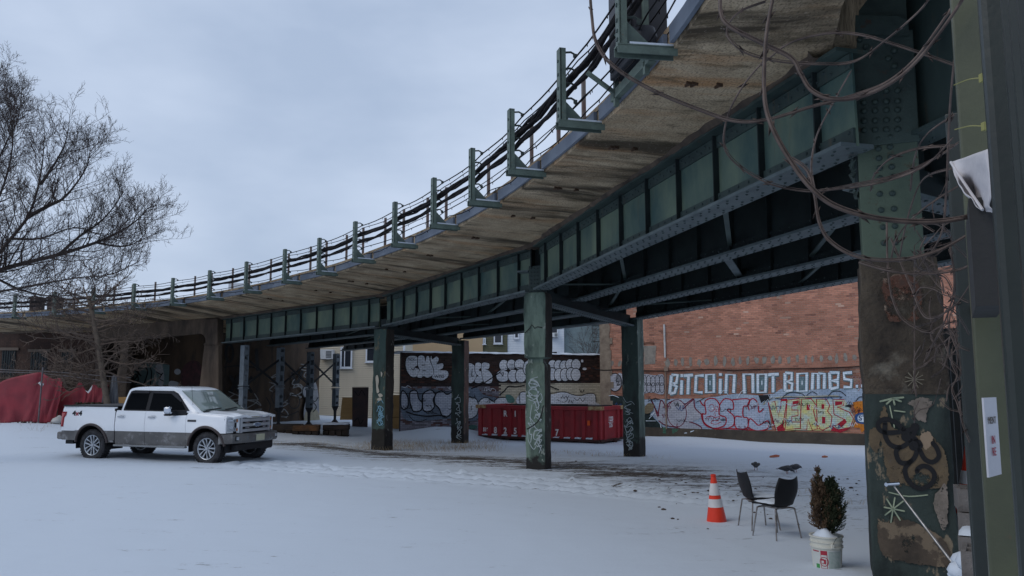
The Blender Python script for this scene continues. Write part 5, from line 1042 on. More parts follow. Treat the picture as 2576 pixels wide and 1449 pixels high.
def air_con(u0, v0, u1, v1, y, label):
    p0, p1 = at_y(u0, v1, y), at_y(u1, v0, y); w_, h_ = p1.x - p0.x, p1.z - p0.z; c = V((p0.x + p1.x) / 2, y, (p0.z + p1.z) / 2)
    t = thing('air_conditioner', label, 'air conditioner', tuple(c)); m_ = MB(); m_.box((0, -0.25, 0), (w_, 0.5, h_)); m_.build('casing', M('ac_white', (0.55, 0.57, 0.58), scale=4, bump=0), t, world=False, bevel=0.02)
    m_ = MB()
    for i in range(5): m_.box((w_ * 0.18, -0.51, -h_ * 0.3 + i * h_ * 0.15), (w_ * 0.42, 0.02, h_ * 0.08))
    m_.build('grille', M('ac_grille', (0.12, 0.13, 0.14), scale=4, bump=0), t, world=False)
    m_ = MB(); m_.bar((-w_ * 0.35, -0.02, -h_ / 2 - 0.02), (-w_ * 0.35, -0.45, -h_ / 2 - 0.02), 0.04, 0.03); m_.bar((w_ * 0.35, -0.02, -h_ / 2 - 0.02), (w_ * 0.35, -0.45, -h_ / 2 - 0.02), 0.04, 0.03); m_.build('bracket', RIVET, t, world=False)
air_con(809, 880, 842, 904, 50.95, 'white wall air conditioner on the beige house beside the shoring')
tan_ = board_house('tan_house', 'plain tan rendered house seen above the low brick wall', 1019, 1214, 60, 7.6, 0, 0, 0, BEI, M('render_tan', (0.42, 0.31, 0.19), (0.37, 0.27, 0.165), 0.6, 0.9, 0.1), [])
ol = board_house('olive_house', 'narrow olive green clapboard house between tan and white houses', 1214.6, 1276, 60.2, 8.0, 3.6, 7.6, 0.13, M('siding_olive', (0.11, 0.11, 0.065), (0.09, 0.09, 0.055), 2, 0.7, 0.05), M('wall_olive', (0.10, 0.10, 0.06)), [(1214.8, 850, 1222, 866, 1), (1242, 840, 1264, 865, 1)])
wh = board_house('white_house', 'white clapboard house with a window air conditioner, behind the near column', 1276.6, 1420, 60.3, 8.6, 3.6, 8.0, 0.13, M('siding_white', (0.62, 0.66, 0.70), (0.56, 0.6, 0.65), 2, 0.6, 0.05), M('wall_white', (0.6, 0.64, 0.68)), [(1293, 833, 1306, 852, 1), (1385, 822, 1404, 850, 1), (1386, 882, 1404, 900, 1)])
air_con(1387, 838, 1403, 849, 60.2, 'small white air conditioner in the upper window of the white house')
gh = board_house('grey_green_house', 'grey green rendered house wall beside the red brick building corner', 1420.6, 1530, 60.6, 9.5, 0, 0, 0, BEI, M('render_grey_green', (0.17, 0.22, 0.23), (0.13, 0.165, 0.175), 1.5, 0.9, 0.2, c3=(0.10, 0.08, 0.075), scale3=7, lo3=0.62, hi3=0.68), [])
fe = thing('fire_escape', 'black iron fire escape on the grey green house wall', 'fire escape', tuple(at_y(1503, 860, 60.2)))
m_ = MB(); 
for dz in (0.0, 1.2): m_.box((0, -0.3, dz), (0.9, 0.9, 0.05)); m_.build if 0 else None
for x in (-0.42, 0.42): m_.box((x, -0.7, 0.6), (0.04, 0.04, 3.2))
for dz in (0.3, 0.6, 0.9, 1.5, 1.8): m_.box((0, -0.7, dz), (0.9, 0.03, 0.03))
m_.build('iron_frame', RIVET, fe, world=False)
# boarded yard front below the beige house
PLY = M('plywood', (0.56, 0.34, 0.14), (0.46, 0.27, 0.11), 1.5, 0.8, 0.1, 30, stretch=(1, 1, 4), c3=(0.2, 0.11, 0.05), scale3=9, lo3=0.68, hi3=0.72)
def plate(name, label, cat, pts, y, mat, th=0.03, group=None):
    c = at_y(sum(p[0] for p in pts) / len(pts), max(p[1] for p in pts), y); t = thing(name, label, cat, tuple(c), 0, group); m_ = MB(); m_.prism(pts, lambda p: at_y(p[0], p[1], y), lambda p: at_y(p[0], p[1], y) + V(0, th, 0)); m_.build('panel', mat, t); return t
plate('plywood_panel', 'bare plywood sheet left of the dark rusted door', 'plywood', [(861, 1000), (889, 1000), (889, 1056), (855, 1056)], 43.0, PLY, group='plywood hoarding')
t = plate('plywood_panel', 'bare plywood hoarding between the dark door and bubble graffiti wall', 'plywood', [(938, 994), (1012, 994), (1014, 1090), (938, 1090)], 42.8, PLY, group='plywood hoarding')
m_ = MB(); 
for x in (938, 962, 1010): m_.box(at_y(x, 1040, 42.7), (0.10, 0.06, 2.2))
m_.box(at_y(975, 1050, 42.74), (1.5, 0.03, 0.05)); m_.build('batten', M('batten', (0.33, 0.19, 0.08), scale=4), t)
t = plate('metal_door', 'dark rusted metal door with faint tags between plywood sheets', 'door', [(886, 974), (927, 974), (924, 1085), (886, 1085)], 42.5, M('door_rust', (0.05, 0.04, 0.042), (0.085, 0.05, 0.045), 2, 0.7, 0.2, 20), 0.06)
m_ = MB(); fd = Face((0, 42.49, 0), (0, -1, 0)); 
for pts in [[(893, 985), (902, 995), (910, 982), (918, 994)], [(892, 1060), (900, 1052), (906, 1066), (914, 1056)]]: fd.ribbon(m_, pts, 1.6, 0.005)
m_.build('graffiti_tag', GRF_K, t)
# roofs and a dish glimpsed over the far deck
fh = thing('far_house', 'pale flat roofed house glimpsed through the viaduct railing wires', 'house', (-17, 60, 0))
m_ = MB(); m_.box((-17.5, 62, 3.9), (9, 6, 9.2)); m_.build('wall', M('far_wall', (0.5, 0.53, 0.57), scale=1), fh); m_ = MB(); m_.box((-21.0, 61, 8.9), (1.4, 1.2, 1.4)); m_.build('bulkhead', MATS['far_wall'], fh)
m_ = MB(); m_.lathe([(0.14, 0), (0.14, 0.7), (0.3, 0.75), (0.25, 1.0), (0.02, 1.15)], 10, (-19.0, 60, 8.5)); m_.build('vent_pipe', MATS['far_wall'], fh, smooth=40)
sdh = thing('satellite_dish', 'small grey satellite dish on the far roof above the railing', 'dish', (-16.6, 59.6, 8.5))
m_ = MB(); m_.lathe([(0.02, 0.12), (0.25, 0.08), (0.42, 0.0)], 16, (0, 0, 0), 'Y'); o = m_.build('reflector', M('dish_grey', (0.4, 0.42, 0.45), scale=3), sdh, world=False, smooth=60, solid=0.02); o.location = (0, 0, 0.75); o.rotation_euler = (R(20), 0, R(-20))
m_ = MB(); m_.tube([(0, 0, 0), (0, 0.1, 0.7)], 0.03, 6); m_.tube([(0, 0, 0.7), (0, -0.45, 0.85)], 0.015, 5); m_.build('mast', RIVET, sdh, world=False)
# ---- dark brick house behind the trees at the left
lb = thing('dark_brick_house', 'dark brown brick house behind bare branches at the left edge', 'building', (-29, 47, 0))
DBR = paint('old_brick', (0.085, 0.048, 0.036), (0.05, 0.032, 0.027), joint=0.5)
m_ = MB(); aL, bL = at_y(-140, 960, 45), at_y(236, 960, 45); m_.quad(V(aL.x, 45, -1), V(bL.x, 45, -1), V(bL.x, 45, 5.3), V(aL.x, 45, 5.3)); m_.uv = [(v[0], v[2]) for v in m_.v]; m_.build('brick_front', DBR, lb)
m_ = MB(); m_.box(((aL.x + bL.x) / 2, 49.1, 2.1), (bL.x - aL.x - 0.02, 8, 6.36)); m_.build('wall', M('dark_wall', (0.06, 0.045, 0.038), scale=1), lb)
m_ = MB(); m_.box(((aL.x + bL.x) / 2, 44.85, 5.36), (bL.x - aL.x + 0.3, 0.5, 0.16)); m_.build('cornice', M('cornice_dark', (0.05, 0.043, 0.04), scale=2), lb)
m_ = MB(); m_.box(((aL.x + bL.x) / 2, 48.8, 5.5), (bL.x - aL.x, 8, 0.12)); m_.build('roof_snow', M_SNOW, lb)
for u0, u1, v0, v1 in [(2, 42, 882, 948), (76, 122, 886, 932), (152, 186, 886, 940)]:
    p0, p1 = at_y(u0, v1, 45), at_y(u1, v0, 45); m_ = MB(); m_.box(((p0.x + p1.x) / 2, 44.99, (p0.z + p1.z) / 2), (p1.x - p0.x, 0.04, p1.z - p0.z)); o = m_.build('window', M('pane_black', (0.012, 0.014, 0.018), scale=3, rough=0.2, bump=0), lb)
    m_ = MB(); m_.box(((p0.x + p1.x) / 2, 44.93, p0.z - 0.06), (p1.x - p0.x + 0.2, 0.15, 0.12)); m_.build('sill', M('stone_tan', (0.14, 0.11, 0.09), scale=3), o); m_ = MB(); m_.box(((p0.x + p1.x) / 2, 44.95, p1.z + 0.09), (p1.x - p0.x + 0.3, 0.1, 0.16)); m_.build('lintel', MATS['stone_tan'], o)
    m_ = MB()
    for i in range(6): m_.box((p0.x + (i + 0.5) * (p1.x - p0.x) / 6, 44.94, (p0.z + p1.z) / 2), (0.02, 0.02, p1.z - p0.z))
    m_.build('window_bars', RIVET, o)
for u, w_ in ((79, 0.55), (125, 0.62)):
    p = at_y(u, 790, 46); m_ = MB(); m_.box((p.x, 46.5, 6.2), (w_, 0.6, 1.6)); m_.box((p.x, 46.5, 6.98), (w_ + 0.12, 0.7, 0.12)); m_.build('chimney', M('chimney_dark', (0.05, 0.035, 0.03), scale=3), lb)
# ================================================================ pickup truck (local: x forward, y left, z up; origin under the rear axle)
TH = math.atan2(-1.24, 3.67)
tk = thing('pickup_truck', 'white four door pickup truck with grey lower body parked on snow', 'truck', (-10.84, 22.36, 0.02), TH)
PW = M('truck_white', (0.82, 0.84, 0.87), (0.78, 0.80, 0.83), 0.8, 0.25, 0.0, coat=0.6, spec=0.5)
PG = M('truck_grey', (0.085, 0.082, 0.082), (0.13, 0.125, 0.12), 2.5, 0.45, 0.0, coat=0.15, c3=(0.34, 0.34, 0.35), scale3=4.5, lo3=0.54, hi3=0.80)
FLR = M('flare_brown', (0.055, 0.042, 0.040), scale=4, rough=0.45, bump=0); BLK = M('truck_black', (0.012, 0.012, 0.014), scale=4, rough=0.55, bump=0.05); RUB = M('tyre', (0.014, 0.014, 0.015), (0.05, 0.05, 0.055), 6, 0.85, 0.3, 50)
GLS = M('tinted_glass', (0.004, 0.005, 0.006), scale=2, rough=0.12, bump=0, spec=0.03); WSH = M('windscreen', (0.22, 0.27, 0.25), (0.16, 0.20, 0.19), 1, 0.05, 0, spec=0.9); CHR = M('chrome', (0.62, 0.65, 0.70), scale=3, rough=0.12, bump=0, metal=1.0); SIL = M('silver_paint', (0.45, 0.48, 0.52), scale=3, rough=0.3, bump=0, metal=0.7)
LAMP = M('lamp_lens', (0.42, 0.45, 0.48), (0.26, 0.28, 0.31), 6, 0.08, 0, spec=0.7); REDL = M('tail_red', (0.30, 0.012, 0.02), (0.22, 0.01, 0.02), 5, 0.15, 0, spec=0.6); AMB = M('marker_amber', (0.45, 0.16, 0.06), scale=5, rough=0.2, bump=0)
XF, WR, ARC = 3.68, 0.41, 0.545
def halfw(x): return 1.005 - 0.03 * sstep((-0.2 - x) / 0.9) - 0.09 * sstep((x - 3.75) / 0.8) ** 2
def side_y(x, z):
    y = halfw(x) - 0.05 * max(0.0, (z - 1.02) / 0.42) ** 2 - 0.03 * max(0.0, (0.92 - z) / 0.4) ** 1.5
    if 0.86 < z < 1.02: y += 0.006
    for xw in (0, XF): y += 0.022 * math.exp(-((math.hypot(x - xw, z - WR) - ARC) / 0.10) ** 2)
    return y
def arch(x):
    for xw in (0, XF):
        if abs(x - xw) < ARC: return WR + math.sqrt(ARC * ARC - (x - xw) ** 2)
    return 0.0
def topline(x):
    if x < 0.76: return 1.425
    if x < 2.20: return 1.335
    if x < 2.62: return lerp(1.335, 1.215, sstep((x - 2.20) / 0.42))
    if x < 3.05: return lerp(1.215, 1.235, (x - 2.62) / 0.43)
    return lerp(1.302, 1.218, (x - 3.05) / 1.2)
def panel(name, x0, x1, zb, zt, mat, s, nx=None, nz=9, thick=0.035):
    nx = nx or max(3, int((x1 - x0) / 0.035)); m_ = MB()
    def P(i, j):
        x = x0 + (x1 - x0) * i / (nx - 1); b = max(zb(x), arch(x)); t = max(b + 0.004, zt(x)); z = b + (t - b) * j / (nz - 1)
        y = side_y(x, z)
        if j == nz - 1 and t > 1.1: y -= 0.018
        return V(x, s * y, z)
    m_.grid(P, nx, nz); m_.grid(lambda i, j: P(i, j) - V(0, s * thick, 0), nx, nz)
    e = MB()
    for i in range(nx - 1):
        for j in (0, nz - 1): m_.quad(P(i, j), P(i + 1, j), P(i + 1, j) - V(0, s * thick, 0), P(i, j) - V(0, s * thick, 0))
    for j in range(nz - 1):
        for i in (0, nx - 1): m_.quad(P(i, j), P(i, j + 1), P(i, j + 1) - V(0, s * thick, 0), P(i, j) - V(0, s * thick, 0))
    return m_.build(name, mat, tk, smooth=35, world=False)
ZS = 0.80
for s in (-1, 1):
    panel('bed_side', -1.08, 0.745, lambda x: ZS if x > -0.6 else 0.78, topline, PW, s)
    panel('rear_door', 0.775, 1.735, lambda x: ZS, topline, PW, s); panel('front_door', 1.745, 3.035, lambda x: ZS, topline, PW, s); panel('front_fender', 3.045, 4.235, lambda x: 0.80, topline, PW, s)
    panel('lower_bed_panel', -1.08, -ARC + 0.16, lambda x: 0.53, lambda x: 0.775, PG, s, nz=4); panel('lower_bed_panel', ARC - 0.17, 0.745, lambda x: 0.50, lambda x: ZS - 0.006, PG, s, nz=4)
    panel('lower_door_panel', 0.775, 1.735, lambda x: 0.46, lambda x: ZS - 0.006, PG, s, nz=5); panel('lower_door_panel', 1.745, 3.035, lambda x: 0.46, lambda x: ZS - 0.006, PG, s, nz=5); panel('lower_fender_panel', 3.045, XF - ARC + 0.17, lambda x: 0.46, lambda x: ZS - 0.006, PG, s, nz=4)
    for xw in (0, XF):
        m_ = MB(); pts = [V(xw + ARC * math.cos(a), s * (side_y(xw + ARC * math.cos(a), WR + ARC * math.sin(a)) + 0.008), WR + ARC * math.sin(a)) for a in [R(8 + 164 * i / 24) for i in range(25)]]; m_.tube(pts, 0.034, 8); m_.build('wheel_arch_flare', FLR, tk, world=False, smooth=60)
        m_ = MB(); m_.grid(lambda i, j: V(xw + (ARC + 0.01) * math.cos(R(-10 + 200 * i / 20)), s * (0.97 - 0.5 * j / 3), WR + (ARC + 0.01) * math.sin(R(-10 + 200 * i / 20))), 21, 4); m_.build('wheel_well', BLK, tk, world=False)
# inner body, floor and bed
m_ = MB(); m_.box((1.9, 0, 0.86), (2.30, 1.82, 0.78)); m_.box((-0.15, 0, 0.9), (1.74, 0.9, 0.6)); m_.box((-0.15, 0, 1.30), (1.78, 1.86, 0.16)); m_.box((3.75, 0, 0.92), (1.2, 0.9, 0.5)); m_.box((1.7, 0, 0.52), (5.0, 0.9, 0.2)); m_.build('chassis', BLK, tk, world=False)
m_ = MB(); m_.box((-0.16, 0, 1.435), (1.80, 1.72, 0.03)); m_.build('tonneau_cover', M('tonneau', (0.045, 0.04, 0.038), scale=3, rough=0.6), tk, world=False, bevel=0.01)
for s in (-1, 1): m_ = MB(); m_.box((-0.16, s * 0.915, 1.437), (1.84, 0.10, 0.035)); m_.build('bed_rail_cap', BLK, tk, world=False, bevel=0.01)
m_ = MB(); m_.box((-1.075, 0, 1.12), (0.06, 1.78, 0.62)); m_.build('tailgate', PW, tk, world=False, bevel=0.02)
for s in (-1, 1):
    m_ = MB(); m_.prism([(-1.10, 1.28), (-0.93, 1.28), (-0.94, 1.19), (-1.0, 1.12), (-1.01, 0.88), (-1.10, 0.88)], lambda p: V(p[0], s * 0.88, p[1]), lambda p: V(p[0], s * (side_y(p[0], p[1]) + 0.014), p[1])); o = m_.build('tail_lamp', REDL, tk, world=False, bevel=0.008)
    m_ = MB(); m_.prism([(-1.085, 1.24), (-0.97, 1.24), (-1.04, 1.13), (-1.05, 0.93), (-1.075, 0.93)], lambda p: V(p[0], s * 0.9, p[1]), lambda p: V(p[0], s * (side_y(p[0], p[1]) + 0.020), p[1])); m_.build('lamp_strip', M('tail_pale', (0.55, 0.16, 0.16), scale=5, rough=0.2, bump=0), o, world=False)
m_ = MB(); m_.box((-1.16, 0, 0.64), (0.20, 1.92, 0.20)); m_.box((-1.0, 0, 0.60), (0.2, 1.7, 0.1)); m_.build('rear_bumper', PG, tk, world=False, bevel=0.04)
m_ = MB(); m_.box((-0.95, 0, 0.44), (0.3, 0.12, 0.10)); m_.box((-1.0, -0.72, 0.46), (0.26, 0.1, 0.1)); m_.build('tow_hitch', BLK, tk, world=False)
# greenhouse shell
LV = [(1.30, 0.79, 3.52, 0.9626), (1.38, 0.81, 3.40, 0.940), (1.55, 0.85, 3.14, 0.892), (1.72, 0.89, 2.88, 0.844), (1.86, 0.93, 2.67, 0.805), (1.905, 0.98, 2.56, 0.765), (1.94, 1.10, 2.38, 0.68), (1.96, 1.35, 2.12, 0.45)]
def gh_out(z):
    for a, b in zip(LV[:-1], LV[1:]):
        if a[0] <= z <= b[0]: t = (z - a[0]) / (b[0] - a[0]); return tuple(lerp(a[k], b[k], t) for k in (1, 2, 3))
    return LV[-1][1:] if z > 1.9 else LV[0][1:]
NE = 14.0
def gh_side(x, z):
    r_, f_, w_ = gh_out(z); c = (r_ + f_) / 2; a = (f_ - r_) / 2; u = min(0.999, abs((x - c) / a)); return w_ * (1 - u ** NE) ** (1 / NE)
def gh_front(y, z):
    r_, f_, w_ = gh_out(z); c = (r_ + f_) / 2; a = (f_ - r_) / 2; u = min(0.999, abs(y / w_)); return c + a * (1 - u ** NE) ** (1 / NE) - 0.05 * (y / 0.8) ** 2 + 0.0
m_ = MB(); NA = 72
def SH(i, j):
    z, r_, f_, w_ = LV[i]; an = 2 * math.pi * j / NA; c = (r_ + f_) / 2; a = (f_ - r_) / 2; ca, sa = math.cos(an), math.sin(an)
    x = math.copysign(abs(ca) ** (2 / NE), ca); y = math.copysign(abs(sa) ** (2 / NE), sa); yy = w_ * y
    return V(c + a * x - (0.05 * (yy / 0.8) ** 2 if x > 0 else 0) * max(0, x), yy, z)
m_.grid(SH, len(LV), NA, wrap=True); n0 = (len(LV) - 1) * NA; m_.f.append(tuple(n0 + j for j in range(NA))); m_.build('cab_roof', PW, tk, world=False, smooth=40)
def glass(name, poly, mat, s, off, parent=None, th=0.012):
    g = MB(); q = crom([V(x, z, 0) for x, z in poly], 1, True) if False else [V(x, z, 0) for x, z in poly]
    # subdivide polygon to follow the curved shell
    fine = []
    for a, b in zip(q, q[1:] + q[:1]):
        fine += [a]
    g.prism([(p.x, p.y) for p in fine], lambda p: V(p[0], s * (gh_out(p[1])[2] + off), p[1]), lambda p: V(p[0], s * (gh_out(p[1])[2] + off - th), p[1]))
    return g.build(name, mat, parent or tk, world=False)
for s in (-1, 1):
    glass('window_surround', [(0.98, 1.36), (1.00, 1.33), (1.9, 1.325), (2.24, 1.32), (2.56, 1.335), (3.10, 1.345), (2.80, 1.62), (2.62, 1.78), (2.46, 1.845), (1.2, 1.86), (1.08, 1.83), (1.03, 1.7)], BLK, s, 0.010)
    glass('rear_side_window', [(1.03, 1.40), (1.06, 1.365), (1.70, 1.36), (1.70, 1.815), (1.18, 1.825), (1.11, 1.79), (1.07, 1.64)], GLS, s, 0.017); glass('front_side_window', [(1.83, 1.36), (2.22, 1.355), (2.98, 1.37), (2.75, 1.61), (2.57, 1.76), (2.42, 1.81), (1.83, 1.815)], GLS, s, 0.017)
    glass('rain_visor', [(1.10, 1.785), (1.70, 1.785), (1.70, 1.845), (1.14, 1.85)], M('visor_black', (0.02, 0.02, 0.024), scale=4, rough=0.2, bump=0), s, 0.030); glass('rain_visor', [(1.80, 1.785), (2.42, 1.775), (2.60, 1.67), (2.78, 1.57), (2.82, 1.59), (2.62, 1.76), (2.44, 1.84), (1.80, 1.845)], MATS['visor_black'], s, 0.030)
    # door below the dropped belt line is glass too
    m_ = MB(); m_.prism([(2.46, 1.345), (3.02, 1.345), (3.03, 1.245), (2.68, 1.235)], lambda p: V(p[0], s * (side_y(p[0], 1.25) - 0.012), p[1]), lambda p: V(p[0], s * (side_y(p[0], 1.25) - 0.03), p[1])); m_.build('window_corner', BLK, tk, world=False)
m_ = MB(); NW = 18
def WS(i, j):
    z = 1.335 + 0.52 * j / 10; w_ = gh_out(z)[2] * 0.90; y = -w_ + 2 * w_ * i / NW; return V(gh_front(y, z) + 0.012, y, z)
m_.grid(WS, NW + 1, 11); m_.build('windscreen', WSH, tk, world=False, smooth=180, solid=0.008)
m_ = MB(); m_.grid(lambda i, j: WS(i, 0) + V(0.02 + 0.03 * j, 0, -0.02 * j), NW + 1, 3); m_.build('cowl', BLK, tk, world=False)
for y0, y1 in ((-0.75, -0.12), (-0.05, 0.55)): m_ = MB(); m_.tube([V(gh_front(y0, 1.35) + 0.05, y0, 1.36), V(gh_front(y1, 1.40) + 0.035, y1, 1.395)], 0.014, 5); m_.build('wiper', BLK, tk, world=False)
m_ = MB(); m_.box((gh_front(0.1, 1.74) + 0.0, 0.1, 1.74), (0.05, 0.16, 0.05)); m_.build('mirror_mount', M('sticker_white', (0.6, 0.62, 0.62), scale=3, bump=0), tk, world=False)
m_ = MB(); m_.box((1.75, 0, 1.952), (0.9, 0.75, 0.012)); m_.build('sunroof', GLS, tk, world=False, bevel=0.004)
# bonnet
m_ = MB()
def HD(i, j):
    x = 3.06 + 1.385 * min(1, i / 15); t = j / 20; y = (-1 + 2 * t) * (halfw(x) - 0.05); u = abs(y) / 0.95
    z = lerp(1.345, 1.262, min(1, i / 15)) - 0.045 * u ** 4 - 0.035 * sstep((i / 15 - 0.8) / 0.2) - (0.055 if i == 16 else 0) + 0.022 * math.exp(-((abs(y) - 0.52) / 0.10) ** 2) - 0.012 * (abs(y) < 0.42)
    return V(x - 0.085 * u ** 2.2 * (i / 16), y, z)
m_.grid(HD, 17, 21); m_.build('bonnet', PW, tk, world=False, smooth=50, solid=0.02)
# front
m_ = MB(); m_.box((4.22, 0, 0.96), (0.22, 1.5, 0.36)); m_.build('radiator_block', BLK, tk, world=False)
def xfront(y): return 4.42 - 0.10 * (abs(y) / 0.95) ** 2.2
def fbar(name, y0, y1, z0, z1, dx, th, mat, par=None, bev=0.012):
    g = MB(); n = 12; ys = [y0 + (y1 - y0) * i / n for i in range(n + 1)]
    for (xa) in (0,):
        def P(i, j): y = ys[i]; x = xfront(y) + dx; return [V(x, y, z0), V(x, y, z1), V(x - th, y, z1), V(x - th, y, z0)][j]
        g.grid(P, n + 1, 4, wrap=True); g.f.append((0, 1, 2, 3)); k_ = n * 4; g.f.append((k_, k_ + 1, k_ + 2, k_ + 3))
    return g.build(name, mat, par or tk, world=False, bevel=bev)
GRS = M('grille_silver', (0.42, 0.44, 0.47), scale=3, rough=0.28, bump=0, metal=0.5)
fbar('grille_top_bar', -0.58, 0.58, 1.16, 1.205, 0.035, 0.08, CHR); fbar('grille_panel', -0.56, 0.56, 0.80, 1.16, -0.03, 0.05, BLK)
for z0_, z1_ in ((1.07, 1.15), (0.945, 1.025), (0.81, 0.89)): fbar('grille_bar', -0.55, 0.55, z0_, z1_, 0.03, 0.06, GRS)
for z in (1.048, 0.918):
    for y in (-0.36, 0.36): fbar('grille_light', y - 0.08, y + 0.08, z - 0.012, z + 0.012, 0.01, 0.02, CHR, bev=0)
for s in (-1, 1):
    fbar('grille_frame', s * 0.575 - 0.03, s * 0.575 + 0.03, 0.79, 1.20, 0.03, 0.09, GRS)
    # C-shaped head lamp wrapped round the corner
    lampf = lambda y, z: V(4.40 - 0.10 * (abs(y) / 0.95) ** 2.2 - max(0, abs(y) - 0.72) * 0.42, y, z)
    def piece(name, pts, mat, dx, par=None):
        g = MB(); fine = []
        q = [V(a, b, 0) for a, b in pts]
        for a, b in zip(q, q[1:] + q[:1]):
            k_ = max(1, int((b - a).length / 0.05)); fine += [a.lerp(b, i / k_) for i in range(k_)]
        fine = [(p.x, p.y) for p in fine]; g.prism(fine, lambda p: lampf(s * p[0], p[1]) + V(dx, s * dx * 0.4, 0), lambda p: lampf(s * p[0], p[1]) + V(dx - 0.07, -s * 0.03, 0)); return g.build(name, mat, par or tk, world=False)
    piece('front_corner', [(0.60, 0.80), (0.965, 0.80), (0.965, 1.212), (0.60, 1.212)], PW, 0.0)
    hl = piece('headlight', [(0.66, 1.15), (0.972, 1.16), (0.965, 1.09), (0.90, 1.02), (0.90, 0.85), (0.66, 0.84), (0.66, 0.93), (0.76, 0.94), (0.76, 1.05), (0.66, 1.06)], LAMP, 0.012)
    piece('lamp_reflector', [(0.67, 1.14), (0.71, 1.14), (0.71, 1.075), (0.67, 1.075)], AMB, 0.018, hl); piece('lamp_reflector', [(0.80, 1.13), (0.90, 1.13), (0.90, 1.09), (0.80, 1.09)], CHR, 0.018, hl); piece('lamp_reflector', [(0.79, 0.90), (0.86, 0.90), (0.86, 0.98), (0.79, 0.98)], CHR, 0.018, hl); piece('lamp_reflector', [(0.67, 0.855), (0.71, 0.855), (0.71, 0.915), (0.67, 0.915)], AMB, 0.018, hl)
m_ = MB(); NB = 28
def BP(i, j):
    y = -1.0 + 2.0 * i / NB; u = abs(y); xx = 4.53 - 0.16 * (u / 1.0) ** 2.5; xx -= 0.16 * max(0, u - 0.93) / 0.07
    prof = [(0.0, 0.55), (0.03, 0.60), (0.03, 0.73), (0.0, 0.775), (-0.16, 0.785), (-0.16, 0.53)]; dx, z = prof[j]; return V(xx + dx, y * 1.0, z)
m_.grid(BP, NB + 1, 6, wrap=True); m_.f.append(tuple(range(6))); m_.f.append(tuple(NB * 6 + i for i in range(6))); m_.build('front_bumper', PG, tk, world=False, smooth=45)
m_ = MB(); m_.box((4.565, 0.0, 0.665), (0.02, 0.33, 0.165)); o = m_.build('licence_plate', M('plate_cream', (0.48, 0.46, 0.30), (0.42, 0.42, 0.33), 5, 0.5, 0), tk, world=False)
for s in (-1, 1):
    m_ = MB(); m_.box((4.525, s * 0.36, 0.665), (0.03, 0.30, 0.13)); m_.build('bumper_pad', SIL if False else M('bumper_pad', (0.14, 0.145, 0.15), scale=3, bump=0.1), tk, world=False, bevel=0.01)
    m_ = MB(); m_.box((4.445, s * 0.74, 0.665), (0.06, 0.24, 0.12)); o = m_.build('fog_lamp_recess', BLK, tk, world=False, bevel=0.01)
    m_ = MB(); m_.box((4.468, s * 0.79, 0.67), (0.03, 0.10, 0.08)); m_.build('fog_lamp', LAMP, o, world=False, bevel=0.01)
m_ = MB(); m_.box((4.33, 0, 0.44), (0.18, 1.5, 0.16)); m_.box((4.37, 0.1, 0.53), (0.12, 1.1, 0.04)); m_.build('air_dam', BLK, tk, world=False, bevel=0.02)
m_ = MB(); em = MB(); em.lathe([(0.001, 0.02), (0.9, 0.02), (1.0, 0.0)], 24, axis='X'); em.v = [(x + 4.45, y * 0.155, z * 0.062 + 0.985) for x, y, z in em.v]; o = em.build('badge', M('badge_chrome', (0.55, 0.58, 0.62), scale=3, rough=0.2, bump=0, metal=0.8), tk, world=False)
em = MB(); em.lathe([(0.001, 0.02), (0.9, 0.02), (1.0, 0.0)], 24, axis='X'); em.v = [(x + 4.457, y * 0.135, z * 0.048 + 0.985) for x, y, z in em.v]; em.build('badge_field', M('badge_blue', (0.16, 0.22, 0.33), scale=3, rough=0.25, bump=0), o, world=False)
put_text('badge_script', 'Ford', 0.075, MATS['badge_chrome'], o, V(4.48, 0, 0.985), (0, 1, 0), (0, 0, 1), loc_world=False)
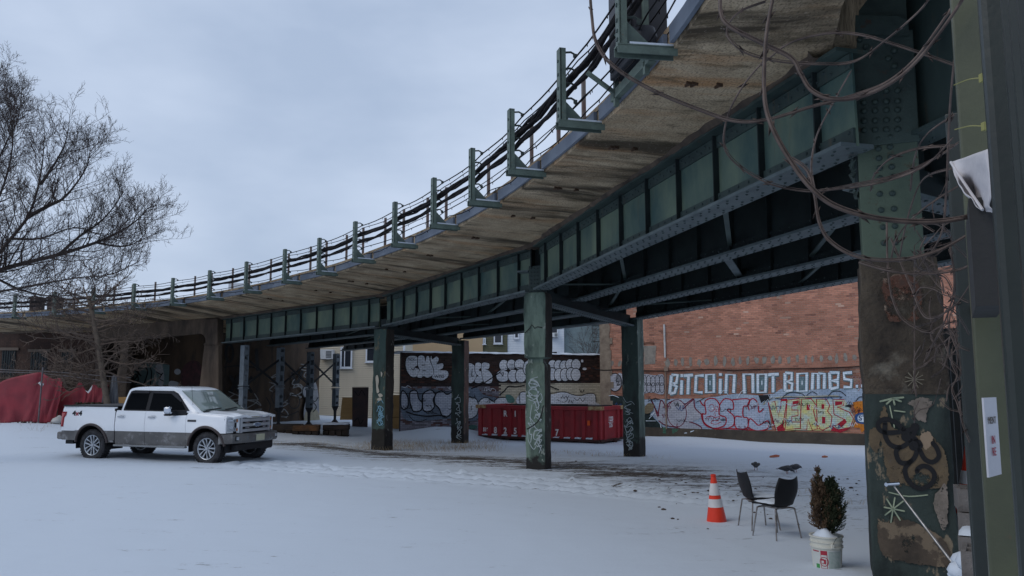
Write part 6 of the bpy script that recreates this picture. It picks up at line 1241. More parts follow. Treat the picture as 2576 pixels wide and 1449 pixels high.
# trim on the sides
for s in (-1, 1):
    def on(x, z, d=0.0): return V(x, s * (side_y(x, z) + d), z)
    for x in (0.98, 1.98):
        m_ = MB(); m_.lathe([(0.001, 0.0), (0.07, 0.0), (0.085, 0.006), (0.09, 0.0)], 14, (0, 0, 0), 'Y'); m_.v = [tuple(on(x + 0.03, 1.17, 0.002) + V(a * 1.1, s * b, c * 0.62)) for a, b, c in m_.v]; o = m_.build('handle_cup', PW, tk, world=False, smooth=40)
        m_ = MB(); m_.bar(on(x - 0.11, 1.175, 0.035), on(x + 0.09, 1.175, 0.035), 0.028, 0.036); m_.build('door_handle', SIL, o, world=False, bevel=0.008); m_ = MB(); m_.bar(on(x - 0.13, 1.172, 0.012), on(x - 0.01, 1.172, 0.012), 0.02, 0.03); m_.build('handle_shade', BLK, o, world=False)  # last bar is solid black, standing in for shade behind the handle
    m_ = MB(); m_.bar(on(3.10, 1.10, 0.008), on(3.36, 1.10, 0.008), 0.014, 0.05); m_.build('fender_vent', M('vent_dark', (0.05, 0.05, 0.056), scale=4), tk, world=False, bevel=0.004)
    ux = (1, 0, 0) if s < 0 else (-1, 0, 0)
    for tx, ch, mt in ((-0.115, '4', BLK), (0.0, 'x', MATS['tail_red']), (0.115, '4', BLK)):
        put_text('side_lettering', ch, 0.17, mt, tk, on(-0.55 + tx * ux[0], 1.235, 0.006), ux, (0, 0, 1), bold=0.008, loc_world=False, sx=1.25)
    m_ = MB()
    for i in range(1): m_.box((0, 0, 0), (0.20, 0.15, 0.19))
    m_.v = [(2.60 + x, s * (1.14 + y), 1.36 + z) for x, y, z in m_.v]; o = m_.build('door_mirror', CHR, tk, world=False, bevel=0.05)
    m_ = MB(); m_.box((2.60, s * 1.13, 1.245), (0.19, 0.14, 0.05)); m_.bar((2.68, s * 0.95, 1.27), (2.62, s * 1.1, 1.26), 0.10, 0.06); m_.build('mirror_arm', BLK, o, world=False, bevel=0.02)
    m_ = MB(); m_.box((1.9, s * 0.97, 0.43), (2.3, 0.10, 0.05)); m_.build('running_board', M('board_grey', (0.22, 0.23, 0.24), scale=4, bump=0.2), tk, world=False, bevel=0.015)
    m_ = MB(); m_.box((0.74, s * 0.93, 0.93), (0.05, 0.1, 0.9)); m_.build('bed_gap_shade', BLK, tk, world=False)  # black box painted in as the shade between bed and cab
m_ = MB(); m_.tube([V(3.14, -0.86, 1.30), V(3.06, -0.87, 2.02)], 0.004, 4); m_.build('antenna', BLK, tk, world=False)
# wheels
TW = 0.265
def tyre_mesh():
    m_ = MB(); pr = [(0.265, -0.10), (0.30, -0.128), (0.36, -0.134), (0.395, -0.12), (0.41, -0.09), (0.41, 0.09), (0.395, 0.12), (0.36, 0.134), (0.30, 0.128), (0.265, 0.10)]; m_.lathe(pr, 48, axis='Y')
    for i in range(40):
        a = 2 * math.pi * i / 40
        for y in (-0.085, 0.0, 0.085): aa = a + (0.08 if y == 0 else 0); m_.box((0.412 * math.cos(aa), y, 0.412 * math.sin(aa)), (0.016, 0.065, 0.042), rot=Matrix.Rotation(-aa, 3, 'Y'))
    return m_.mesh('tyre', RUB, 50)
def rim_mesh():
    m_ = MB(); m_.lathe([(0.272, -0.11), (0.268, -0.125), (0.250, -0.118), (0.240, -0.06), (0.235, 0.10), (0.265, 0.11)], 48, axis='Y'); return m_.mesh('rim', SIL, 50)
def spoke_mesh():
    m_ = MB()
    for q in (-1, 1):
        a0, a1 = R(6) * q, R(12.5) * q; m_.add([V(0.045 * math.cos(a0 * 2), -0.10, 0.045 * math.sin(a0 * 2)) + V(0, 0, q * 0.002), V(0.06, -0.10, q * 0.040), V(0.248 * math.cos(a1 + R(4.5)), -0.112, 0.248 * math.sin(a1 + R(4.5))), V(0.248 * math.cos(a1 - R(4.5)), -0.112, 0.248 * math.sin(a1 - R(4.5))),
               V(0.045, -0.05, 0), V(0.06, -0.05, q * 0.04), V(0.246 * math.cos(a1 + R(4.5)), -0.06, 0.246 * math.sin(a1 + R(4.5))), V(0.246 * math.cos(a1 - R(4.5)), -0.06, 0.246 * math.sin(a1 - R(4.5)))], [(0, 1, 2, 3), (0, 4, 5, 1), (1, 5, 6, 2), (2, 6, 7, 3), (3, 7, 4, 0)])
    return m_.mesh('spoke', SIL)
def hub_mesh():
    m_ = MB(); m_.lathe([(0.0, -0.118), (0.035, -0.116), (0.045, -0.10), (0.075, -0.098), (0.08, -0.06)], 20, axis='Y')
    for i in range(6): a = 2 * math.pi * i / 6; m_.lathe([(0.011, -0.112), (0.011, -0.09)], 6, (0.062 * math.cos(a), 0, 0.062 * math.sin(a)), 'Y')
    return m_.mesh('hub', SIL, 40)
def drum_mesh(): m_ = MB(); m_.lathe([(0.0, -0.03), (0.235, -0.03), (0.24, 0.0)], 32, axis='Y'); return m_.mesh('brake_disc', BLK)
tm_, rmm, spk, hbm, drm = tyre_mesh(), rim_mesh(), spoke_mesh(), hub_mesh(), drum_mesh()
for s in (-1, 1):
    for xw in (0, XF):
        wv = link('wheel', rmm, tk, (xw, s * 0.845, WR), (0, R(10 if xw else 25), 0 if s < 0 else math.pi)); link('tyre', tm_, wv); link('hub', hbm, wv); link('brake_disc', drm, wv)
        for i in range(6): link('spoke', spk, wv, (0, 0, 0), (0, 2 * math.pi * i / 6, 0))

# ================================================================ red roll-off container
dL = V(5.05, -3.1, 0).normalized(); DA = math.atan2(dL.y, dL.x)
DU = thing('waste_container', 'long red ribbed steel roll-off waste container behind the columns', 'container', (-1.5, 36.2, -0.44), DA)
RED = M('container_red', (0.30, 0.022, 0.028), (0.20, 0.018, 0.022), 1.6, 0.55, 0.1, 20, c3=(0.06, 0.02, 0.015), scale3=3.5, lo3=0.62, hi3=0.8); REDD = M('container_dark_rust', (0.06, 0.022, 0.02), (0.03, 0.016, 0.014), 3, 0.8, 0.2)
WLT = M('stencil_white', (0.78, 0.75, 0.75), (0.6, 0.55, 0.55), 7, 0.7, 0); RST = M('chipped_yellow', (0.42, 0.33, 0.17), (0.2, 0.06, 0.03), 7, 0.7, 0.2)
L_, W_, H_ = 5.95, 2.2, 1.52
m_ = MB(); 
for y in (0.0, W_): m_.box((L_ / 2, y, 0.78), (L_, 0.05, 1.34))
m_.box((L_ / 2, W_ / 2, 0.14), (L_, W_, 0.06)); m_.box((0, W_ / 2, 0.78), (0.05, W_, 1.34)); m_.box((L_, W_ / 2, 0.78), (0.05, W_, 1.34)); m_.build('container_body', RED, DU, world=False)
rbm = MB(); rbm.prism([(-0.10, 0.0), (0.10, 0.0), (0.075, -0.075), (-0.075, -0.075)], lambda p: V(p[0], p[1] - 0.02, 0.16), lambda p: V(p[0], p[1] - 0.02, 1.36)); rbm = rbm.mesh('rib', RED)
for i in range(12): link('rib', rbm, DU, (0.14 + i * 0.5145, 0, 0))
for y in (0.45, 1.75): link('rib', rbm, DU, (L_ + 0.0, y, 0), (0, 0, R(90)))
m_ = MB(); m_.box((L_ / 2, -0.05, 1.44), (L_ + 0.1, 0.14, 0.16)); m_.box((L_ / 2, W_ + 0.05, 1.44), (L_ + 0.1, 0.14, 0.16)); m_.box((0, W_ / 2, 1.442), (0.16, W_ - 0.05, 0.156)); m_.box((L_ + 0.03, W_ / 2, 1.442), (0.16, W_ - 0.05, 0.156)); m_.build('top_rail', RED, DU, world=False, bevel=0.02)
m_ = MB(); m_.box((L_ / 2, -0.06, 0.12), (L_ + 0.1, 0.2, 0.10)); m_.box((L_ / 2, W_ + 0.06, 0.12), (L_ + 0.1, 0.2, 0.10)); m_.box((L_ + 0.02, W_ / 2, 0.12), (0.16, W_, 0.10)); m_.build('bottom_rail', REDD, DU, world=False, bevel=0.02)
m_ = MB(); m_.tube([V(1.6, 0.4, 1.52), V(L_ - 0.6, 0.2, 1.56)], 0.06, 6); m_.box((L_ / 2 + 0.6, W_ / 2, 1.50), (4.2, 1.7, 0.10)); m_.build('cover_tarp', M('dark_tarp', (0.03, 0.025, 0.025), scale=3), DU, world=False)
for x, y in ((0.1, -0.06), (L_ - 0.25, -0.06)): m_ = MB(); m_.box((x + 0.1, y, 1.45), (0.55, 0.17, 0.15)); m_.build('corner_plate', RST, DU, world=False)
m_ = MB(); m_.box((L_ + 0.06, 0.05, 1.45), (0.17, 0.3, 0.15)); m_.box((L_ + 0.06, W_ - 0.1, 1.45), (0.17, 0.3, 0.15)); m_.build('corner_plate', RST, DU, world=False)
for y in (0.02, W_ - 0.02): m_ = MB(); m_.box((L_ + 0.06, y, 0.78), (0.09, 0.14, 1.2)); m_.build('corner_post', RED, DU, world=False, bevel=0.02)
for x in (L_ - 1.2, 1.2): m_ = MB(); m_.lathe([(0.0, -0.1), (0.1, -0.1), (0.1, 0.1), (0.0, 0.1)], 12, (x, 0.25, 0.05), 'Y'); m_.build('roller', REDD, DU, world=False)
m_ = MB(); m_.lathe([(0.0, -0.08), (0.1, -0.08), (0.1, 0.08), (0.0, 0.08)], 12, (L_ + 0.1, 1.3, 0.05), 'X'); m_.build('roller', REDD, DU, world=False)
m_ = MB(); rc_ = random.Random(4)
for i in range(11): x = 0.40 + i * 0.5145; m_.grid(lambda a, b: V(x - 0.15 + 0.3 * a / 4, -0.03 - 0.09 * b / 2, 0.19 + (0.05 if b < 2 else 0.0) * (0.6 + 0.8 * rc_.random())), 5, 3)
m_.build('ledge_snow', M_SNOW, DU, world=False, smooth=180)
for f_, ch, z, sz in [(0.256, 'R', 1.14, 0.34), (0.342, 'I', 1.14, 0.34), (0.62, 'O', 1.14, 0.34), (0.082, '516', 0.42, 0.21), (0.158, '8', 0.40, 0.36), (0.25, '2', 0.40, 0.36), (0.342, '5', 0.40, 0.36), (0.62, '2', 0.40, 0.36), (0.708, '7', 0.40, 0.36)]:
    k_ = round((f_ * L_ - 0.40) / 0.5145); x = 0.40 + k_ * 0.5145; put_text('lettering', ch, sz, WLT, DU, V(x, -0.030, z), (1, 0, 0), (0, 0, 1), bold=0.014, loc_world=False, sx=0.85)
for ch, z in (('1220', 0.98), ('326', 0.72)): put_text('lettering', ch, 0.26, WLT, DU, V(L_ + 0.032, 1.1, z), (0, 1, 0), (0, 0, 1), bold=0.005, loc_world=False, sx=0.9)
m_ = MB(); m_.box((L_ + 0.032, 1.1, 0.85), (0.01, 0.5, 0.02)); m_.build('lettering_rule', WLT, DU, world=False)
m_ = MB(); m_.box((L_ - 0.42, -0.1, 0.85), (0.12, 0.02, 0.2)); m_.build('orange_mark', M('spray_orange', (0.7, 0.1, 0.02), scale=5), DU, world=False)

# ================================================================ tarpaulins on the yard fence at the left
def cloth(name, label, cat, pts, y, mat, amp=0.10, th=0.02, seed=0, group=None, fold=2.2):
    """hung sheet: sketch outline given as top edge and bottom edge point lists"""
    top, bot = pts; c = at_y(bot[0][0], bot[0][1], y); t = thing(name, label, cat, tuple(c), 0, group); T = crom([V(a, b, 0) for a, b in top], 6); B = crom([V(a, b, 0) for a, b in bot], 6)
    def samp(L, f): x = f * (len(L) - 1); i = min(int(x), len(L) - 2); return L[i].lerp(L[i + 1], x - i)
    m_ = MB()
    def P(i, j):
        a, b = samp(T, i / 40), samp(B, i / 40); q = a.lerp(b, j / 24); p = at_y(q.x, q.y, y); n = mnoise.noise(Vector((i * 0.12 * fold + seed + j * 0.05, j * 0.06, seed))) + 0.5 * mnoise.noise(Vector((i * 0.3 * fold + seed, j * 0.05, 7 + seed)))
        return p + V(0, -amp * n * (0.4 + j / 24) - 0.12 * (j / 24), 0)
    m_.grid(P, 41, 25); m_.build('sheet', mat, t, smooth=180, solid=th); return t
TAR = M('tarp_red', (0.25, 0.03, 0.042), (0.17, 0.024, 0.034), 1.5, 0.6, 0.2, 14); 
t1 = cloth('red_tarpaulin', 'large red tarpaulin with a white label draped over the yard fence', 'tarpaulin', ([(-70, 990), (-10, 968), (20, 953), (95, 937), (112, 942), (135, 954), (151, 951), (158, 965)], [(-80, 1072), (-10, 1066), (40, 1062), (70, 1060), (95, 1062), (115, 1064), (130, 1062), (144, 1064)]), 32.6, TAR, 0.16, seed=1)
m_ = MB(); fz = Face((0, 32.25, 0), (0, -1, 0)); fz.fill(m_, [(95, 963), (101, 960), (111, 966), (107, 972), (103, 971)], 0.01, False); m_.build('white_label', M('label_white', (0.65, 0.66, 0.68), scale=5, bump=0), t1)
t2 = cloth('red_tarpaulin', 'torn red tarpaulin with ragged peaks behind the truck bed', 'tarpaulin', ([(152, 966), (172, 985), (190, 976), (202, 960), (214, 980), (222, 984), (234, 966), (240, 958), (246, 974), (262, 976), (272, 968)], [(150, 1050), (172, 1050), (190, 1050), (202, 1050), (214, 1050), (222, 1050), (234, 1050), (240, 1050), (246, 1050), (262, 1050), (272, 1050)]), 33.2, TAR, 0.14, seed=5)
m_ = MB(); fz2 = Face((0, 32.85, 0), (0, -1, 0)); fz2.fill(m_, [(214, 982), (221, 985), (233, 968), (230, 980), (222, 990)], 0.02, False); m_.build('pale_hem', MATS['label_white'], t2)
cloth('grey_sheet', 'grey translucent plastic sheet hanging beside the torn red tarpaulin', 'sheet', ([(282, 948), (288, 944), (294, 948)], [(272, 1055), (285, 1055), (306, 1055)]), 33.4, M('sheet_grey', (0.16, 0.17, 0.19), (0.07, 0.075, 0.085), 2, 0.5, 0.1, stretch=(6, 6, 0.6)), 0.10, seed=9)
FPM = M('fence_pipe', (0.14, 0.13, 0.14), (0.09, 0.08, 0.08), 5, 0.6, 0.1)
yf = thing('yard_fence', 'thin grey pipe fence holding up the red tarpaulins', 'fence', tuple(at_y(100, 1062, 32.4)))
for u, v0, v1, y in [(108, 924, 1064, 32.2), (265, 950, 1050, 32.8), (-40, 940, 1070, 32.4)]:
    a, b = at_y(u, v0, y), at_y(u - 12, v1, y); m_ = MB(); m_.tube([a, b], 0.03, 6); m_.build('fence_post', FPM, yf)
for v0, v1 in ((934, 946), (940, 958)): m_ = MB(); m_.tube(crom([at_y(-60, v0 - 6, 32.9), at_y(108, v0, 32.9), at_y(265, v1, 33.1), at_y(330, v1 + 4, 33.3)], 4), 0.018, 5); m_.build('fence_rail', FPM, yf)
plate('plywood_panel', 'plywood sheet standing behind the truck cab', 'plywood', [(274, 1000), (330, 998), (330, 1060), (274, 1060)], 34.0, PLY, group='plywood hoarding')
m_ = MB(); rb2 = random.Random(6)
def bag(name, label, c, s_, mat, seed):
    g = MB(); g.lathe([(0.02, 0), (0.8, 0.05), (1.0, 0.4), (0.85, 0.9), (0.35, 1.2), (0.15, 1.45), (0.02, 1.5)], 14); g.v = [tuple(Vector((x * s_ * (1 + 0.25 * mnoise.noise(Vector((x * 2 + seed, y * 2, z * 2)))), y * s_ * (1 + 0.25 * mnoise.noise(Vector((x * 2, y * 2 + seed, z * 2)))), z * s_ * 0.8)) + Vector(c)) for x, y, z in g.v]; o = g.build(name, mat, None, smooth=180); tag(o, label, 'bag', 'rubbish by the tarpaulin'); return o
pb = at_y(160, 1062, 31.9); bag('rubbish_bag', 'crumpled white rubbish bag at the foot of the red tarpaulin', (pb.x - 0.18, 31.9, pb.z - 0.05), 0.27, M('bag_white', (0.5, 0.49, 0.47), (0.35, 0.34, 0.33), 5), 1); bag('rubbish_bag', 'grey rubbish bag between the red tarpaulin and truck tail lamp', (pb.x + 0.35, 32.2, pb.z - 0.05), 0.24, M('bag_grey', (0.33, 0.32, 0.30), scale=5), 4)
def scatter_leaves(mb, c, rx, ry, rz_, n, s_, rr):
    for i in range(n):
        a, b = rr.uniform(0, 6.28), rr.random() ** 0.5; p = Vector(c) + V(rx * b * math.cos(a), ry * b * math.sin(a), rz_ * rr.random()); u = Vector((rr.uniform(-1, 1), rr.uniform(-1, 1), rr.uniform(-1, 1))).normalized(); w_ = u.orthogonal().normalized()
        mb.add([p - u * s_, p + w_ * s_ * 0.5, p + u * s_, p - w_ * s_ * 0.5], [(0, 1, 2, 3)])
m_ = MB(); scatter_leaves(m_, (pb.x + 0.75, 32.3, pb.z), 0.55, 0.4, 0.75, 900, 0.06, rb2); o = m_.build('dark_shrub', M('shrub_dark', (0.02, 0.026, 0.016), (0.05, 0.045, 0.025), 6), None); tag(o, 'low dark evergreen shrub between red tarpaulin and truck tail lamp', 'shrub')

# ================================================================ bare trees
BARK = M('bark_dark', (0.042, 0.033, 0.03), (0.055, 0.045, 0.04), 4, 0.9, 0.3, 20); TWIG = M('twig_dark', (0.06, 0.043, 0.038), (0.04, 0.03, 0.028), 3, 0.9, 0); BARKL = M('bark_light', (0.16, 0.125, 0.095), (0.09, 0.07, 0.055), 4, 0.9, 0.2); TWIGL = M('twig_light', (0.145, 0.105, 0.08), (0.08, 0.06, 0.05), 2, 0.9, 0)
def grow(mb, p, d, L, r, lev, rr, up=0.25, spread=0.75, kids=(9, 7, 5), wob=0.25, thin=0.62, minr=0.006):
    n = max(3, int(4 + L * 2)); pts = [Vector(p)]; rs = [r]; dd = Vector(d).normalized()
    for i in range(n):
        dd = (dd + Vector((rr.uniform(-wob, wob), rr.uniform(-wob, wob), rr.uniform(-wob, wob) + up * 0.25))).normalized(); pts.append(pts[-1] + dd * L / n); rs.append(max(minr * 0.6, r * (1 - 0.8 * (i + 1) / n)))
    mb.tube(pts, rs, 5 if r > 0.03 else 3, cap=False)
    if lev <= 0: return
    nk = kids[len(kids) - lev] if lev <= len(kids) else kids[0]
    for k_ in range(nk):
        t = 0.15 + 0.85 * (k_ + rr.random()) / nk; x = t * n; i = min(int(x), n - 1); q = pts[i].lerp(pts[i + 1], x - i); base = (pts[i + 1] - pts[i]).normalized()
        o = Vector((rr.uniform(-1, 1), rr.uniform(-1, 1), rr.uniform(-1, 1))); o = (o - base * o.dot(base)).normalized()
        nd = (base * (1 - spread * 0.55) + o * spread + Vector((0, 0, up * 0.5))).normalized()
        grow(mb, q, nd, L * rr.uniform(0.32, 0.55) * (1 - 0.35 * t), max(minr, rs[i] * thin * rr.uniform(0.55, 0.9)), lev - 1, rr, up, spread, kids, wob, thin, minr)
bt = thing('bare_tree', 'large leafless dark tree reaching in from the left edge', 'tree', (-16.2, 20.5, 0.1))
m_ = MB(); m_.tube(crom([V(-16.2, 20.5, -0.2), V(-16.1, 20.4, 1.2), V(-15.8, 20.2, 2.6), V(-15.3, 20, 3.6)], 4), [0.36 - 0.008 * i for i in range(13)], 10); m_.build('trunk', BARK, bt, smooth=180)
rt = random.Random(21); tw = MB()
LIMBS = [([(-220, 760), (-90, 720), (0, 690), (70, 668), (190, 640), (290, 610), (340, 588), (380, 565), (410, 540), (430, 515)], 19.5, 20.5, 0.15), ([(-150, 760), (-60, 710), (0, 665), (60, 600), (105, 540), (130, 470), (145, 390), (150, 320)], 19.5, 18.8, 0.13), ([(105, 540), (160, 510), (200, 490), (235, 450), (265, 400), (275, 350)], 19.2, 20.2, 0.075), ([(190, 640), (250, 590), (300, 555), (340, 510), (365, 470)], 20.2, 21.0, 0.055),
         ([(-120, 640), (-40, 590), (20, 500), (55, 400), (65, 310), (55, 230)], 19.8, 19.0, 0.10), ([(-60, 520), (0, 430), (45, 340), (75, 280), (85, 230)], 20.3, 21.0, 0.07), ([(-90, 720), (0, 735), (110, 720), (230, 700), (330, 690), (400, 660)], 19.2, 18.6, 0.075), ([(0, 690), (90, 730), (180, 745), (280, 735)], 19.6, 20.8, 0.05), ([(-100, 420), (-20, 300), (10, 230), (15, 160)], 20.5, 20.0, 0.06), ([(140, 450), (180, 390), (205, 340), (215, 300)], 18.9, 19.6, 0.05), ([(290, 610), (350, 620), (395, 612), (425, 585)], 20.4, 20.0, 0.045), ([(60, 600), (140, 600), (230, 570), (300, 590)], 19.2, 20.0, 0.045)]
for pts, y0, y1, r0 in LIMBS:
    pts = [(u * 0.93 - 28, v + 0.09 * max(0, 600 - v)) for u, v in pts]; n = len(pts); C3 = [at_y(u, v, lerp(y0, y1, i / (n - 1)) + rt.uniform(-.15, .15)) for i, (u, v) in enumerate(pts)]
    if pts[0][0] < -75: fk = V(-15.4, 20.0, 3.4); C3 = [fk, fk.lerp(C3[0], 0.5) + V(0, 0, -0.15)] + C3      # springs from the fork of the trunk
    P3 = crom(C3, 4); rs = [lerp(r0 * 0.85, 0.007, (i / (len(P3) - 1)) ** 0.65) for i in range(len(P3))]
    m_ = MB(); m_.tube(P3, rs, 7); m_.build('limb', BARK, bt, smooth=180)
    Ltot = sum((b - a).length for a, b in zip(P3[:-1], P3[1:])); nk = int(Ltot / 0.10)
    for k_ in range(nk):
        t = 0.12 + 0.88 * (k_ + rt.random()) / nk; x = t * (len(P3) - 1); i = min(int(x), len(P3) - 2); q = P3[i].lerp(P3[i + 1], x - i); base = (P3[i + 1] - P3[i]).normalized(); o = Vector((rt.uniform(-1, 1), rt.uniform(-1, 1), rt.uniform(-0.9, 1.0))); o = (o - base * o.dot(base)).normalized()
        grow(tw, q, base * 0.65 + o * 0.8 + Vector((0.05, 0, 0.22)), rt.uniform(0.7, 1.65) * (1.15 - 0.45 * t), max(0.009, rs[i] * 0.40), 2, rt, 0.3, 0.75, (8, 7), 0.22, 0.55, 0.0042)
o = tw.build('crown', TWIG, bt); o['kind'] = 'stuff'
# small leaning tree before the portal
st_ = thing('small_bare_tree', 'slim leaning bare tree with pale twigs before the concrete portal', 'tree', tuple(at_y(272, 1050, 31.5)))
P3 = crom([at_y(u, v, 31.5) for u, v in [(276, 1055), (262, 965), (252, 900), (240, 830), (230, 780), (222, 745)]], 4); m_ = MB(); m_.tube(P3, [lerp(0.13, 0.075, i / (len(P3) - 1)) for i in range(len(P3))], 8); m_.build('trunk', BARKL, st_, smooth=180)
tw = MB(); rt = random.Random(33)
for k_ in range(44):
    t = 0.18 + 0.80 * k_ / 44; x = t * (len(P3) - 1); i = int(x); q = P3[i].lerp(P3[i + 1], x - i); a = rt.uniform(0, 6.28); dd = Vector((math.cos(a), math.sin(a) * 0.6, rt.uniform(-0.15, 0.45))); grow(tw, q, dd, rt.uniform(1.4, 3.0), 0.038, 2, rt, -0.05 if k_ % 2 else 0.22, 0.6, (7, 5), 0.28, 0.65, 0.013)
o = tw.build('crown', TWIGL, st_); o['kind'] = 'stuff'
for (u, v, y, h, n, lab) in [(60, 1010, 36.0, 3.2, 26, 'tangle of leafless saplings behind the large red tarpaulin'), (190, 1010, 37.0, 3.4, 26, 'tangle of leafless saplings between the two red tarpaulins'), (1482, 960, 52, 4.2, 6, 'leafless backyard tree before the grey green house wall')]:
    c = at_y(u, v, y); t_ = thing('leafless_sapling', lab, 'sapling', (c.x, y, -0.3)); tw = MB(); tr = MB()
    for k_ in range(n):
        a = rt.uniform(0, 6.28); p = V(c.x + rt.uniform(-1.6, 1.6) * (1 if y < 40 else 0.25), y + rt.uniform(-0.5, 0.5), -0.3 if y < 40 else 1.6); grow(tw, p, (math.cos(a) * 0.3, math.sin(a) * 0.3, 1), h * rt.uniform(0.7, 1.1), 0.035, 2, rt, 0.12, 0.6, (8, 6), 0.2, 0.65, 0.012)
    o = tw.build('crown', TWIG if y > 40 else TWIGL, t_); o['kind'] = 'stuff'
    tr.tube([V(c.x, y, -0.3), V(c.x + 0.1, y, 1.7), V(c.x + 0.1, y, 2.6)], [0.09, 0.07, 0.03], 7); tr.build('trunk', BARK, t_)
# far row of bare street trees and a low horizon of houses beyond, hidden by the viaduct for the most part
# ================================================================ small things on the snow
def gz(x, y): return ground_fine(x, y)
# traffic cone
cx_, cy_ = 3.10, 12.36; cz_ = gz(cx_, cy_)
tcn = thing('traffic_cone', 'orange traffic cone with two white bands standing in snow beside chairs', 'traffic cone', (cx_, cy_, cz_ - 0.06)); tcn.rotation_euler = (R(1), R(-3), 0)
ORG = M('cone_orange', (0.70, 0.045, 0.018), (0.58, 0.035, 0.016), 4, 0.5, 0.05, c3=(0.12, 0.03, 0.02), scale3=7, lo3=0.70, hi3=0.74); WBD = M('cone_band', (0.62, 0.60, 0.60), (0.5, 0.49, 0.49), 5, 0.5, 0.05)
def cone_r(z): return lerp(0.158, 0.036, min(1, z / 0.72))
m_ = MB(); m_.lathe([(cone_r(z), z) for z in (0.0, 0.1, 0.2, 0.3, 0.45, 0.6, 0.70)] + [(0.034, 0.715), (0.040, 0.72), (0.040, 0.745), (0.028, 0.75), (0.028, 0.70)], 28); m_.build('cone_shell', ORG, tcn, world=False, smooth=40)
for a, b in ((0.27, 0.39), (0.445, 0.62)): m_ = MB(); m_.lathe([(cone_r(a) + 0.003, a), (cone_r(b) + 0.003, b)], 28); m_.build('reflective_band', WBD, tcn, world=False, smooth=60)
m_ = MB(); m_.box((0, 0, -0.02), (0.36, 0.36, 0.035)); m_.build('cone_base', ORG, tcn, world=False, bevel=0.02)
# chairs
SHELL = M('chair_black', (0.012, 0.012, 0.014), scale=4, rough=0.55, bump=0.05, spec=0.25); LEGM = M('chair_chrome', (0.32, 0.31, 0.31), (0.16, 0.13, 0.11), 9, 0.35, 0.05, metal=0.8)
def chair(x, y, ang, label, tilt=0.0):
    z = gz(x, y) - 0.03; t = thing('side_chair', label, 'chair', (x, y, z), ang, 'abandoned chairs in the snow')
    prof = [(0.22, 0.435), (0.215, 0.455), (0.17, 0.462), (0.05, 0.452), (-0.10, 0.448), (-0.17, 0.455), (-0.205, 0.48), (-0.225, 0.53), (-0.25, 0.62), (-0.275, 0.72), (-0.30, 0.815)]
    wid = [0.19, 0.20, 0.212, 0.215, 0.20, 0.185, 0.175, 0.18, 0.205, 0.20, 0.165]
    prof = [p for p in prof]; m_ = MB(); nw = 13
    P2 = crom([V(a, b, 0) for a, b in prof], 3); W2 = crom([V(a, 0, 0) for a in wid], 3)
    def P(i, j):
        u = -1 + 2 * j / (nw - 1); px, pz = P2[i].x, P2[i].y; f = i / (len(P2) - 1); w_ = W2[i].x
        if f < 0.5: return V(px, u * w_, pz + 0.02 * u * u)
        ear = 0.030 * (abs(u) ** 2) * sstep((f - 0.85) / 0.15)
        return V(px + 0.045 * u * u, u * w_, pz + ear)
    m_.grid(P, len(P2), nw); m_.build('seat_shell', SHELL, t, world=False, smooth=180, solid=0.012)
    for sx in (-1, 1):
        for sy in (-1, 1):
            top = V(0.13 * sx - 0.02, 0.10 * sy, 0.425); kn = V(0.16 * sx - 0.02, 0.17 * sy, 0.415); ft = V(0.22 * sx - 0.02, 0.235 * sy, -0.03)
            m_ = MB(); m_.tube(crom([top, kn, kn.lerp(ft, 0.08) + V(0.004 * sx, 0.008 * sy, -0.01), ft], 5), 0.0105, 8); m_.build('leg', LEGM, t, world=False, smooth=60)
    m_ = MB(); m_.box((-0.02, 0, 0.428), (0.30, 0.22, 0.02)); m_.build('seat_frame', LEGM, t, world=False)
    m_ = MB()
    def S(i, j):
        a = i / 12; b = j / 10; px = lerp(-0.175, 0.205, a); u = -1 + 2 * b; w_ = 0.185 * (0.92 + 0.1 * math.sin(a * 3.1)); edge = max(0, 1 - max(abs(u), abs(2 * a - 1)) ** 5)
        return V(px, u * w_, 0.466 + 0.02 * u * u + 0.045 * edge + 0.008 * mnoise.noise(Vector((a * 5, b * 5, x))))
    m_.grid(S, 13, 11); m_.build('seat_snow', M_SNOW, t, world=False, smooth=180)
    return t
chair(3.56, 11.05, R(118), 'black moulded chair with its back to us, nearer of the two')
chair(3.56, 11.72, R(8), 'black moulded chair facing right behind the nearer chair')
# bucket with shrub
bx, by = 3.53, 9.2; bz = gz(bx, by) - 0.03
bk = thing('plastic_bucket', 'white plastic bucket with red warning label filled with snow', 'bucket', (bx, by, bz))
BKM = M('bucket_white', (0.58, 0.57, 0.50), (0.5, 0.49, 0.43), 4, 0.45, 0.05, c3=(0.35, 0.33, 0.28), scale3=6, lo3=0.62, hi3=0.75)
def br_(z): return lerp(0.150, 0.172, z / 0.36)
m_ = MB(); m_.lathe([(0.0, 0.0), (br_(0), 0.0), (br_(0.24), 0.24), (br_(0.245) + 0.012, 0.245), (br_(0.26) + 0.012, 0.262), (br_(0.265), 0.265), (br_(0.30), 0.30), (br_(0.30) + 0.009, 0.302), (br_(0.31) + 0.009, 0.312), (br_(0.315), 0.315), (br_(0.355), 0.355), (br_(0.36) + 0.012, 0.357), (br_(0.36) + 0.012, 0.37), (br_(0.36) - 0.006, 0.37), (br_(0.30) - 0.008, 0.30)], 40); m_.build('bucket_body', BKM, bk, world=False, smooth=35)
m_ = MB(); m_.grid(lambda i, j: V(0.166 * (i / 8) * math.cos(2 * math.pi * j / 28), 0.166 * (i / 8) * math.sin(2 * math.pi * j / 28), 0.345 + 0.10 * math.exp(-((i / 8 * math.cos(2 * math.pi * j / 28) + 0.25) / 0.5) ** 2) * (1 - (i / 8) ** 2) + 0.03 * (1 - i / 8)), 9, 28, wrap=True); m_.build('bucket_snow', M_SNOW, bk, world=False, smooth=180)
def on_b(a, z, d=0.003): r_ = br_(z) + d; return V(r_ * math.sin(a), -r_ * math.cos(a), z)
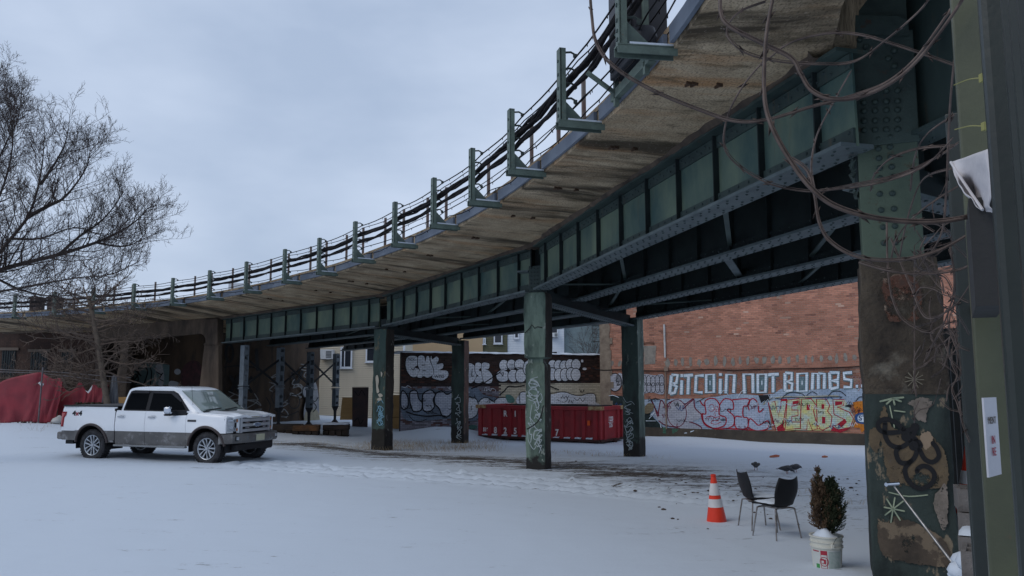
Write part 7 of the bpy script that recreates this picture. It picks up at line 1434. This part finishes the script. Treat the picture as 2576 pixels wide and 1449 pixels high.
BA = math.atan2(bx, by) * -1     # front of the label turned towards the lot entrance
def blabel(name, a0, a1, z0, z1, mat, d=0.003, n=8):
    m_ = MB(); m_.grid(lambda i, j: on_b(BA + lerp(a0, a1, i / n), lerp(z0, z1, j / 2), d), n + 1, 3); m_.build(name, mat, bk, world=False, smooth=180)
LBW = M('label_pale', (0.52, 0.54, 0.52), scale=5, bump=0); LBR = M('label_red', (0.35, 0.03, 0.05), scale=5, bump=0); LBG = M('label_greygreen', (0.27, 0.33, 0.30), (0.36, 0.4, 0.38), 30, 0.6, 0); LBN = M('label_green', (0.06, 0.26, 0.08), scale=5, bump=0)
blabel('label', -1.15, 1.15, 0.02, 0.225, LBW, 0.0015, 20); blabel('warning_label', -0.42, 0.02, 0.03, 0.222, LBR, 0.0025); blabel('warning_panel', -0.38, -0.02, 0.035, 0.175, LBW, 0.0035); blabel('text_panel', 0.10, 0.95, 0.03, 0.215, LBG, 0.0025); blabel('label_stripe', -1.05, -0.52, 0.205, 0.218, LBR, 0.0025); blabel('leaf_print', -0.80, -0.52, 0.03, 0.075, LBN, 0.0025)
m_ = MB()
for i in range(24):
    a0, a1 = 2 * math.pi * i / 24, 2 * math.pi * (i + 1) / 24
    for (ra, rb_) in ((0.040, 0.047),): m_.add([on_b(BA - 0.20 + ra / 0.15 * math.cos(a) * 0.95, 0.105 + ra * 1.1 * math.sin(a), 0.0045) for a in (a0, a1)] + [on_b(BA - 0.20 + rb_ / 0.15 * math.cos(a) * 0.95, 0.105 + rb_ * 1.1 * math.sin(a), 0.0045) for a in (a1, a0)], [(0, 1, 2, 3)])
for da, dz, w_, h_ in ((-0.1, 0.02, 0.10, 0.02), (0.05, 0.0, 0.07, 0.05), (0.0, -0.02, 0.12, 0.015)): m_.add([on_b(BA - 0.20 + da + s_ * w_, 0.105 + dz + q * h_ / 2, 0.0045) for s_, q in ((-1, -1), (1, -1), (1, 1), (-1, 1))], [(0, 1, 2, 3)])
m_.build('warning_symbol', LBR, bk, world=False)
m_ = MB(); m_.tube(crom([on_b(BA + 0.35, 0.285, 0.02), on_b(BA + 0.42, 0.33, 0.03), on_b(BA + 0.62, 0.37, 0.02), on_b(BA + 1.4, 0.372, 0.01), on_b(BA + 2.3, 0.36, 0.02)], 6), 0.003, 5); m_.build('bail_handle', RIVET, bk, world=False); m_ = MB(); m_.box(on_b(BA + 0.35, 0.28, 0.012), (0.035, 0.03, 0.05), BA + 0.35); m_.build('handle_lug', BKM, bk, world=False, bevel=0.006)
ev = thing('evergreen_shrub', 'small half brown evergreen shrub growing in the white bucket', 'shrub', (bx, by, bz + 0.33))
re_ = random.Random(17); GRN = M('arborvitae_green', (0.018, 0.028, 0.014), (0.034, 0.040, 0.018), 12, 0.7, 0); BRN = M('arborvitae_brown', (0.15, 0.095, 0.055), (0.075, 0.046, 0.028), 12, 0.8, 0)
gm, bm_ = MB(), MB()
def spray(mb, p, d, L, lev):
    n = max(3, int(L / 0.017)); u = d.orthogonal().normalized(); w_ = d.cross(u); rt_ = re_.uniform(0, 6.28); u = u * math.cos(rt_) + w_ * math.sin(rt_); q = Vector(p); dd = Vector(d)
    for i in range(n):
        dd = (dd + Vector((re_.uniform(-.15, .15), re_.uniform(-.15, .15), re_.uniform(-.02, .18)))).normalized(); q2 = q + dd * L / n; s_ = 0.0075 * (1.1 - 0.6 * i / n); s_ *= 0.62; mb.add([q - u * s_, q2 - u * s_ * 0.8, q2 + u * s_ * 0.8, q + u * s_], [(0, 1, 2, 3)])
        if lev > 0:
            for k in (-1, 1):
                if re_.random() < 0.85: spray(mb, q2, (dd * 0.75 + u * k * 0.75 + Vector((0, 0, 0.2))).normalized(), L * re_.uniform(0.3, 0.5) * (1 - 0.5 * i / n), lev - 1)
        q = q2
side = Vector((math.cos(-BA), -math.sin(-BA) * 0.0, 0)).normalized(); 
def shrub_r(f): return 0.02 + 0.19 * math.sin(min(1, (1 - f) * 1.25) * math.pi * 0.62) * (1 - f * 0.25)
stems = [((0.03, 0.0), 0.62, 0.04, gm, 1.0), ((-0.04, 0.0), 0.74, -0.02, bm_, 1.0)]
for (sx, sy), H__, lean, mb_, dens in stems:
    n = 165 if mb_ is gm else 85
    for i in range(n):
        f = re_.random() ** 0.85; z = 0.02 + f * H__; a = re_.uniform(0, 6.28); r_ = shrub_r(f) * (1.0 if mb_ is gm else 0.80); off = (0.06 if mb_ is gm else -0.05) * (1 - f * 0.5); p = Vector((sx + lean * f + off * 0.5, sy, z)); d = Vector((math.cos(a), math.sin(a), 0.75 + 0.9 * f)).normalized()
        spray(mb_ if re_.random() < 0.93 else (bm_ if mb_ is gm else gm), p, d, r_ * re_.uniform(0.65, 1.05) + 0.03, 2)
o = gm.build('green_foliage', GRN, ev, world=False); o['kind'] = 'stuff'; o = bm_.build('brown_foliage', BRN, ev, world=False); o['kind'] = 'stuff'
for (sx, sy), H__, lean, mb_, _ in stems: m_ = MB(); m_.tube([V(sx, 0, -0.05), V(sx + lean * 0.5, 0, H__ * 0.5), V(sx + lean, 0, H__)], [0.012, 0.009, 0.004], 6); m_.build('stem', BARK, ev, world=False)
# pigeons
PIG = M('pigeon_slate', (0.03, 0.032, 0.04), (0.06, 0.06, 0.065), 20, 0.7, 0.1)
def pigeon(x, y, ang, label, peck=0.0):
    t = thing('pigeon', label, 'pigeon', (x, y, gz(x, y)), ang, 'pigeons pecking in the snow')
    pts = [V(-0.17, 0, 0.115), V(-0.10, 0, 0.115), V(-0.05, 0, 0.12), V(0.0, 0, 0.125), V(0.06, 0, 0.135), V(0.095, 0, 0.165 - 0.05 * peck), V(0.115, 0, 0.20 - 0.13 * peck), V(0.135 + 0.02 * peck, 0, 0.222 - 0.16 * peck), V(0.155 + 0.01 * peck, 0, 0.225 - 0.18 * peck), V(0.172 + 0.01 * peck, 0, 0.222 - 0.20 * peck)]
    m_ = MB(); m_.tube(pts, [0.012, 0.030, 0.058, 0.068, 0.062, 0.044, 0.030, 0.027, 0.02, 0.005], 10); m_.v = [(a, b * (1.0 if a > -0.08 else 1.5), c) for a, b, c in m_.v]; m_.build('body', PIG, t, world=False, smooth=180)
    m_ = MB(); m_.add([V(-0.08, -0.03, 0.135), V(-0.08, 0.03, 0.135), V(-0.245, 0.035, 0.12), V(-0.245, -0.035, 0.12), V(-0.08, -0.03, 0.12), V(-0.08, 0.03, 0.12), V(-0.245, 0.035, 0.112), V(-0.245, -0.035, 0.112)], [(0, 1, 2, 3), (7, 6, 5, 4), (0, 4, 5, 1), (1, 5, 6, 2), (2, 6, 7, 3), (3, 7, 4, 0)]); m_.build('tail', PIG, t, world=False)
    for s in (-1, 1): 
        m_ = MB(); m_.tube([V(0.07, s * 0.055, 0.14), V(0.0, s * 0.072, 0.145), V(-0.10, s * 0.05, 0.135), V(-0.19, s * 0.02, 0.13)], [0.02, 0.035, 0.028, 0.004], 7); m_.build('wing', PIG, t, world=False, smooth=180)
        m_ = MB(); m_.tube([V(0.0, s * 0.03, 0.07), V(0.01, s * 0.03, 0.0)], 0.006, 5); m_.build('leg', M('pigeon_pink', (0.25, 0.09, 0.07), scale=5), t, world=False)
    m_ = MB(); q = pts[-1]; m_.tube([q - V(0.005, 0, 0), q + V(0.022, 0, -0.012 - 0.02 * peck)], [0.006, 0.001], 5); m_.build('beak', BLK, t, world=False)
pigeon(6.35, 18.75, R(5), 'pigeon with raised tail, left one of the touching pair', 0.9); pigeon(6.66, 19.05, R(20), 'pigeon head forward, right one of the touching pair', 0.6); pigeon(5.82, 19.35, R(80), 'lone pigeon seen from behind, apart from the pair', 0.8)
for u, v, lab in [(1950, 1151, 'small red scrap of packaging lying on the far snow'), (2077, 1155, 'tiny orange brown scrap right of the red one')]:
    p = at_z(u, v, -0.12); m_ = MB(); m_.prism([(-0.14, 0), (0.12, 0.02), (0.14, 0.07), (0.03, 0.09), (-0.13, 0.06)], lambda q: V(p.x + q[0] * (1 if u < 2000 else 0.5), p.y, gz(p.x, p.y) + q[1] * (1 if u < 2000 else 0.6)), lambda q: V(p.x + q[0] * (1 if u < 2000 else 0.5), p.y + 0.1, gz(p.x, p.y) + q[1] * 0.7)); o = m_.build('litter_scrap', M('litter_red', (0.5, 0.10, 0.06), (0.4, 0.16, 0.08), 6), None); tag(o, lab, 'litter', 'scraps on the snow')
# clods of soil and stones
rk = random.Random(44); m_ = MB()
for i in range(240):
    if i < 150: s_ = rk.uniform(-13, 3.5); c = 10.85; x = c + s_ * 0.7071 + rk.gauss(0, 0.8); y = c - s_ * 0.7071 + rk.gauss(0, 0.8)
    else: x = rk.uniform(2.4, 7.5); y = rk.uniform(11.5, 18)
    r_ = rk.choice([0.012, 0.018, 0.025, 0.04]) * rk.uniform(0.7, 1.3); z = gz(x, y); m_.lathe([(0.0, -0.4), (0.9, 0.0), (0.7, 0.5), (0.0, 0.8)], 5, (0, 0, 0)); k = 20
    m_.v[-k:] = [(x + a * r_ * rk.uniform(.8, 1.3), y + b * r_ * rk.uniform(.8, 1.3), z + c_ * r_ * 0.8) for a, b, c_ in m_.v[-k:]]
o = m_.build('soil_clods', M('soil', (0.04, 0.03, 0.024), (0.07, 0.05, 0.04), 8), None); tag(o, 'scattered dark clods of soil on the trampled snow', 'soil', kind='stuff')
# dry grass
m_ = MB()
def tuft(x, y, n, h, sp):
    z = gz(x, y) - 0.02
    for i in range(n):
        a = rk.uniform(0, 6.28); px, py = x + rk.gauss(0, sp), y + rk.gauss(0, sp); ln = h * rk.uniform(0.4, 1.1); dx, dy = math.cos(a) * ln * rk.uniform(.3, 1.3), math.sin(a) * ln * rk.uniform(.3, 1.3); w_ = 0.0032; ca, sa = math.cos(a + 1.57) * w_, math.sin(a + 1.57) * w_
        m_.add([V(px - ca, py - sa, z), V(px + ca, py + sa, z), V(px + dx * .5 + ca * .7, py + dy * .5 + sa * .7, z + ln * .6), V(px + dx * .5 - ca * .7, py + dy * .5 - sa * .7, z + ln * .6), V(px + dx, py + dy, z + ln * .85)], [(0, 1, 2, 3), (3, 2, 4)])
for i in range(120): tuft(rk.uniform(-5.6, -0.6), rk.uniform(28.0, 34.2), 24, 0.24, 0.30)
for i in range(26): tuft(rk.uniform(0.5, 4.5), rk.uniform(23.5, 27.5), 12, 0.16, 0.25)
for i in range(22): tuft(rk.uniform(5.2, 7.2), rk.uniform(13.0, 15.5), 7, 0.16, 0.12)
for i in range(30): tuft(rk.uniform(-22, -15), rk.uniform(29.0, 31.5), 5, 0.30, 0.15)
for i in range(14): tuft(rk.uniform(-10, -5.5), rk.uniform(27, 30.5), 16, 0.2, 0.25)
o = m_.build('dry_grass', M('straw', (0.40, 0.31, 0.19), (0.28, 0.20, 0.12), 3, 0.9, 0), None); tag(o, 'dry straw coloured grass poking through the snow', 'grass', kind='stuff')

# ================================================================ right foreground: bar, blocks, fence, razor wire
STB = M('bar_steel', (0.35, 0.35, 0.36), (0.2, 0.19, 0.18), 9, 0.3, 0, metal=0.9)
tb = thing('steel_bar', 'bright steel T-handled bar leaning against the painted column', 'bar', tuple(at_y(2410, 1436, 7.35)))
a, b = at_y(2250, 1224, 7.95), at_y(2412, 1437, 7.35); m_ = MB(); m_.tube([a, b], 0.011, 10); m_.build('shaft', STB, tb, smooth=60)
h0, h1 = at_y(2229, 1219, 7.9), at_y(2259, 1217, 7.98); m_ = MB(); m_.tube([h0, h1], 0.019, 12); m_.build('handle', CHR, tb, smooth=60)
BLO = M('cinder_block', (0.17, 0.155, 0.145), (0.11, 0.10, 0.095), 5, 0.95, 0.6, 40)
def block(c, rz, label, snow=True, hol=True):
    t = thing('concrete_block', label, 'block', c, rz, 'loose concrete blocks by the fence'); m_ = MB(); x, y, z = 0.39, 0.19, 0.19
    for yy in (-0.08, 0.08): m_.box((0, yy, z / 2), (x, 0.03, z))
    for xx in (-0.18, 0.0, 0.18): m_.box((xx, 0, z / 2), (0.035, y - 0.06, z * 0.995))
    m_.build('block_body', BLO, t, world=False)
    if snow: m_ = MB(); m_.grid(lambda i, j: V(-0.19 + 0.38 * i / 8, -0.09 + 0.18 * j / 6, z + 0.01 + 0.05 * max(0, 1 - (2 * i / 8 - 1) ** 4) * max(0, 1 - (2 * j / 6 - 1) ** 4)), 9, 7); m_.build('snow_cap', M_SNOW, t, world=False, smooth=180)
pA = at_y(2462, 1440, 5.9); block((pA.x, 5.9, pA.z - 0.02), R(58), 'concrete block lowest and nearest at the bottom right edge', False)
pB = at_y(2445, 1385, 7.0); block((pB.x, 7.0, pB.z - 0.05), R(60), 'snow capped concrete block behind the nearest one', True); pC = at_y(2443, 1340, 7.2); block((pC.x, 7.2, pC.z), R(62), 'concrete block stacked upright beside the column foot', False); block((pC.x + 0.02, 7.25, pC.z + 0.195), R(66), 'topmost concrete block under the hidden orange cone', False)
m_ = MB(); sn = random.Random(3)
for i in range(10):
    p = at_y(2440 + sn.uniform(-35, 40), 1400 + sn.uniform(-10, 40), 6.6 + sn.uniform(-.3, .3)); g_ = MB(); r_ = sn.uniform(0.07, 0.15); m_.lathe([(0.0, -1), (0.8, -0.6), (1.0, 0), (0.8, 0.6), (0.4, 0.9), (0.0, 1.0)], 10); k = 60; m_.v[-k:] = [(p.x + a * r_ * (1 + .2 * mnoise.noise(Vector((a + i, b, c)))), p.y + b * r_, p.z - 0.06 + c * r_ * 0.7) for a, b, c in m_.v[-k:]]
o = m_.build('snow_lumps', M_SNOW, None, smooth=180); tag(o, 'lumpy shovelled snow piled around the concrete blocks', 'snow', kind='stuff')
# second cone half hidden behind the fence
p = at_y(2446, 1282, 8.9); cz2 = p.z; c2 = thing('traffic_cone', 'orange traffic cone half hidden between the column and green fence', 'traffic cone', (p.x, 8.9, p.z))
m_ = MB(); m_.lathe([(0.15, 0.0), (0.035, 0.68), (0.03, 0.7), (0.0, 0.7)], 20); m_.build('cone_shell', ORG, c2, world=False, smooth=40); m_ = MB(); m_.lathe([(0.112, 0.28), (0.085, 0.42)], 20); m_.build('reflective_band', WBD, c2, world=False); m_ = MB(); m_.box((0, 0, -0.02), (0.36, 0.36, 0.035)); m_.build('cone_base', ORG, c2, world=False)
# green steel fence running away along the lot boundary
FG = M('fence_green', (0.015, 0.021, 0.017), (0.009, 0.013, 0.011), 3, 0.4, 0.08, 30, c3=(0.06, 0.035, 0.02), scale3=9, lo3=0.7, hi3=0.75, spec=0.5); FO = M('fence_olive', (0.078, 0.085, 0.045), (0.045, 0.05, 0.028), 2, 0.4, 0.08, 30, c3=(0.10, 0.05, 0.025), scale3=7, lo3=0.66, hi3=0.74, spec=0.5)
def fl(y, off=0.0): return V(0.55 * y + 0.075 + off, y, 0)
fdir = V(0.55, 1, 0).normalized(); frz = math.atan2(fdir.y, fdir.x)
fn_ = thing('steel_fence', 'green corrugated steel fence and posts along the right edge', 'fence', tuple(fl(2.0)))
for y, w_, off, mt, top in [(1.98, 0.078, 0.028, FO, 3.4), (2.9, 0.05, -0.01, FG, 3.2), (3.9, 0.06, 0.0, FG, 3.2), (5.1, 0.05, 0.02, BLK, 3.3), (6.2, 0.06, 0.03, FG, 3.2), (7.4, 0.06, 0.04, BLK, 3.3), (8.9, 0.06, 0.08, FG, 3.2)]:
    m_ = MB(); m_.box(fl(y, off) + V(0, 0, top / 2 - 0.1), (w_, w_, top), frz); m_.build('fence_post', mt, fn_, bevel=0.006)
# corrugated sheet next to the camera: rounded ribs
m_ = MB(); RIB = 0.115
def CS(i, j):
    s_ = i / 8; t = s_ * RIB; ph = (s_ % 1.0); bump = 0.022 * (1 if 0.25 < ph < 0.65 else 0) ; y = 0.62 + t * fdir.y * 1.0
    y0 = 0.55 + t * fdir.y; p = fl(y0, 0.060); return p + V(-fdir.y, fdir.x, 0) * bump + V(0, 0, -0.1 + 4.4 * j)
m_.grid(CS, 8 * 6 + 1, 2); o = m_.build('corrugated_sheet', FG, fn_, solid=0.004)
m_ = MB(); m_.box(fl(1.30, 0.040) + V(0, 0, 2.1), (0.05, 0.05, 4.4), frz); m_.build('edge_post', FG, fn_, bevel=0.012)
for y0, y1 in ((2.05, 2.85), (2.95, 3.85), (3.95, 5.05)): 
    m_ = MB(); m_.bar(fl(y0, 0.03) + V(0, 0, 2.35), fl(y1, 0.03) + V(0, 0, 2.35), 0.04, 0.05); m_.bar(fl(y0, 0.03) + V(0, 0, 0.35), fl(y1, 0.03) + V(0, 0, 0.35), 0.04, 0.05); m_.build('fence_rail', FG, fn_)
m_ = MB(); m_.box(fl(1.72, 0.01) + V(0.0, 0, 2.36), (0.34, 0.05, 0.22), frz); m_.build('fence_bracket', M('bracket_dull', (0.03, 0.03, 0.03), scale=5), fn_)
M('plate_ink', (0.12, 0.10, 0.08), scale=3)
# white notice on the olive post
nc = at_y(2494, 1098, 1.80); nt_ = thing('notice_board', 'white printed notice plate strapped to the olive fence post', 'sign', tuple(nc)); nd = V(0.72, 0.70, 0).normalized()
m_ = MB(); m_.bar(nc - nd * 0.045, nc + nd * 0.05, 0.004, 0.172); m_.build('plate', M('notice_white', (0.5, 0.5, 0.54), scale=5, rough=0.4, bump=0), nt_)
nn_ = V(-nd.y, nd.x, 0)
for body, dz, mt, sz in (('MENT', 0.035, 'plate_ink', 0.022), ('IN', -0.008, 'label_red', 0.026), ('RE', -0.034, 'label_red', 0.026)): put_text('notice_words', body, sz, MATS[mt], nt_, nc - nn_ * 0.004 + V(0, 0, dz) - nd * 0.0, nd, (0, 0, 1), extrude=0.0003)
# plastic bag snagged on the wire
pgm = thing('plastic_bag', 'torn white plastic bag snagged on the fence at upper right', 'bag', tuple(at_y(2470, 470, 1.9))); m_ = MB(); fbz = lambda u, v, y: at_y(u, v, y)
q = [(2392, 408, 1.7), (2430, 395, 1.62), (2486, 375, 1.45)], [(2402, 440, 1.65), (2440, 440, 1.62), (2488, 440, 1.45)], [(2418, 470, 1.6), (2450, 480, 1.68), (2490, 490, 1.45)], [(2440, 500, 1.58), (2462, 510, 1.66), (2492, 520, 1.46)], [(2470, 528, 1.56), (2480, 530, 1.6), (2496, 535, 1.47)]
rowsb = [crom([fbz(*p) for p in r_], 6) for r_ in q]; colsb = [crom([rowsb[i][j] for i in range(5)], 5) for j in range(len(rowsb[0]))]
m_.grid(lambda i, j: colsb[i][j] + V(0, 0.012 * mnoise.noise(Vector((i * .3, j * .3, 5))), 0), len(colsb), len(colsb[0])); BAGM = M('bag_plastic', (0.58, 0.55, 0.56), (0.48, 0.46, 0.47), 6, 0.5, 0.2, 30); m_.build('bag_film', BAGM, pgm, smooth=180, solid=0.0015)
m_ = MB(); m_.tube(crom([fbz(2392, 408, 1.69), fbz(2425, 460, 1.62), fbz(2472, 528, 1.55)], 6), 0.003, 6); m_.build('bag_hem', BAGM, pgm)
for i, (u0, v0, u1, v1) in enumerate([(2400, 214, 2472, 196), (2402, 326, 2478, 318)]):
    m_ = MB(); m_.tube(crom([at_y(u0, v0, 1.85), at_y((u0 + u1) / 2, (v0 + v1) / 2 - 5, 1.7), at_y(u1, v1, 1.5)], 5), 0.0014, 5); m_.box(at_y(u1, v1, 1.5), (0.01, 0.01, 0.016)); o = m_.build('cable_tie', M('tie_yellow', (0.26, 0.25, 0.09), scale=4, bump=0), None); tag(o, ['upper pale yellow cable tie on the fence post', 'lower yellow cable tie just above the plastic bag'][i], 'cable tie', 'yellow cable ties')
# razor wire
RW = M('razor_wire', (0.13, 0.098, 0.085), (0.05, 0.037, 0.033), 12, 0.55, 0.1, metal=0.3)
rz_ = thing('razor_wire', 'rusty coils of razor wire hanging loose in front of the near column', 'razor wire', tuple(fl(2.4) + V(0, 0, 2.4)))
rr_ = random.Random(77)
def strand(pts, y0, y1, r=0.0062, barb=0.10):
    n = len(pts); P3 = crom([at_y(u, v, lerp(y0, y1, i / (n - 1))) for i, (u, v) in enumerate(pts)], 8); m_ = MB(); r *= RS; m_.tube(P3, r, 6); 
    off = [p + Vector((0.004, 0.0, 0.006)) for p in P3]; m_.tube(off, r * 0.5, 4); acc = 0
    for a, b in zip(P3[:-1], P3[1:]):
        acc += (b - a).length
        if acc > barb:
            acc = 0; d = (b - a).normalized(); o = d.orthogonal().normalized(); w_ = d.cross(o); an = rr_.uniform(0, 6.28); o = o * math.cos(an) + w_ * math.sin(an)
            for s_ in (-1, 1): m_.add([a + d * 0.008 + o * s_ * r, a - d * 0.008 + o * s_ * r, a + d * 0.019 * s_ + o * s_ * 0.014, a + d * 0.010 * s_ + o * s_ * 0.010 + w_ * 0.002], [(0, 1, 2), (0, 2, 3), (1, 3, 2), (0, 3, 1)])
    m_.build('wire_strand', RW, rz_, smooth=180)
RS = 0.62
strand([(1483, -30), (1488, 40), (1500, 110), (1545, 170), (1640, 228), (1760, 278), (1850, 306), (1930, 302), (2040, 270), (2150, 240), (2230, 208), (2300, 150), (2360, 70), (2420, -20)], 2.6, 2.2, 0.0068)
strand([(1815, -30), (1812, 30), (1835, 68), (1920, 112), (1990, 148), (2015, 190), (2040, 228), (2090, 250), (2160, 245), (2240, 210), (2310, 150), (2380, 60), (2440, -30)], 2.2, 1.9, 0.0075)
strand([(1950, -30), (1930, 70), (1922, 170), (1924, 260), (1945, 330), (1990, 410), (2040, 475), (2100, 520), (2200, 550), (2320, 560), (2420, 550), (2510, 520)], 1.9, 1.7, 0.0070)
strand([(1925, 5), (1860, 30), (1830, 68), (1835, 100), (1880, 135), (1960, 155), (2060, 162), (2150, 155), (2230, 100), (2310, 30), (2350, -20)], 2.6, 2.4, 0.005)
strand([(1915, 160), (1870, 215), (1835, 280), (1820, 350), (1835, 395), (1890, 440), (1960, 470), (2050, 482), (2150, 465), (2260, 440), (2350, 400), (2410, 360)], 2.5, 2.7, 0.005)
strand([(1990, 400), (2030, 430), (2048, 490), (2060, 560), (2090, 610), (2160, 648), (2260, 655), (2350, 635), (2420, 600), (2480, 560)], 2.3, 2.1, 0.006)
strand([(2048, 480), (2040, 420), (2055, 340), (2095, 260), (2140, 180)], 2.4, 2.9, 0.0048)
strand([(1915, 165), (1985, 110), (2080, 85), (2160, 88), (2240, 110), (2330, 140), (2400, 165)], 2.8, 2.6, 0.005)
strand([(2190, 480), (2200, 440), (2240, 400), (2310, 375), (2400, 368)], 2.9, 2.6, 0.005); strand([(2060, 480), (2160, 470), (2250, 450), (2330, 415), (2395, 350)], 2.8, 2.5, 0.005); strand([(2290, 480), (2300, 400), (2330, 340), (2400, 290)], 3.0, 2.6, 0.0045); strand([(2260, 660), (2280, 560), (2310, 470), (2340, 440), (2395, 425)], 3.0, 2.6, 0.0045)
strand([(2400, 150), (2390, 260), (2385, 360), (2380, 480), (2370, 580), (2340, 640)], 2.5, 2.6, 0.005); strand([(2240, 660), (2255, 600), (2300, 545), (2360, 500), (2410, 470)], 2.8, 2.6, 0.004)
strand([(2160, 660), (2230, 680), (2320, 690), (2410, 680), (2450, 660)], 2.8, 2.6, 0.005); strand([(2230, 560), (2235, 700), (2260, 790), (2310, 830), (2350, 838)], 3.2, 3.0, 0.005); strand([(2240, 600), (2290, 720), (2330, 800), (2400, 770), (2450, 700)], 3.2, 2.8, 0.0045); strand([(2390, 620), (2400, 720), (2380, 800), (2350, 860), (2330, 905)], 3.0, 3.1, 0.0045)
for i in range(72):
    u, v = rr_.uniform(2310, 2455), rr_.uniform(520, 1020); pts = [(u, v)]; an = rr_.uniform(0, 6.28)
    for k in range(rr_.randint(3, 5)): an += rr_.uniform(-0.9, 0.9); u += 32 * math.cos(an); v += 36 * math.sin(an); pts.append((min(2462, max(2300, u)), v))
    y = rr_.uniform(2.7, 6.0); strand(pts, y, y + rr_.uniform(-.3, .3), 0.0036, 0.2)
# dark yard wall and clutter seen in the gap beyond the column
m_ = MB(); yd = thing('dark_hoarding', 'dark boarded hoarding under the viaduct behind the right column', 'hoarding', (6.0, 10.2, -0.1)); rh = random.Random(2)
for i in range(9):
    x = 4.95 + i * 0.24; m_ = MB(); m_.box((x, 9.6 + i * 0.28, 1.3), (0.05, 0.26, 2.9 + rh.uniform(-.2, .2)), R(-40) + R(90)); m_.build('board', M('hoarding_black', (0.016, 0.018, 0.018), (0.03, 0.03, 0.028), 3, 0.8, 0.1), yd)
